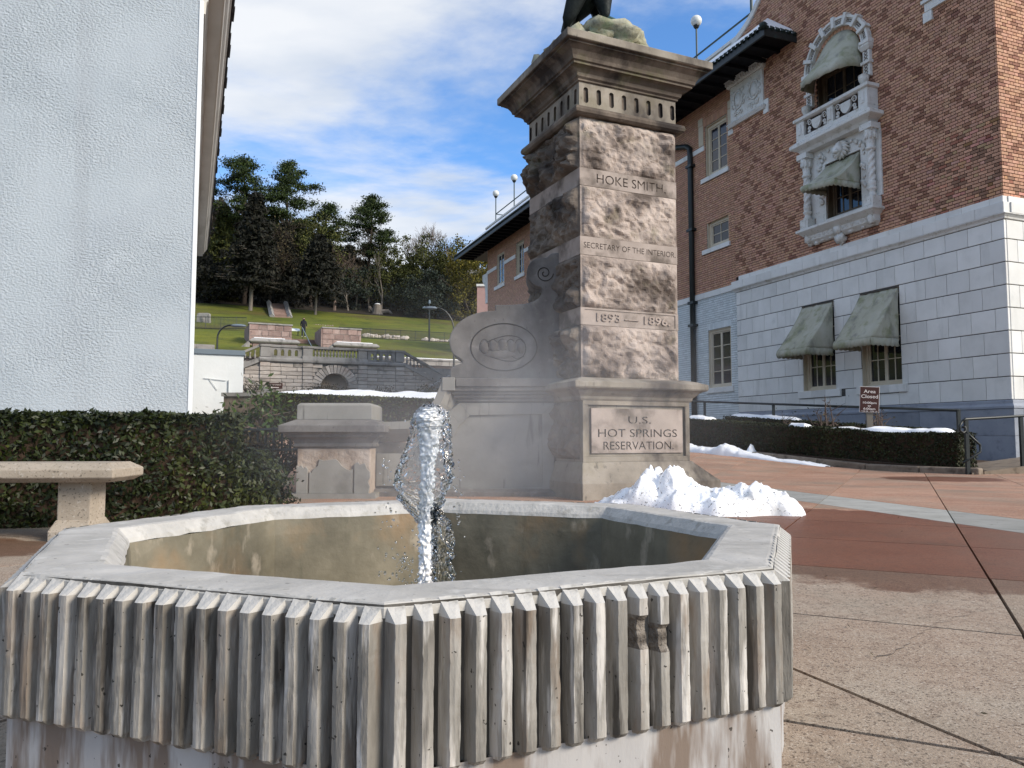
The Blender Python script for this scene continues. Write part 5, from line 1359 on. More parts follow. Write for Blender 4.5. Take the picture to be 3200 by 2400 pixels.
# ---- canvas awnings
def cloth(o, t=.006):
    m = o.modifiers.new('s', 'SOLIDIFY'); m.thickness = t
def awning(x0, x1, zt, zb, p, val, seed, sag=.05, scall=9, collapse=0.0):
    """sloping canvas with side cheeks and a scalloped valance"""
    mb = MB(); nx, nz = 26, 16; vs = []; fs = []
    for i in range(nz + 1):
        t = i / nz
        for j in range(nx + 1):
            u = j / nx; x = x0 + (x1 - x0) * u
            y = .03 + p * t ** 1.06; z = zt + (zb - zt) * t
            d = -sag * math.sin(math.pi * t) * (.5 + .5 * math.sin(math.pi * u)) + .018 * mnoise.noise(Vector((u * 9 + seed, t * 2.2, seed)))
            k = collapse * t * (1 - u) 
            vs.append((x, y + d * .6 - k * .0, z + d + k * .25))
    for i in range(nz):
        for j in range(nx):
            a = i * (nx + 1) + j; fs.append((a, a + 1, a + nx + 2, a + nx + 1))
    mb.add(vs, fs)
    for u, x in ((0, x0), (1, x1)):
        side = []; n = 12; vs2 = []; fs2 = []
        for i in range(nz + 1):
            t = i / nz; y = .03 + p * t ** 1.06; z = vs[i * (nx + 1) + (0 if u == 0 else nx)][2]; yt = vs[i * (nx + 1) + (0 if u == 0 else nx)][1]
            for j in range(n + 1):
                q = j / n; yy = .03 + (yt - .03) * q
                zz = z if True else z
                vs2.append((x + .012 * mnoise.noise(Vector((q * 9, t * 4, seed + u * 5))), .03 + (yt - .03) * q, z))
        # triangle cheek: rows are horizontal slices from wall to cloth edge
        for i in range(nz):
            for j in range(n):
                a = i * (n + 1) + j; fs2.append((a, a + 1, a + n + 2, a + n + 1))
        mb.add(vs2, fs2)
    o = mb.build('awning', 'awning', bb, smooth=True); cloth(o)
    mb = MB()
    def strip(pa, pb, n, ph):
        vs_, fs_ = [], []
        for j in range(n + 1):
            u = j / n; a = Vector(pa).lerp(Vector(pb), u)
            w = .012 * math.sin(u * 30 + ph); dz = val + .028 * abs(math.sin(math.pi * u * n / 8)) 
            vs_ += [(a.x, a.y, a.z + .004), (a.x + w, a.y + w + .012, a.z - dz * .5), (a.x - w * .5, a.y + w * .6, a.z - dz)]
        for j in range(n):
            k = j * 3; fs_ += [(k, k + 3, k + 4, k + 1), (k + 1, k + 4, k + 5, k + 2)]
        mb.add(vs_, fs_)
    fl, fr_ = vs[nz * (nx + 1)], vs[nz * (nx + 1) + nx]
    strip(fl, fr_, 8 * scall, seed); strip((x0, .03, fl[2]), fl, 8 * 6, 1); strip(fr_, (x1, .03, fr_[2]), 8 * 6, 2)
    v = mb.build('valance', 'awning', o, smooth=True); cloth(v)
    return o
awning(4.86, 6.02, 4.29, 3.02, .92, .17, 1.0)
awning(2.74, 3.92, 4.29, 3.03, .92, .17, 2.0)
awning(BX - .66, BX + .50, 8.08, 7.38, .92, .14, 3.0, sag=.10, collapse=-.6)
# bowed canvas over the arched window
mb = MB(); nt, nr = 40, 12; vs = []; fs = []
for i in range(nt + 1):
    t = math.pi * i / nt; c, s_ = math.cos(t), math.sin(t)
    A = Vector((BX + .78 * c, .02, ARC[1] + .80 * s_)); B = Vector((BX + .86 * c, .04 + .95 * s_ ** .8, 10.34 + .10 * math.cos(t * 2)))
    for j in range(nr + 1):
        u = j / nr; p_ = A.lerp(B, u); p_.z -= .10 * math.sin(math.pi * u) * s_; p_ += Vector((0, .03, 0)) * math.sin(t * 11) * u * s_
        p_.z += .02 * mnoise.noise(Vector((t * 4, u * 3, 2))); vs.append(tuple(p_))
    B2 = B + Vector((.02 * math.sin(t * 23), .02 * math.cos(t * 19), -.16 - .03 * abs(math.sin(t * 9)))); vs.append(tuple(B2))
m_ = nr + 2
for i in range(nt):
    for j in range(m_ - 1):
        a = i * m_ + j; fs.append((a, a + 1, a + m_ + 1, a + m_))
mb.add(vs, fs); o = mb.build('awning', 'awning', bb, smooth=True); cloth(o)
# white arched porch seen past the far corner, and the pink wall beyond
mb = MB(); mb.prism([(33.3, 9.0), (33.75, 9.0), (33.75, 9.7), (33.9, 10.2), (34.3, 10.5), (34.3, 10.9), (33.3, 10.9)], -.5, -.15); mb.build('arched_porch', 'terracotta', bb)

# ---------------------------------------------------------------- white stucco building on the left
lb = empty('stucco_building', (-3.788, 9.0, 0), R(22.87)); tag(lb, 'white rough-stucco building with cream eaves cornice beside the holly hedge', 'building')
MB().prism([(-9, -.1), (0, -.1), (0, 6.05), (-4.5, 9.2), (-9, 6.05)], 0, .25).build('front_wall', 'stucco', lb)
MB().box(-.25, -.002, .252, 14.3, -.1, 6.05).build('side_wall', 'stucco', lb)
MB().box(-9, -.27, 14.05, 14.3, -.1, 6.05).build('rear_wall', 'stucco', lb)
MB().box(-.03, .022, -.012, .10, -.1, 5.95).build('corner_bead', 'white_plaster', lb, bevel=.006)
mb = MB(); P_ = [(.0, 5.80), (.035, 5.80), (.045, 5.93), (.07, 5.97), (.085, 6.02)]
ys = (.02, 14.6)
mb.loft([[(-.01, y, 5.80), (.045, y, 5.80), (.05, y, 5.95), (.075, y, 5.99), (.075, y, 6.3), (-.01, y, 6.3)] for y in ys]); mb.build('bed_moulding', 'cream_trim', lb)
MB().box(.075, .235, .02, 14.6, 6.03, 6.3).build('soffit_board', 'cream_trim', lb)
mb = MB(); mb.loft([[(.235, y, 6.10), (.262, y, 6.10), (.272, y, 6.15), (.31, y, 6.19), (.33, y, 6.24), (.355, y, 6.26), (.355, y, 6.33), (.235, y, 6.33)] for y in ys]); mb.build('crown_moulding', 'cream_trim', lb)
for k in range(40):
    y = .0 + k * .365; MB().square([(.12, .385 + .012 * (k % 3), y, y + .36, 6.335 + .004 * (k % 2)), (.10, .385 + .012 * (k % 3), y, y + .36, 6.365 + .004 * (k % 2))]).build('shingle', 'shingle', lb)
mb = MB(); mb.add([(.36, -.2, 6.38), (.36, 14.7, 6.38), (-4.5, 14.7, 9.45), (-4.5, -.2, 9.45)], [(0, 1, 2, 3)]); mb.add([(-9.36, -.2, 6.38), (-9.36, 14.7, 6.38), (-4.5, 14.7, 9.45), (-4.5, -.2, 9.45)], [(3, 2, 1, 0)]); mb.build('roof', 'shingle', lb)
ax = empty('outbuilding', (-8.46, 24, 0), TH); tag(ax, 'low white plaster building with grey metal roof edge before the terrace', 'building')
MB().box(-6, 0, 0, 4, 0, 3.2).build('wall', 'white_plaster', ax)
MB().box(-6.1, .04, -.06, 4.1, 3.2, 3.36).build('roof_edge', 'grey_metal', ax, bevel=.01)
mb = MB(); mb.tube([(-1.15, -.04, 2.46), (-.5, -.04, 2.40)], .012, 6); mb.tube([(-1.0, -.04, 2.45), (-.75, -.04, 2.1)], .01, 6); mb.tube([(-.42, -.05, 2.42), (-.42, -.05, 1.4)], .02, 6); mb.build('wall_conduit', 'white_plaster', ax)

# ---------------------------------------------------------------- hedges and shrubs
def jit(rng, s=.2): return (1 + rng.uniform(-s, s),) * 3
TINT = [(.55, .55, .5), (.8, .85, .7), (1, 1, 1), (1.2, 1.15, 1), (1.5, 1.4, 1.2)]
def hedge(name, a, b, w, h, base, leaf, n, m, seed, label, tints=TINT, top_wob=.03, cat='hedge', ends=True, group=None):
    """clipped hedge from a to b (front foot line), w deep to the left of a->b, h tall"""
    rng = random.Random(seed)
    root = empty(name, (a[0], a[1], T(*a) if base is None else base)); tag(root, label, cat, group)
    d = Vector((b[0] - a[0], b[1] - a[1], 0)); L_ = d.length; d.normalize(); nn = Vector((-d.y, d.x, 0))
    z0 = root.location.z
    def gz(u): return (T(a[0] + d.x * u, a[1] + d.y * u) if base is None else base) - z0
    mb = MB(); k = 12
    rings = []
    for i in range(k + 1):
        u = L_ * i / k; g = gz(u); e = .07
        uu = min(max(u, .06), L_ - .06)
        rings.append([tuple(d * uu + nn * e + Vector((0, 0, g))), tuple(d * uu + nn * (w - e) + Vector((0, 0, g))), tuple(d * uu + nn * (w - e) + Vector((0, 0, g + h - e))), tuple(d * uu + nn * e + Vector((0, 0, g + h - e)))])
    mb.loft(rings); mb.build('branches', 'soil', root)
    pts = []
    areas = [L_ * h, L_ * w, w * h, w * h]
    for i in range(n):
        r = rng.random() * (areas[0] + areas[1] + (areas[2] + areas[3] if ends else 0))
        dep = abs(rng.gauss(0, .045))
        if r < areas[0]:
            u = rng.random() * L_; v = rng.random() * h; p = d * u + nn * (dep + .02 * mnoise.noise(Vector((u * 3, v * 4, seed)))) + Vector((0, 0, v + gz(u))); o = -nn
        elif r < areas[0] + areas[1]:
            u = rng.random() * L_; v = rng.random() * w; p = d * u + nn * v + Vector((0, 0, h - dep + top_wob * mnoise.noise(Vector((u * 2.2, v * 3, seed))) + gz(u))); o = Vector((0, 0, 1))
        else:
            s_ = 1 if r < areas[0] + areas[1] + areas[2] else 0
            v = rng.random() * w; z = rng.random() * h; u = L_ - dep if s_ else dep
            p = d * u + nn * v + Vector((0, 0, z + gz(u))); o = d if s_ else -d
        pts.append((p, o))
    mb = MB(); leaf_cloud(mb, rng, pts, leaf, tints, aspect=2.3); mb.build('foliage', m, root)
    return root
hedge('holly_hedge', (-5.0, 4.72), (-2.02, 5.72), .85, .80, 0.0, .047, 24000, 'leaf_holly', 3, 'dark green holly hedge behind the concrete bench', top_wob=.05)
def bush(name, c, rx, ry, h, leaf, n, m, seed, label, stems=8, cat='shrub', z=None, stem_mat='twig', tints=TINT, fill=.0, zmin=.12, group=None, spread=1.0, upright=.35):
    rng = random.Random(seed); z0 = T(*c) if z is None else z
    root = empty(name, (c[0], c[1], z0)); tag(root, label, cat, group)
    mb = MB(); tips = []
    for i in range(stems):
        a = rng.random() * 6.283; rr = math.sqrt(rng.random())
        e = Vector((rx * rr * math.cos(a), ry * rr * math.sin(a), h * rng.uniform(.6, 1) * (1 - .35 * rr)))
        m_ = Vector((e.x * .4, e.y * .4, e.z * .55)) + Vector((rng.gauss(0, .05), rng.gauss(0, .05), 0)) * h
        mb.tube([(e.x * .08, e.y * .08, -.03), m_, e], [.022 * h + .002, .013 * h + .0015, .003], 5)
        for k in range(4):
            t = rng.uniform(.45, .98); p = m_.lerp(e, (t - .45) / .55); q = p + Vector((rng.gauss(0, .5), rng.gauss(0, .5), abs(rng.gauss(.35, .3)))) * h * .22 * spread
            mb.tube([p, q], [.008 * h + .001, .0025], 4); tips.append(q)
        tips.append(e)
    mb.build('stems', stem_mat, root)
    if n:
        pts = []
        for i in range(n):
            if fill and rng.random() < fill:
                while True:
                    v = Vector((rng.uniform(-1, 1), rng.uniform(-1, 1), rng.uniform(0, 1)))
                    if v.x ** 2 + v.y ** 2 + v.z ** 2 < 1: break
                w = 1 + .25 * mnoise.noise(v * 2.4 + Vector((seed, 0, 0)))
                k = v.length; v = v * (max(k, .55) / max(k, .01)) if rng.random() < .7 else v
                pts.append((Vector((v.x * rx * w, v.y * ry * w, zmin * h + v.z * h * w * (1 - zmin))), v.normalized()))
            else:
                t = rng.choice(tips); pts.append((t + Vector((rng.gauss(0, 1), rng.gauss(0, 1), rng.gauss(0, 1))) * leaf * 1.5, None))
        mb = MB(); leaf_cloud(mb, rng, pts, leaf, tints, aspect=2.2); mb.build('foliage', m, root)
    return root
bush('holly_bush', (-2.22, 6.35), .42, .45, .58, .047, 5200, 'leaf_holly', 12, 'loose holly bush at the hedge end before the stone pier', fill=.92, stems=14, z=0)
bush('evergreen_shrub', (-3.12, 9.3), .42, .4, 1.20, .075, 900, 'leaf_shrub', 13, 'bright green upright shrub against the low white building', stems=16, z=.1, upright=.8)
bush('bare_shrub', (-2.75, 8.95), .60, .4, .72, .05, 900, 'leaf_brown', 14, 'brown twiggy shrub below the bright green shrub', stems=60, z=.1, stem_mat='twig_dark', fill=.3)
# short iron railing by the pier
ir = empty('iron_railing', (-2.3, 8.55, 0), R(155)); tag(ir, 'short black iron railing behind the stone pier', 'railing')
mb = MB(); mb.tube([(.05, 0, .72), (1.0, 0, .70)], .022, 8); mb.build('top_rail', 'iron', ir); mb = MB(); mb.tube([(.05, 0, .49), (1.0, 0, .47)], .016, 8); mb.build('bottom_rail', 'iron', ir)
for k in range(8): MB().tube([(.1 + k * .12, 0, .0 if k % 4 == 0 else .48), (.1 + k * .12, 0, .74)], .014, 6).build('baluster', 'iron', ir)

# ---- planting bed on the right: kerb, box hedges, snow
KA = Vector((7.62, 13.25, 0)); KD = Vector((-.59, .81, 0)).normalized(); KN = Vector((KD.y, -KD.x, 0))     # KN points to the building
def kp(k, o=0.0): p = KA + KD * k + KN * o; return (p.x, p.y)
kb = empty('kerb', (0, 0, 0)); tag(kb, 'weathered concrete kerb along the box hedge bed', 'kerb', kind='structure')
for k in range(7):
    a, b = k * 1.0 - .4, (k + 1) * 1.0 - .41
    MB().slab([kp(a, -.02), kp(b, -.02), kp(b, .17), kp(a, .17)], -.05, .11, T).build('kerb_stone', 'kerb', kb, bevel=.03)
MB().slab([kp(-.4, .171), kp(6.6, .171), kp(6.6, 3.5), kp(-.4, 3.5)], -.04, .06, T).build('planting_bed', 'soil', kb)
hedge('box_hedge', kp(6.5, .30), kp(.12, .30), -.0 + .75, .74, None, .032, 16000, 'leaf_box', 31, 'clipped dark box hedge behind the kerb below the brown sign') if False else None
def box_hedge(k0, k1, o0, w, h, n, seed, label):
    rng = random.Random(seed); a = kp(k0, o0); z0 = T(*a)
    root = empty('box_hedge', (a[0], a[1], z0)); tag(root, label, 'hedge', 'box hedges in the planting bed')
    L_ = k1 - k0; mb = MB(); rings = []
    def P(u, v, z):
        x, y = kp(k0 + u, o0 + v); return Vector((x - a[0], y - a[1], T(x, y) - z0 + z))
    for i in range(9):
        u = .05 + (L_ - .1) * i / 8
        rings.append([tuple(P(u, .06, .05)), tuple(P(u, w - .06, .05)), tuple(P(u, w - .06, h - .05)), tuple(P(u, .06, h - .05))])
    mb.loft(rings); mb.build('branches', 'soil', root)
    pts = []; A = [L_ * h, L_ * w, w * h * 2]
    for i in range(n):
        r = rng.random() * sum(A); dep = abs(rng.gauss(0, .03))
        if r < A[0]: u = rng.random() * L_; z = .03 + rng.random() * (h - .03); pts.append((P(u, dep + .025 * mnoise.noise(Vector((u * 4, z * 4, seed))), z), -KN))
        elif r < A[0] + A[1]: u = rng.random() * L_; pts.append((P(u, rng.random() * w, h - dep + .03 * mnoise.noise(Vector((u * 3, seed, 0)))), Vector((0, 0, 1))))
        else:
            e = rng.random() < .8; pts.append((P(dep if e else L_ - dep, rng.random() * w, rng.random() * h), -KD if e else KD))
    mb = MB(); leaf_cloud(mb, rng, pts, .045, TINT, aspect=1.6); mb.build('foliage', 'leaf_box', root); return root
box_hedge(.05, 6.3, .30, .75, .72, 17000, 31, 'clipped dark box hedge right behind the weathered kerb')
box_hedge(.9, 6.3, 1.75, .6, .78, 9000, 32, 'second clipped box hedge along the building ramp rail, partly snow covered')
def snow_sheet(name, k0, k1, o0, o1, z, seed, label, cover=.0):
    mb = MB(); n1, n2 = 60, 10; vs = []; fs = []
    for i in range(n1 + 1):
        for j in range(n2 + 1):
            k = k0 + (k1 - k0) * i / n1; o = o0 + (o1 - o0) * j / n2
            wob = mnoise.noise(Vector((k * 2.2, seed, 1))) * .12
            x, y = kp(k, o + wob * (j / n2 - .5)); e = min(i, n1 - i, 6) / 6 * min(1, min(j, n2 - j) / 2)
            h_ = .075 * e ** .5 * (1 + .5 * mnoise.noise(Vector((k * 4, o * 4, seed)))) - cover * max(0, mnoise.noise(Vector((k * 1.6, o * 2, seed + 3))))
            vs.append((x, y, T(x, y) + z + h_))
    for i in range(n1):
        for j in range(n2):
            a = i * (n2 + 1) + j; fs.append((a, a + 1, a + n2 + 2, a + n2 + 1))
    mb.add(vs, fs); o = mb.build(name, 'snow', smooth=True); tag(o, label, 'snow', 'snow left on the hedges'); return o
snow_sheet('snow_patch', .35, 2.0, .55, .98, .715, 1.0, 'snow patch on top of the box hedge end near the railing post')
snow_sheet('snow_patch', 1.0, 3.2, 1.2, 1.72, .63, 2.0, 'snow strip lying between the two box hedges', .05)
snow_sheet('snow_patch', 4.3, 6.2, 1.9, 2.25, .765, 3.0, 'snow patch on the rear box hedge beside the painted brick wall')
snow_sheet('snow_patch', 5.75, 6.3, .40, .9, .705, 4.0, 'small snow patch on the box hedge beside the stone pillar')
snow_sheet('snow_patch', 3.1, 3.5, .40, .7, .70, 5.0, 'smallest snow crust on the front box hedge')
o = snow_heap('snow_bank', [kp(6.2, -.30), kp(5.0, -.20), kp(4.0, -.16), kp(2.2, -.22)], [(0, .24), (.12, .20), (.2, .12), (.35, .15), (.45, .26), (.55, .15), (.68, .11), (.78, .05), (.84, .07), (.92, .05), (1, .02)], .26, 'snow', 8.8, n=90, k=24, rough=.8, fr=3.0)
tag(o, 'white snow bank pushed against the weathered kerb', 'snow bank')
o = snow_heap('snow_lump', [kp(4.35, .05), kp(4.05, .1)], [(0, .04), (.5, .26), (1, .04)], .14, 'snow', 3.1, n=24, k=14, rough=.8, fr=6); tag(o, 'small snow lump on the kerb in a hedge gap', 'snow lump')
# bare shrubs with winter buds by the sign
for i, (k, off, lab) in enumerate([(2.1, 1.45, 'bare budded shrub beside the brown sign, on the railing post side'), (3.35, 1.5, 'bare budded shrub beside the brown sign, towards the awnings'), (4.2, 1.5, 'small leafy shrub poking above the box hedge')]):
    bush('winter_shrub', kp(k, off), .40, .3, 1.5 if i < 2 else 1.15, .05, 90 if i < 2 else 110, 'leaf_brown' if i < 2 else 'leaf_box', 40 + i, lab, stems=14 if i < 2 else 7, stem_mat='twig', group='shrubs in the planting bed', spread=.8)
# sign
sg = empty('notice_sign', (7.33, 15.7, T(7.33, 15.7)), R(-14)); tag(sg, 'brown Area Closed sign on a wooden post behind the box hedge', 'sign')
bd = empty('sign_board', (0, -.065, 1.32), 0, sg); bd.rotation_euler = (0, R(3), 0)
MB().box(-.185, .185, -.012, .006, -.265, .265).build('border', 'sign_white', bd, bevel=.003)
MB().box(-.178, .178, -.016, -.0125, -.258, .258).build('face', 'sign_brown', bd)
for body, w_, h_, z in [('Area', .225, .072, .135), ('Closed', .315, .075, .03), ('10:00pm', .255, .045, -.085), ('to', .06, .042, -.145), ('6:00am', .225, .045, -.208), ('Title 36 - CFR 1.5', .30, .022, -.248)]:
    text_obj('lettering', body, h_ / .729, .0012, 'sign_white', bd, (0, -.0175, z), (R(90), 0, 0), width=w_, offset=.0006)
MB().box(-.055, .055, -.05, .04, -.05, 1.30).build('post', 'post_wood', sg, bevel=.004)
# handrails
def rail_thing(name, pts, posts, r, label, extra=None):
    root = empty(name, (pts[0][0], pts[0][1], 0)); tag(root, label, 'handrail', 'ramp handrails'); o_ = Vector((pts[0][0], pts[0][1], 0))
    MB().tube([Vector(p) - o_ for p in pts], r, 10).build('rail', 'iron', root, smooth=True)
    for x, y, z1 in posts: MB().box(x - o_.x - .028, x - o_.x + .028, y - o_.y - .028, y - o_.y + .028, T(x, y) - .05, z1).build('post', 'iron', root)
    for e in extra or (): MB().tube([Vector(p) - o_ for p in e], .02, 8).build('scroll', 'iron', root, smooth=True)
    return root
rail_thing('handrail', [(8.54, 14.6, 1.14), (6.75, 17.8, 1.38), (4.96, 21.0, 1.62)], [(8.53, 14.62, 1.16), (6.34, 18.54, 1.44), (5.19, 20.6, 1.60)], .028, 'straight black handrail rising behind the box hedges')
sp = [(7.70 - .10 * math.sin(t) * (1 - t / 14) - .0, 13.0, .80 + .13 * math.cos(t) * (1 - t / 16)) for t in [j * .35 for j in range(18)]]
rail_thing('handrail', [(7.64, 12.98, .90), (7.70, 13.0, .935), (8.3, 13.18, .965), (8.9, 13.4, 1.00), (10.4, 13.9, 1.09)], [(7.72, 13.02, .93), (8.92, 13.42, 1.0)], .024, 'black handrail with curled end beside the box hedge end',
           [[(7.64, 12.98, .90), (7.58, 12.97, .82), (7.585, 12.97, .74), (7.64, 12.97, .70), (7.69, 12.98, .74), (7.68, 12.98, .80), (7.63, 12.98, .80)], [(7.70, 13.0, .72), (7.98, 13.08, .50), (7.98, 13.08, .38), (7.62, 12.97, .20)]])
rp = MB(); rp.add([(7.75, 12.95, -.02), (12.5, 14.6, -.02), (12.1, 16.0, -.02), (7.95, 14.3, -.02), (7.75, 12.95, .03), (12.5, 14.6, .42), (12.1, 16.0, .42), (7.95, 14.3, .06)], [(3, 2, 1, 0), (4, 5, 6, 7), (0, 1, 5, 4), (1, 2, 6, 5), (2, 3, 7, 6), (3, 0, 4, 7)])
tag(rp.build('ramp', 'kerb'), 'concrete ramp rising to the brick building', 'ramp', kind='structure')

# leaves and grit blown along the joints
rng = random.Random(71); mb = MB(); pts = []
for i in range(70):
    r = rng.random()
    if r < .3: x, y = kp(rng.uniform(-.5, 5.5), rng.uniform(-.5, -.05))
    elif r < .6: t = rng.random(); x, y = .77 + .75 * t + rng.gauss(0, .05), 2.07 + 1.2 * t + rng.gauss(0, .3)
    else: x, y = rng.uniform(.9, 4.2), rng.uniform(1.6, 8.5)
    pts.append((Vector((x, y, T(x, y) + .008)), Vector((0, 0, 3))))
leaf_cloud(mb, rng, pts, .015, TINT, aspect=2.4, jitter=.6); tag(mb.build('fallen_leaves', 'leaf_brown'), 'small dry leaves and grit scattered over the paving', 'leaves', kind='stuff')

# ---------------------------------------------------------------- niche wall and stairs of the promenade
nw = empty('niche_wall', (BO[0], BO[1], 0), TH); tag(nw, 'grey stone retaining wall with arched niche and balustrade on the terrace', 'wall')
NC, NZ, NRAD = -.08, 3.77, .90
rn = random.Random(9)
MB().box(-6.6, 8.5, .16, .5, 2.3, 5.25).build('wall_core', 'niche_trim', nw) if False else None
mb = MB()
for a, b, c, d in rects(-6.6, 8.5, 2.2, 5.24, [(NC - 1.0, NC + 1.0, 2.2, NZ + 1.0)]): mb.box(a, b, .10, .5, c, d)
pts = [(NC + 1.0, NZ + 1.0), (NC + 1.0, NZ)] + [(NC + .93 * math.cos(R(t)), NZ + .93 * math.sin(R(t))) for t in range(0, 91, 10)] + [(NC, NZ + 1.0)]
mb.prism(pts, .10, .5); mb.prism([(2 * NC - x, z) for x, z in pts], .10, .5)
mb.build('wall_core', 'niche_trim', nw)
mb = MB(); mb.box(NC - 1.0, NC + 1.0, .62, .7, 2.2, 4.8); mb.build('niche_back', 'niche_back', nw)
mb = MB(); mb.box(NC - 1.0, NC - .9, .101, .62, 2.2, NZ); mb.box(NC + .9, NC + 1.0, .101, .62, 2.2, NZ); mb.build('niche_jamb', 'niche_back', nw)
for k in range(5): MB().box(NC - .88 + k * .355, NC - .88 + k * .355 + .345, .58, .62, 2.6, 3.45).build('niche_panel', 'niche_back', nw)
CH = [2.3, 2.55, 2.80, 3.04, 3.28, 3.52, 3.77, 4.0, 4.22, 4.44, 4.68, 4.95, 5.225]
for i, (c, d) in enumerate(zip(CH, CH[1:])):
    for (p0, p1) in [(-4.63, -4.02), (-2.10, -1.48), (1.35, 1.95), (3.81, 4.40)]:
        MB().box(p0 + .01, p1 - .01, -.06 - rn.uniform(0, .04), .12, c + .012, d - .012).build('pilaster_block', 'niche_stone', nw, bevel=.02)
    for (f0, f1) in [(-6.6, -4.63), (-4.02, -2.10), (-1.48, 1.35), (1.95, 3.81), (4.40, 8.3)]:
        x = f0
        while x < f1 - .05:
            w_ = rn.uniform(.55, 1.15); b = min(x + w_, f1)
            if f1 - b < .3: b = f1
            a0, b0 = x, b; x = b
            if f0 == -1.48:
                if math.hypot(max(abs(a0 - NC), abs(b0 - NC)) if (a0 - NC) * (b0 - NC) > 0 else 0, 0) < 0: continue
                zc = max(0, c - NZ); lim = 1.42 if d > 3.5 else .92
                r_in = math.sqrt(max(0, lim ** 2 - zc ** 2)) if d > NZ else (.92 if d <= 3.5 else 1.3)
                segs = [(a0, min(b0, NC - r_in)), (max(a0, NC + r_in), b0)]
            else: segs = [(a0, b0)]
            for p, q in segs:
                if q - p < .08: continue
                if f1 == 8.3:
                    top = 5.4 - .43 * ((p + q) / 2 - 4.4)
                    if d > top + .05: continue
                if f0 == -6.6 and d > 5.25 + .45 * ((p + q) / 2 + 4.63): continue
                MB().box(p + .008, q - .008, .03 - rn.uniform(0, .05), .15, c + .01, d - .01).build('stone_block', 'niche_stone', nw, bevel=.025)
for k in range(17):
    t0, t1 = R(180 * k / 17 + .8), R(180 * (k + 1) / 17 - .8); r0 = .90
    def outr(t):
        r_ = 1.44
        if r_ * math.sin(t) + NZ > 5.2: r_ = (5.2 - NZ) / math.sin(t)
        return r_
    p = [(NC + r_ * math.cos(t), NZ + r_ * math.sin(t)) for r_, t in ((r0, t0), (outr(t0), t0), (outr(t1), t1), (r0, t1))]
    MB().prism(p, -.02 - rn.uniform(0, .05), .60).build('voussoir', 'niche_stone', nw)
for a, b, z1 in [(-4.66, -2.13, 5.52), (-2.12, -1.46, 5.68), (-1.455, 1.325, 5.66), (1.33, 1.98, 5.62), (1.985, 4.42, 5.50)]:
    MB().square([(a, b, -.12, .5, 5.24), (a, b, -.16, .5, 5.29), (a, b, -.16, .5, 5.40), (a, b, -.08, .5, z1)]).build('ledge', 'niche_trim', nw)
for p0, p1 in [(-4.60, -4.04), (-2.08, -1.50), (1.37, 1.93), (3.83, 4.38)]:
    MB().square([(p0, p1, -.04, .42, 5.55), (p0, p1, -.04, .42, 6.14), (p0 - .05, p1 + .05, -.09, .47, 6.18), (p0 - .05, p1 + .05, -.09, .47, 6.30)]).build('balustrade_post', 'niche_trim', nw)
for a, b in [(-4.03, -2.14), (-1.44, 1.31), (1.99, 3.77)]:
    MB().box(a, b, .0, .36, 6.15, 6.30).build('handrail', 'niche_trim', nw, bevel=.02)
    if a == -1.44:
        me = MB().lathe([(.07, 5.67), (.07, 5.72), (.04, 5.75), (.075, 5.85), (.07, 5.92), (.035, 6.02), (.06, 6.10), (.065, 6.15)], 8).mesh('baluster'); me.materials.append(MATS['niche_trim'])
        for k in range(13): link('baluster', me, nw, (a + .14 + k * .205, .18, 0))
    else:
        o = MB().box(a, b, .06, .30, 5.53, 6.15).build('pierced_panel', 'niche_trim', nw)
        cut = MB(); w_ = (b - a) / 4.6
        for k in range(4):
            c_ = a + w_ * (.8 + k); ring = [(c_ - .10, 5.64), (c_ + .10, 5.64), (c_ + .10, 5.92)] + [(c_ + .10 * math.cos(R(t)), 5.92 + .12 * math.sin(R(t))) for t in (30, 60, 90, 120, 150)] + [(c_ - .10, 5.92)]
            cut.prism(ring, -.2, .6)
        me_ = cut.mesh('cut'); me_.materials.append(MATS['niche_trim']); carve(o, cutter_mesh=me_)
def slope_beam(x0, z0, x1, z1, h, y0, y1, name, parent=nw, m='niche_trim'):
    return MB().prism([(x0, z0 - h), (x1, z1 - h), (x1, z1), (x0, z0)], y0, y1).build(name, m, parent)
slope_beam(4.40, 6.28, 7.0, 4.96, .15, -.02, .38, 'sloping_handrail'); slope_beam(4.42, 5.50, 7.0, 4.28, .26, -.10, .45, 'sloping_ledge')
slope_beam(-4.66, 6.28, -6.6, 5.36, .15, -.02, .38, 'sloping_handrail'); slope_beam(-4.66, 5.50, -6.6, 4.60, .30, -.10, .45, 'sloping_ledge')
me = MB().lathe([(.07, 0), (.07, .06), (.04, .1), (.075, .25), (.07, .33), (.035, .47), (.06, .58), (.065, .66)], 8).mesh('baluster'); me.materials.append(MATS['niche_trim'])
for k in range(10): link('baluster', me, nw, (4.62 + k * .24, .18, 5.40 - .472 * (k * .24 + .2)))
for k in range(6): link('baluster', me, nw, (-4.9 - k * .28, .18, 5.38 - .464 * (k * .28 + .24)))
slope_beam(5.2, 3.62, 7.7, 5.08, .16, -1.6, -1.25, 'stair_handrail'); slope_beam(5.2, 3.45, 7.7, 4.90, .75, -1.55, -1.30, 'stair_string')
slope_beam(-5.6, 4.2, -4.55, 3.62, .10, -1.5, -1.3, 'stair_handrail'); MB().box(-4.6, -4.1, -1.55, -1.25, 2.6, 3.62).build('stair_newel', 'niche_trim', nw)
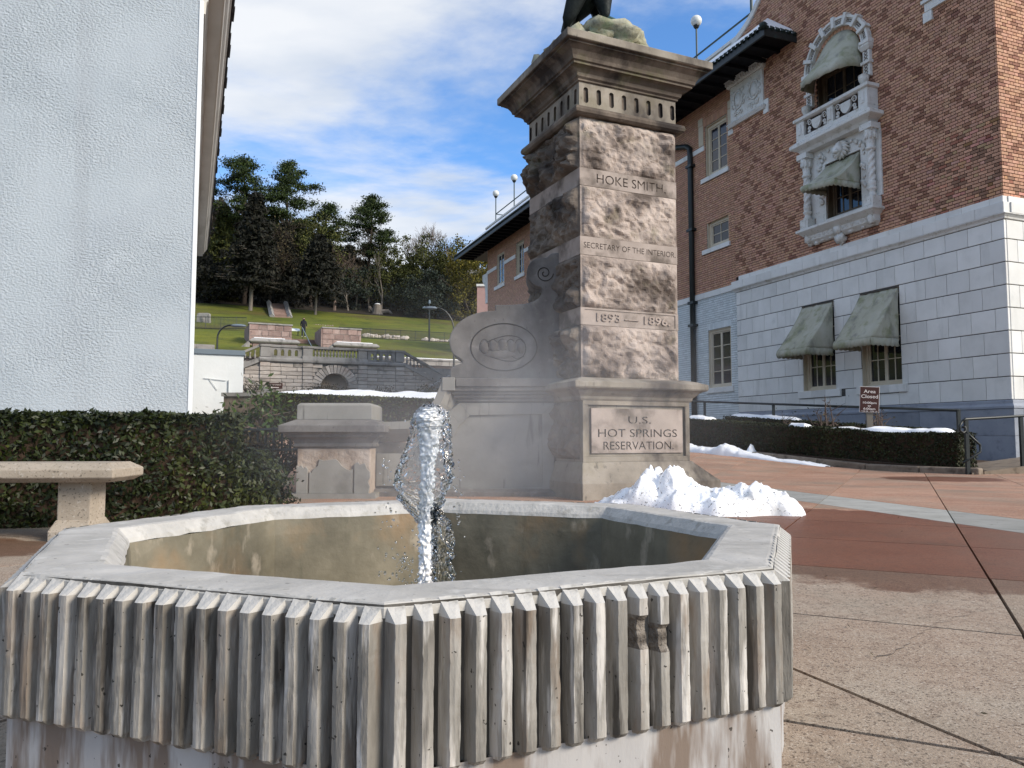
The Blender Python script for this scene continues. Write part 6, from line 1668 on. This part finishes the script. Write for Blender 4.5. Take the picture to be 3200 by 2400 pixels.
# retaining wall with a snowy coping beyond, right and left
def bgthing(name, r, q, z, label, cat, group=None, rz=0):
    x, y = xy_of(r, q); o = empty(name, (x, y, z), TH + rz); tag(o, label, cat, group); return o
rw = bgthing('retaining_wall', 4.3, 7.9, 5.4, 'dark stained retaining wall with snow covered coping below the lawn', 'wall')
for k in range(12):
    for j in range(2): MB().box(k * 1.1 + (.5 if j else 0), k * 1.1 + 1.09 + (.5 if j else 0), .0, .4, j * .58, j * .58 + .57).build('stone_block', 'niche_trim', rw, bevel=.02)
MB().box(-.1, 14, -.08, .45, 1.155, 1.27).build('coping', 'niche_trim', rw); MB().box(0, 13.6, -.07, .40, 1.272, 1.34).build('coping_snow', 'snow', rw, bevel=.03)
rw = bgthing('retaining_wall', -26, 8.2, 6.5, 'low grey edging wall at the foot of the brown grass bank', 'wall')
for k in range(16): MB().box(k * 1.2, k * 1.2 + 1.19, 0, .35, 0, .55).build('stone_block', 'niche_trim', rw, bevel=.02)
# red sandstone stair cheeks
def block_wall(root, x0, x1, z0, z1, y0, y1, ch, lmin, lmax, m, seed, name='stone_block', jm='pale_mortar'):
    r_ = random.Random(seed); n = max(1, int(round((z1 - z0) / ch))); hh = (z1 - z0) / n
    MB().box(x0 + .02, x1 - .02, y0 + .03, y1, z0, z1 - .01).build('mortar', jm, root)
    for i in range(n):
        x = x0
        while x < x1 - .01:
            b = min(x + r_.uniform(lmin, lmax), x1)
            if x1 - b < .2: b = x1
            MB().box(x + .014, b - .014, y0 - r_.uniform(0, .04), y0 + .1, z0 + i * hh + .014, z0 + (i + 1) * hh - .014).build(name, m, root, bevel=.02); x = b
sl = bgthing('stair_cheek_wall', -4.06, 14.1, 7.6, 'reddish sandstone block wall beside the stairs, below the upper steps', 'wall')
block_wall(sl, 0, 3.25, .1, 1.9, 0, .5, .42, .5, 1.0, 'red_sandstone', 1); MB().box(-.08, 3.3, -.08, .6, 1.9, 2.02).build('coping', 'niche_trim', sl, bevel=.02); MB().box(-.02, .3, .5, 4, 0, 1.9).build('return_wall', 'red_sandstone', sl)
sr = bgthing('stair_cheek_wall', 1.6, 14.1, 7.6, 'reddish sandstone block wall beside the stairs, nearer the iron fence', 'wall')
block_wall(sr, 0, 3.15, .1, 1.88, 0, .5, .42, .5, 1.0, 'red_sandstone', 2); MB().box(-.06, 3.2, -.08, .6, 1.88, 2.0).build('coping', 'niche_trim', sr, bevel=.02); MB().prism([(0, -.2), (-.0, 1.88), (-.01, 1.88), (-.01, -.2)], 0, .1) ; MB().box(-.12, .0, .0, 3, -.2, 1.9).build('return_wall', 'red_sandstone', sr)
for nm, r_, lab in (('L', -3.95, 'snow capped low pedestal wall before the left stair cheek wall'), ('R', 2.3, 'snow capped low pedestal wall before the fence side stair cheek wall')):
    lab = 'snow topped pedestal wall below the sandstone wall, ' + ('opposite the white outbuilding' if nm == 'L' else 'next to the grass bank')
    pw = bgthing('pedestal_wall', r_, 12.3, 6.2, lab, 'wall', 'pedestal walls of the stairs'); s_ = 1
    block_wall(pw, 0, 3.3, .0, 1.62, 0, .5, .4, .6, 1.0, 'red_sandstone', 5 if nm == 'L' else 6)
    MB().square([(-.1, 3.4, -.12, .7, 1.62), (-.2, 3.5, -.22, .8, 1.72), (-.2, 3.5, -.22, .8, 1.80), (0, 3.3, 0, .6, 1.98)]).build('coping', 'niche_trim', pw)
    MB().box(.1, 2.4 if nm == 'L' else 3.0, .05, .55, 1.985, 2.05).build('coping_snow', 'snow', pw, bevel=.025)
    MB().prism([(-1.2, -.4), (-.2, -.4), (-.2, 1.75), (-.35, 1.7), (-1.2, .9)], -.1, .4).build('sloping_cheek', 'niche_trim', pw)
st1 = empty('stairs', (0, 0, 0)); tag(st1, 'broad stone stairs between sandstone walls with a middle handrail', 'stairs', kind='structure')
for k in range(16):
    x0, y0 = xy_of(-.75, 11.5 + k * .38); z = 6.25 + k * .165
    MB().box(0, 2.3, 0, .5, -.25, 0).build('step', 'step_stone', st1, (x0, y0, z + .165), (0, 0, TH))
hr = bgthing('stair_handrail', .55, 11.3, 6.2, 'pale metal handrail down the middle of the broad stairs', 'handrail')
MB().tube([(0, 0, .9), (.0, 6.5, 3.75)], .035, 8).build('rail', 'grey_metal', hr)
for k in (.2, 3.2, 6.2): MB().tube([(0, k, -.1 + .43 * k), (0, k, .9 + .438 * k)], .025, 6).build('post', 'iron', hr)
# upper steps, rubble wall, fences, lamps
us = empty('upper_steps', (0, 0, 0)); tag(us, 'reddish steps with pale side strings climbing into the woods', 'stairs', kind='structure')
A0, A1 = Vector((-29.37, 92.8, 15.2)), Vector((-27.57, 94.2, 15.3)); B0, B1 = Vector((-33.4, 104.0, 18.9)), Vector((-31.4, 105.0, 19.0))
for k in range(12):
    t = k / 12; p, q = A0.lerp(B0, t), A1.lerp(B1, t); p2, q2 = A0.lerp(B0, (k + 1) / 12), A1.lerp(B1, (k + 1) / 12)
    mb = MB(); mb.add([(p.x, p.y, p.z - .3), (q.x, q.y, q.z - .3), (q2.x, q2.y, q2.z - .3), (p2.x, p2.y, p2.z - .3), (p.x, p.y, p2.z), (q.x, q.y, q2.z), (q2.x, q2.y, q2.z), (p2.x, p2.y, p2.z)], [(3, 2, 1, 0), (4, 5, 6, 7), (0, 1, 5, 4), (1, 2, 6, 5), (2, 3, 7, 6), (3, 0, 4, 7)])
    mb.build('step', 'step_stone', us)
for p, q in ((A0, B0), (A1, B1)): MB().tube([p + Vector((0, 0, .25)), q + Vector((0, 0, .35))], .32, 4).build('side_string', 'niche_trim', us)
lw = empty('rubble_wall', (-29.9, 86.5, 13.2), R(18)); tag(lw, 'low rough stone wall across the grass below the upper steps', 'wall')
r_ = random.Random(3)
for k in range(34):
    for j in range(2): MB().ball((.2 + k * .27 + .12 * j, .2, .15 + j * .34), .2, 8, 6, (r_.uniform(.6, .9), .8, r_.uniform(.8, 1)), .5, k + j * 50).build('stone', 'red_sandstone' if r_.random() < .5 else 'niche_stone', lw)
def fence(name, a, b, za, zb, h, n, label):
    root = empty(name, (a[0], a[1], za)); tag(root, label, 'fence', 'iron fences on the grass bank'); d = Vector((b[0] - a[0], b[1] - a[1], zb - za))
    for z in (.12, h - .06): MB().tube([(0, 0, z), (d.x, d.y, d.z + z)], .03, 6).build('rail', 'iron', root)
    mb = MB()
    for k in range(n + 1):
        p = d * (k / n); mb.tube([(p.x, p.y, p.z), (p.x, p.y, p.z + h)], .016 if k % 12 else .035, 4)
    mb.build('bars', 'iron', root, kind='stuff'); return root
fence('iron_fence', (-31.6, 71.0), (-25.4, 72.5), 10.75, 10.9, 1.25, 56, 'black iron fence on the bank beside the sandstone wall and lower lamp')
fence('iron_fence', (-17.2, 75.6), (-5.6, 79.6), 10.55, 10.45, 1.12, 96, 'long black iron fence along the grass below the tall lamp post')
for i in range(26):
    x = -15.3 + i * .36 + r_.uniform(-.1, .1); y = 78.2 + (x + 15.4) * .36 + .6
    if i in (12, 13, 14, 15): continue
    o = MB().ball((0, 0, .1), r_.uniform(.18, .42), 9, 7, (1.1, .9, .8), .5, i).build('boulder', 'niche_stone', None, (x, y, T(x, y) - .05)); tag(o, 'pale rounded boulder in the row behind the long iron fence', 'boulder', 'boulders behind the long fence')
def lamp_post(loc, h):
    root = empty('lamp_post', loc); tag(root, 'tall dark lamp post with twin lamps standing on the grass bank', 'lamp post')
    MB().tube([(0, 0, 0), (0, 0, h)], [.10, .06], 10).build('pole', 'iron', root)
    for sx in (-1, 1):
        MB().tube([(0, 0, h - .25), (sx * .3, 0, h - .15), (sx * .45, 0, h - .3)], .03, 6).build('arm', 'iron', root)
        MB().lathe([(.05, .12), (.16, .05), (.22, -.05), (.20, -.10)], 10, (sx * .5, 0, h - .35)).build('lamp_head', 'grey_metal', root)
    MB().lathe([(.05, 0), (.12, .1), (.10, .35), (.02, .45)], 8, (0, 0, h)).build('camera_housing', 'grey_metal', root)
lamp_post((-8.23, 75.5, 10.0), 3.9)
def goose(loc, sgn, h, reach, label, rz):
    root = empty('street_lamp', loc, rz); tag(root, label, 'street lamp', 'curved arm street lamps')
    pts = [(0, 0, 0), (0, 0, h * .62)] + [(sgn * reach * (1 - math.cos(R(t))) * .85, 0, h * .62 + h * .38 * math.sin(R(t))) for t in range(15, 91, 15)]
    MB().tube(pts, [.07] + [.055] * (len(pts) - 1), 8).build('pole', 'iron', root)
    e = pts[-1]; MB().ball((e[0] + sgn * .42, 0, e[2] - .03), .5, 12, 8, (1, .35, .22)).build('lamp_head', 'grey_metal', root, smooth=True)
goose((-19.0, 49.0, 5.6), 1, 2.3, 1.0, 'curved arm street lamp behind the white outbuilding', R(10))
goose((-4.2, 55, 5.4), -1, 4.6, 1.5, 'curved arm street lamp behind the carved scroll', R(10))
# information board by the person
ib = empty('information_board', (-19.9, 69.3, 9.75), TH); tag(ib, 'small tilted information board beside the person on the stairs', 'board')
MB().add([(-.5, -.3, .6), (.5, -.3, .6), (.5, .15, .85), (-.5, .15, .85), (-.5, -.28, .55), (.5, -.28, .55), (.5, .17, .8), (-.5, .17, .8)], [(0, 1, 2, 3), (7, 6, 5, 4), (0, 4, 5, 1), (1, 5, 6, 2), (2, 6, 7, 3), (3, 7, 4, 0)]).build('panel', 'white_plaster', ib)
for sx in (-.35, .35): MB().box(sx - .04, sx + .04, -.1, -.02, -.1, .66).build('leg', 'iron', ib)
ub = empty('marker_post', (-31.5, 77.5, 12.0)); tag(ub, 'square stone marker beyond the left iron fence', 'marker')
MB().square([(-.7, .7, -.25, .25, -.3), (-.62, .62, -.22, .22, 1.25), (-.5, .5, -.2, .2, 1.32)]).build('slab', 'niche_trim', ub); MB().ball((0, -.24, .65), .25, 10, 8, (1, .4, 1.3), .3, 2).build('relief', 'niche_trim', ub)
sm = empty('tree_stump', (-19.9, 112.0, 18.7)); tag(sm, 'broken tree stump on the grass at the wood edge', 'stump')
mb = MB(); mb.lathe([(1.1, -.2), (.8, .3), (.65, .9), (.6, 1.5), (.3, 1.6)], 12); mb.tube([(.4, 0, .5), (1.6, 0, .6), (2.2, .1, .2)], [.4, .3, .08], 7); mb.tube([(-.4, 0, .4), (-1.2, 0, 1.2)], [.35, .2], 7); mb.build('trunk', 'bark_pale', sm)
MB().ball((0, 0, 1.62), .45, 10, 6, (1, 1, .3)).build('snow_cap', 'snow', sm)
# person in a hooded jacket at the top of the stairs
pe = empty('person', (-18.95, 69.0, 9.72), R(20)); tag(pe, 'person in black hooded jacket and dark trousers at the top of the stairs', 'person')
J_ = dict(pel=(0, 0, .95), sp=(0, .01, 1.15), ch=(0, .0, 1.36), nk=(0, -.01, 1.52), hd=(0, -.03, 1.66), ht=(0, -.02, 1.79), ls=(-.19, 0, 1.44), le=(-.25, .02, 1.17), lh=(-.20, -.10, .95), rs=(.19, 0, 1.44), re=(.26, .03, 1.17), rh=(.24, -.04, .90),
          lp=(-.10, 0, .90), lk=(-.11, -.03, .50), la=(-.12, .0, .09), lt=(-.13, -.16, .04), rp=(.10, 0, .90), rk=(.12, -.02, .50), ra=(.13, .03, .09), rt=(.15, -.12, .04))
RAD = dict(pel=.16, sp=.165, ch=.175, nk=.075, hd=.115, ht=.085, ls=.085, le=.062, lh=.045, rs=.085, re=.062, rh=.045, lp=.10, lk=.07, la=.055, lt=.045, rp=.10, rk=.07, ra=.055, rt=.045)
ED = [('pel', 'sp'), ('sp', 'ch'), ('ch', 'nk'), ('nk', 'hd'), ('hd', 'ht'), ('ch', 'ls'), ('ls', 'le'), ('le', 'lh'), ('ch', 'rs'), ('rs', 're'), ('re', 'rh'), ('pel', 'lp'), ('lp', 'lk'), ('lk', 'la'), ('la', 'lt'), ('pel', 'rp'), ('rp', 'rk'), ('rk', 'ra'), ('ra', 'rt')]
ks = list(J_); me = bpy.data.meshes.new('body'); me.from_pydata([J_[k] for k in ks], [(ks.index(a), ks.index(b)) for a, b in ED], [])
tmp = link('tmp', me); md = tmp.modifiers.new('skin', 'SKIN')
try:
    for i, k in enumerate(ks):
        me.skin_vertices[0].data[i].radius = (RAD[k], RAD[k] * (.8 if k in ('pel', 'sp', 'ch') else 1)); me.skin_vertices[0].data[i].use_root = k == 'pel'
    sd = tmp.modifiers.new('sub', 'SUBSURF'); sd.levels = 1; sd.render_levels = 1
    bpy.context.view_layer.update()
    body = bpy.data.meshes.new_from_object(tmp.evaluated_get(bpy.context.evaluated_depsgraph_get()))
except Exception:
    mb = MB()
    for a, b in ED: mb.tube([J_[a], J_[b]], [RAD[a], RAD[b]], 8)
    body = mb.mesh('body')
bpy.data.objects.remove(tmp)
for m_ in ('cloth_black', 'cloth_navy', 'skin', 'shoe_white'): body.materials.append(MATS[m_])
for p in body.polygons:
    c = p.center; p.use_smooth = True
    p.material_index = 3 if c.z < .10 else 1 if c.z < .88 and abs(c.x) < .20 else 2 if (c.z > 1.58 and c.z < 1.74 and c.y < -.09) or (c.z < .99 and abs(c.x) > .17) else 0
body.name = 'body'; link('body', body, pe)
# ---------------------------------------------------------------- hedge with snow behind the pier, shrubs, display sign
def low_hedge(a, b, w, h, n, seed, label, snow_lab=None, m='leaf_olive'):
    r = hedge('low_hedge', a, b, w, h, None, .085, n, m, seed, label)
    if snow_lab:
        mb = MB(); n1, n2 = 50, 8; vs = []; fs = []; d = Vector((b[0] - a[0], b[1] - a[1], 0)); nn = Vector((-d.y, d.x, 0)).normalized()
        for i in range(n1 + 1):
            for j in range(n2 + 1):
                p = Vector((a[0], a[1], 0)) + d * (i / n1 * .985) + nn * (w * (.12 + .8 * j / n2)); e = min(1, min(j, n2 - j) / 2) * min(1, min(i, n1 - i) / 3)
                vs.append((p.x, p.y, T(p.x, p.y) + h + .02 - .03 + .10 * e * (1 + 1.1 * mnoise.noise(p * 1.3))))
        for i in range(n1):
            for j in range(n2):
                k = i * (n2 + 1) + j; fs.append((k, k + 1, k + n2 + 2, k + n2 + 1))
        mb.add(vs, fs); o = mb.build('snow_cover', 'snow', smooth=True); tag(o, snow_lab, 'snow')
low_hedge((-6.35, 19.6), (-1.2, 18.2), 2.2, 1.0, 12000, 61, 'low clipped green hedge behind the stone pier', 'snow blanket lying on the low hedge behind the stone pier')
low_hedge((-8.4, 22.5), (-5.9, 22.0), .8, .72, 4000, 62, 'small dark hedge below the Display Spring sign')
ds = empty('direction_sign', (-6.84, 22.0, T(-6.84, 22)), R(-2)); tag(ds, 'small brown Display Spring sign with arrow above the low hedge', 'sign')
MB().box(-.22, .22, -.02, .02, 1.05, 1.22).build('board', 'sign_brown', ds); text_obj('lettering', 'DISPLAY SPRING', .045, .002, 'sign_white', ds, (0, -.022, 1.15), (R(90), 0, 0), width=.38)
MB().prism([(-.13, 1.09), (-.07, 1.12), (-.07, 1.10), (.13, 1.10), (.13, 1.08), (-.07, 1.08), (-.07, 1.06)], -.024, -.0205).build('arrow', 'sign_white', ds); MB().box(-.035, .035, .0, .05, -.1, 1.05).build('post', 'post_wood', ds)
low = MB(); 
pb = empty('planter_wall', (-7.2, 20.6, T(-7.2, 20.6)), R(-6)); tag(pb, 'low pale planter wall in front of the Display Spring sign', 'wall'); MB().box(-.6, 1.0, 0, .3, -.2, .85).build('wall', 'kerb', pb); MB().box(-.65, 1.05, -.05, .35, .85, .95).build('coping', 'niche_trim', pb)
for i, (x, y, w, h, m, lab) in enumerate([(-10.3, 41.5, 1.6, 1.15, 'leaf_brown', 'dark reddish shrub in front of the arched niche'), (-7.1, 42.5, 1.2, 1.0, 'leaf_brown', 'rounded dark shrub right of the arched niche'), (-4.7, 42.5, 1.0, 1.2, 'leaf_olive', 'dark shrub at the foot of the balustrade stairs'), (-3.2, 42.0, 1.8, 1.7, 'leaf_brown', 'tall dry brown shrub before the stair parapet'), (-14.4, 42.0, .9, 1.3, 'leaf_olive', 'thin leafy shrub beside the Display Spring sign')]):
    bush('garden_shrub', (x, y), w, w * .7, h, .11, 1500 if i < 4 else 350, m, 70 + i, lab, stems=24, fill=.85, group='shrubs below the niche wall', stem_mat='twig_dark')
# pale house far up the hill and pink wall behind the corner
fh = empty('far_house', (-8.5, 150, 30)); tag(fh, 'gabled house roof among the trees up the hill', 'house')
MB().prism([(-4, -8), (4, -8), (4, 2), (0, 7.0), (-4, 2)], 0, 8).build('wall', 'niche_trim', fh); MB().prism([(-4.4, 1.8), (0, 7.5), (0, 7.0), (-4.3, 1.5)], -.3, 8.3).build('roof', 'grey_metal', fh)
pk = empty('pink_building', (-2.6, 66, 5)); tag(pk, 'pink building behind the far corner of the brick building', 'building')
MB().box(-.45, 7, 0, 6, 0, 8.8).build('wall', 'pink_wall', pk); MB().box(-.5, 7.1, -.1, 6, 8.8, 9.0).build('cornice', 'terracotta', pk)

# ---------------------------------------------------------------- trees on the hill
def grow(mb, rng, p, d, L_, r, lev, maxlev, tips, bend=.25, nchild=(2, 4), ratio=.68, up=.15, sides=5, minr=.018):
    n = 3; pts = [p]; dd = d.copy(); q = p.copy()
    for i in range(n):
        dd = (dd + Vector((rng.gauss(0, bend), rng.gauss(0, bend), rng.gauss(0, bend) + up * .3))).normalized(); q = q + dd * (L_ / n); pts.append(q.copy())
    rs = [max(minr, r * (1 - .45 * i / n)) for i in range(n + 1)]
    mb.tube(pts, rs, sides if lev < 2 else 3, caps=False)
    if lev >= maxlev: tips.append((pts[-1], dd)); return
    k = rng.randint(*nchild)
    for c in range(k):
        t = rng.uniform(.45, 1.0) if c else 1.0
        i = min(n - 1, int(t * n)); b = pts[i].lerp(pts[i + 1], t * n - i if t < 1 else 1)
        a = rng.uniform(.35, .95) if c else rng.uniform(.05, .35)
        o = dd.orthogonal().normalized(); o.rotate(Matrix.Rotation(rng.random() * 6.283, 3, dd))
        nd = (dd * math.cos(a) + o * math.sin(a) + Vector((0, 0, up))).normalized()
        grow(mb, rng, b, nd, L_ * ratio * rng.uniform(.8, 1.15), rs[-1] * (.85 if c == 0 else .65), lev + 1, maxlev, tips, bend, nchild, ratio, up, sides, minr)
TREES = 'trees on the wooded hill'
def new_tree(name, x, y, label, seed):
    root = empty(name, (x, y, T(x, y) - .1)); tag(root, label, 'tree', TREES); return root, random.Random(seed)
def bare_tree(x, y, h, label, seed, m='twig', lev=5, nchild=(2, 4), spread=.22, leaf=0, leafm='leaf_brown', lsize=.2, name='bare_tree', up=.16):
    root, rng = new_tree(name, x, y, label, seed); mb = MB(); tips = []
    grow(mb, rng, Vector((0, 0, 0)), Vector((rng.gauss(0, .06), 0, 1)).normalized(), h * .33, h * .013 + .05, 0, lev, tips, spread, nchild, .70, up)
    mb.build('trunk', m, root)
    if leaf:
        pts = [(rng.choice(tips)[0] + Vector((rng.gauss(0, 1), rng.gauss(0, 1), rng.gauss(0, 1))) * lsize * 2.2, None) for i in range(leaf)]
        mb = MB(); leaf_cloud(mb, rng, pts, lsize, TINT, aspect=1.8); mb.build('crown', leafm, root)
    return root
def pine(x, y, h, label, seed, crown=(.45, 1.0), rad=4.0, n=34, m='leaf_pine', lean=0.0, dens=150, lsize=.36):
    root, rng = new_tree('pine_tree', x, y, label, seed); mb = MB()
    tr = [Vector((lean * t * t * h * .1 + .25 * math.sin(t * 5 + seed), .2 * math.sin(t * 4), h * t)) for t in [i / 8 for i in range(9)]]
    mb.tube(tr, [.30 * (1 - .8 * i / 8) * h / 20 + .03 for i in range(9)], 8)
    pts = []
    for i in range(n):
        t = crown[0] + (crown[1] - crown[0]) * (i + .5) / n; u = (t - crown[0]) / (crown[1] - crown[0])
        b = tr[min(7, int(t * 8))].lerp(tr[min(8, int(t * 8) + 1)], t * 8 - int(t * 8))
        a = i * 2.4 + rng.uniform(-.5, .5); ln = rad * (math.sin(math.pi * min(1, u * .85 + .22)) ** .7) * rng.uniform(.45, 1.1)
        e = b + Vector((math.cos(a) * ln, math.sin(a) * ln, ln * rng.uniform(.05, .45)))
        mid = b.lerp(e, .5) + Vector((0, 0, .1 * ln)); mb.tube([b, mid, e], [.07, .05, .02], 4, caps=False)
        for c in range(3 if ln > 1.4 else 2):
            cc = b.lerp(e, rng.uniform(.55, 1.05)) + Vector((rng.gauss(0, .35), rng.gauss(0, .35), rng.uniform(.0, .5))); cr = rng.uniform(.55, 1.05) * (.55 + .45 * rad / 4)
            for k in range(dens):
                v = Vector((rng.gauss(0, .55), rng.gauss(0, .55), rng.gauss(0, .24))); pts.append((cc + v * cr * 1.25, None))
    mb.build('trunk', 'bark', root); mb = MB(); leaf_cloud(mb, rng, pts, lsize, TINT, aspect=2.6); mb.build('crown', m, root); return root
def conifer(x, y, h, label, seed, base=.16, rad=4.2, m='leaf_cedar', layers=54, per=10, dens=24, lsize=.52, trunk='bark_pale', top=1.0, name='cedar_tree'):
    root, rng = new_tree(name, x, y, label, seed); mb = MB()
    mb.tube([(0, 0, 0), (.1, 0, h * .3), (.45, 0, h * .65), (.5, 0, h)], [.34 * h / 20, .27 * h / 20, .16 * h / 20, .03], 9)
    pts = []
    for i in range(layers):
        u = i / (layers - 1); z = h * (base + (1 - base) * u * top)
        R_ = rad * (1 - u) ** .75 * (.75 + .35 * mnoise.noise(Vector((u * 7, seed, 0)))) + .25
        for k in range(per):
            a = rng.random() * 6.283; ln = R_ * rng.uniform(.55, 1.08); cx = .5 * u
            e = Vector((cx + math.cos(a) * ln, math.sin(a) * ln, z - ln * rng.uniform(.05, .30))); b = Vector((cx, 0, z))
            if k < 3: mb.tube([b, e], [.05, .015], 3, caps=False)
            for c in range(dens):
                t = rng.uniform(.25, 1.05); p = b.lerp(e, t); pts.append((p + Vector((rng.gauss(0, .28), rng.gauss(0, .28), rng.gauss(0, .16))), None))
    mb.build('trunk', trunk, root); mb = MB(); leaf_cloud(mb, rng, pts, lsize, TINT, aspect=2.2); mb.build('crown', m, root); return root
def broad(x, y, h, label, seed, rx=5, base=.25, m='leaf_olive', n=5200, lsize=.46, clumps=70, trunk='bark', name='leafy_tree', open_=.25):
    root, rng = new_tree(name, x, y, label, seed); mb = MB(); tips = []
    grow(mb, rng, Vector((0, 0, 0)), Vector((0, 0, 1)), h * .30, h * .014 + .05, 0, 4, tips, .22, (3, 4), .72, .12)
    mb.build('trunk', trunk, root)
    cs = []
    for i in range(clumps):
        while True:
            v = Vector((rng.uniform(-1, 1), rng.uniform(-1, 1), rng.uniform(-1, 1)))
            if .35 < v.length < 1: break
        w = 1 + .35 * mnoise.noise(v * 1.8 + Vector((seed * 2.3, 0, 0)))
        cs.append((Vector((v.x * rx * w, v.y * rx * w, h * (base + (1 - base) * .5) + v.z * h * (1 - base) * .5 * w)), rng.uniform(.5, 1.25) * rx * .2))
    pts = []; n = int(n * 1.7)
    for i in range(n):
        c, r_ = rng.choice(cs); v = Vector((rng.gauss(0, .5), rng.gauss(0, .5), rng.gauss(0, .42))); pts.append((c + v * r_, None))
    mb = MB(); leaf_cloud(mb, rng, pts, lsize, TINT, aspect=1.8); mb.build('crown', m, root); return root
def at(px, Y): return ((px - 1600) / 2390 * Y, Y)
pine(*at(752, 106), 20.5, 'tall pine with wind-swept top left of its taller neighbour', 101, (.55, 1.0), 4.4, 26, dens=170)
pine(*at(888, 110), 21.0, 'tallest pine with layered tufts above the bare tree tops', 102, (.42, 1.0), 4.6, 34, dens=170)
pine(*at(985, 116), 15.5, 'shorter pine leaning over the olive tree', 103, (.45, 1.0), 4.6, 24, lean=1.0, dens=150)
pine(*at(1150, 122), 18.0, 'lone round-topped pine against the blue sky', 104, (.38, 1.0), 4.6, 34, dens=170)
conifer(*at(775, 98), 15.2, 'dark brown cedar with a bare pale trunk left of the upper steps', 111, .24, 5.4)
conifer(*at(980, 101), 10.5, 'dark spreading hemlock with slim trunk right of the upper steps', 112, .30, 5.6, layers=44, per=12)
conifer(*at(675, 108), 13.5, 'dark evergreen beside the eaves of the stucco building', 113, .02, 4.2, m='leaf_olive')
conifer(*at(875, 108), 12.0, 'dark evergreen in shade behind the upper steps', 114, .02, 5.0, layers=46)
conifer(*at(1075, 118), 9.5, 'dark evergreen in shade behind the thin saplings', 115, .02, 5.0, layers=40, m='leaf_cedar')
bare_tree(*at(665, 112), 18.0, 'grey bare tree with tangled twigs beside the eaves', 121, 'twig_dark', 6, (2, 4))
bare_tree(*at(700, 120), 19.5, 'pale bare tree rising behind the leftmost pine', 122, 'twig', 6, (2, 3))
bare_tree(*at(835, 104), 14.0, 'brown twiggy tree between the two tall pines', 123, 'twig_dark', 6, (2, 4), leaf=900, leafm='leaf_brown', lsize=.28)
broad(*at(965, 112), 14.0, 'olive green vine-hung tree below the shorter pine', 131, 5.2, .25, 'leaf_olive', 4200, .36, 80)
bare_tree(*at(1040, 110), 12.5, 'grey bare tree with many upright stems', 124, 'twig', 6, (3, 4), leaf=600, leafm='leaf_brown', lsize=.25)
bare_tree(*at(1120, 128), 18.5, 'slender bare tree behind the lone round-topped pine', 125, 'twig', 6, (2, 3))
bare_tree(*at(1195, 124), 13.8, 'reddish bare tree in front of the lone pine', 126, 'twig_dark', 6, (2, 4), leaf=1300, leafm='leaf_brown', lsize=.28)
bare_tree(*at(1298, 132), 17.5, 'tall fan-shaped bare tree against the blue sky', 127, 'twig', 6, (2, 4), .12, up=.32)
bare_tree(*at(1395, 138), 15.0, 'fine bare tree left of the far eaves', 128, 'twig', 6, (2, 4), .14, up=.28, leaf=500, leafm='leaf_yellow', lsize=.3)
broad(*at(1320, 124), 12.5, 'broad green tree in front of the fan-shaped bare tree', 132, 6.0, .15, 'leaf_olive', 6500, .34, 110)
broad(*at(1220, 118), 9.5, 'mid green bushy tree below the reddish bare tree', 133, 4.6, .05, 'leaf_olive', 4800, .34, 80)
broad(*at(1330, 113), 7.0, 'dark bluish evergreen bush at the wood edge behind the lamp post', 134, 5.0, .0, 'leaf_blue', 6500, .30, 100, name='evergreen_bush')
broad(*at(1470, 116), 12.0, 'yellow-green tree beside the far eaves', 135, 5.2, .05, 'leaf_yellow', 5200, .32, 90)
broad(*at(1440, 126), 12.5, 'pale green tree behind the yellow-green tree', 136, 4.6, .1, 'leaf_olive', 4200, .32, 80)
broad(*at(1500, 128), 7.0, 'grey-brown thicket above the grass bank by the brick corner', 137, 5.0, .0, 'leaf_brown', 3800, .30, 80, name='thicket')
broad(*at(1120, 116), 6.5, 'shaded undergrowth below the lone pine', 138, 5.0, .0, 'leaf_blue', 4200, .34, 80, name='thicket')
broad(*at(720, 110), 7.0, 'dark undergrowth left of the bare pale trunk', 139, 5.5, .0, 'leaf_cedar', 4200, .38, 80, name='thicket')
broad(*at(900, 118), 8.0, 'dark undergrowth above the upper steps', 140, 6.5, .0, 'leaf_cedar', 4600, .40, 90, name='thicket')
broad(*at(1010, 124), 8.5, 'dark undergrowth behind the slim trunk', 141, 6.5, .0, 'leaf_cedar', 4600, .40, 90, name='thicket')
broad(*at(640, 102), 6.5, 'dark undergrowth at the stucco building corner', 142, 5.0, .0, 'leaf_cedar', 3600, .38, 70, name='thicket')
for i, (px_, Y_, h_, lab) in enumerate([(1083, 112, 7.5, 'thin pale sapling right of the grey bare tree'), (1151, 114, 6.0, 'shortest thin sapling at the wood edge'), (1187, 113, 10.5, 'slender pale-stemmed sapling with forked top'), (1108, 114, 6.8, 'thin grey sapling before the dark evergreen')]):
    bare_tree(*at(px_, Y_), h_, lab, 150 + i, 'bark_pale', 4, (2, 3), .12, name='sapling', up=.3, leaf=160, leafm='leaf_olive', lsize=.25)

# the wood closing the view behind the named trees: one unbroken dark mass
rng = random.Random(200); pts = []
for i in range(34000):
    px_ = rng.uniform(560, 1640); Y_ = rng.uniform(128, 150); x, y = at(px_, Y_)
    top = interp([(560, 15.5), (700, 15), (800, 14.5), (960, 12.5), (1040, 9), (1120, 7.5), (1200, 6), (1300, 7), (1420, 7.5), (1640, 5)], px_) * (1 + .28 * mnoise.noise(Vector((px_ * .02, Y_ * .05, 1))))
    z = T(x, y) + top * rng.random() ** .75
    pts.append((Vector((x, y, z)), None))
mb = MB(); leaf_cloud(mb, rng, pts, .95, TINT[:4], aspect=1.7); o = mb.build('woodland', 'leaf_cedar'); tag(o, 'dark dense wood closing the hill behind the trees', 'wood', kind='stuff')
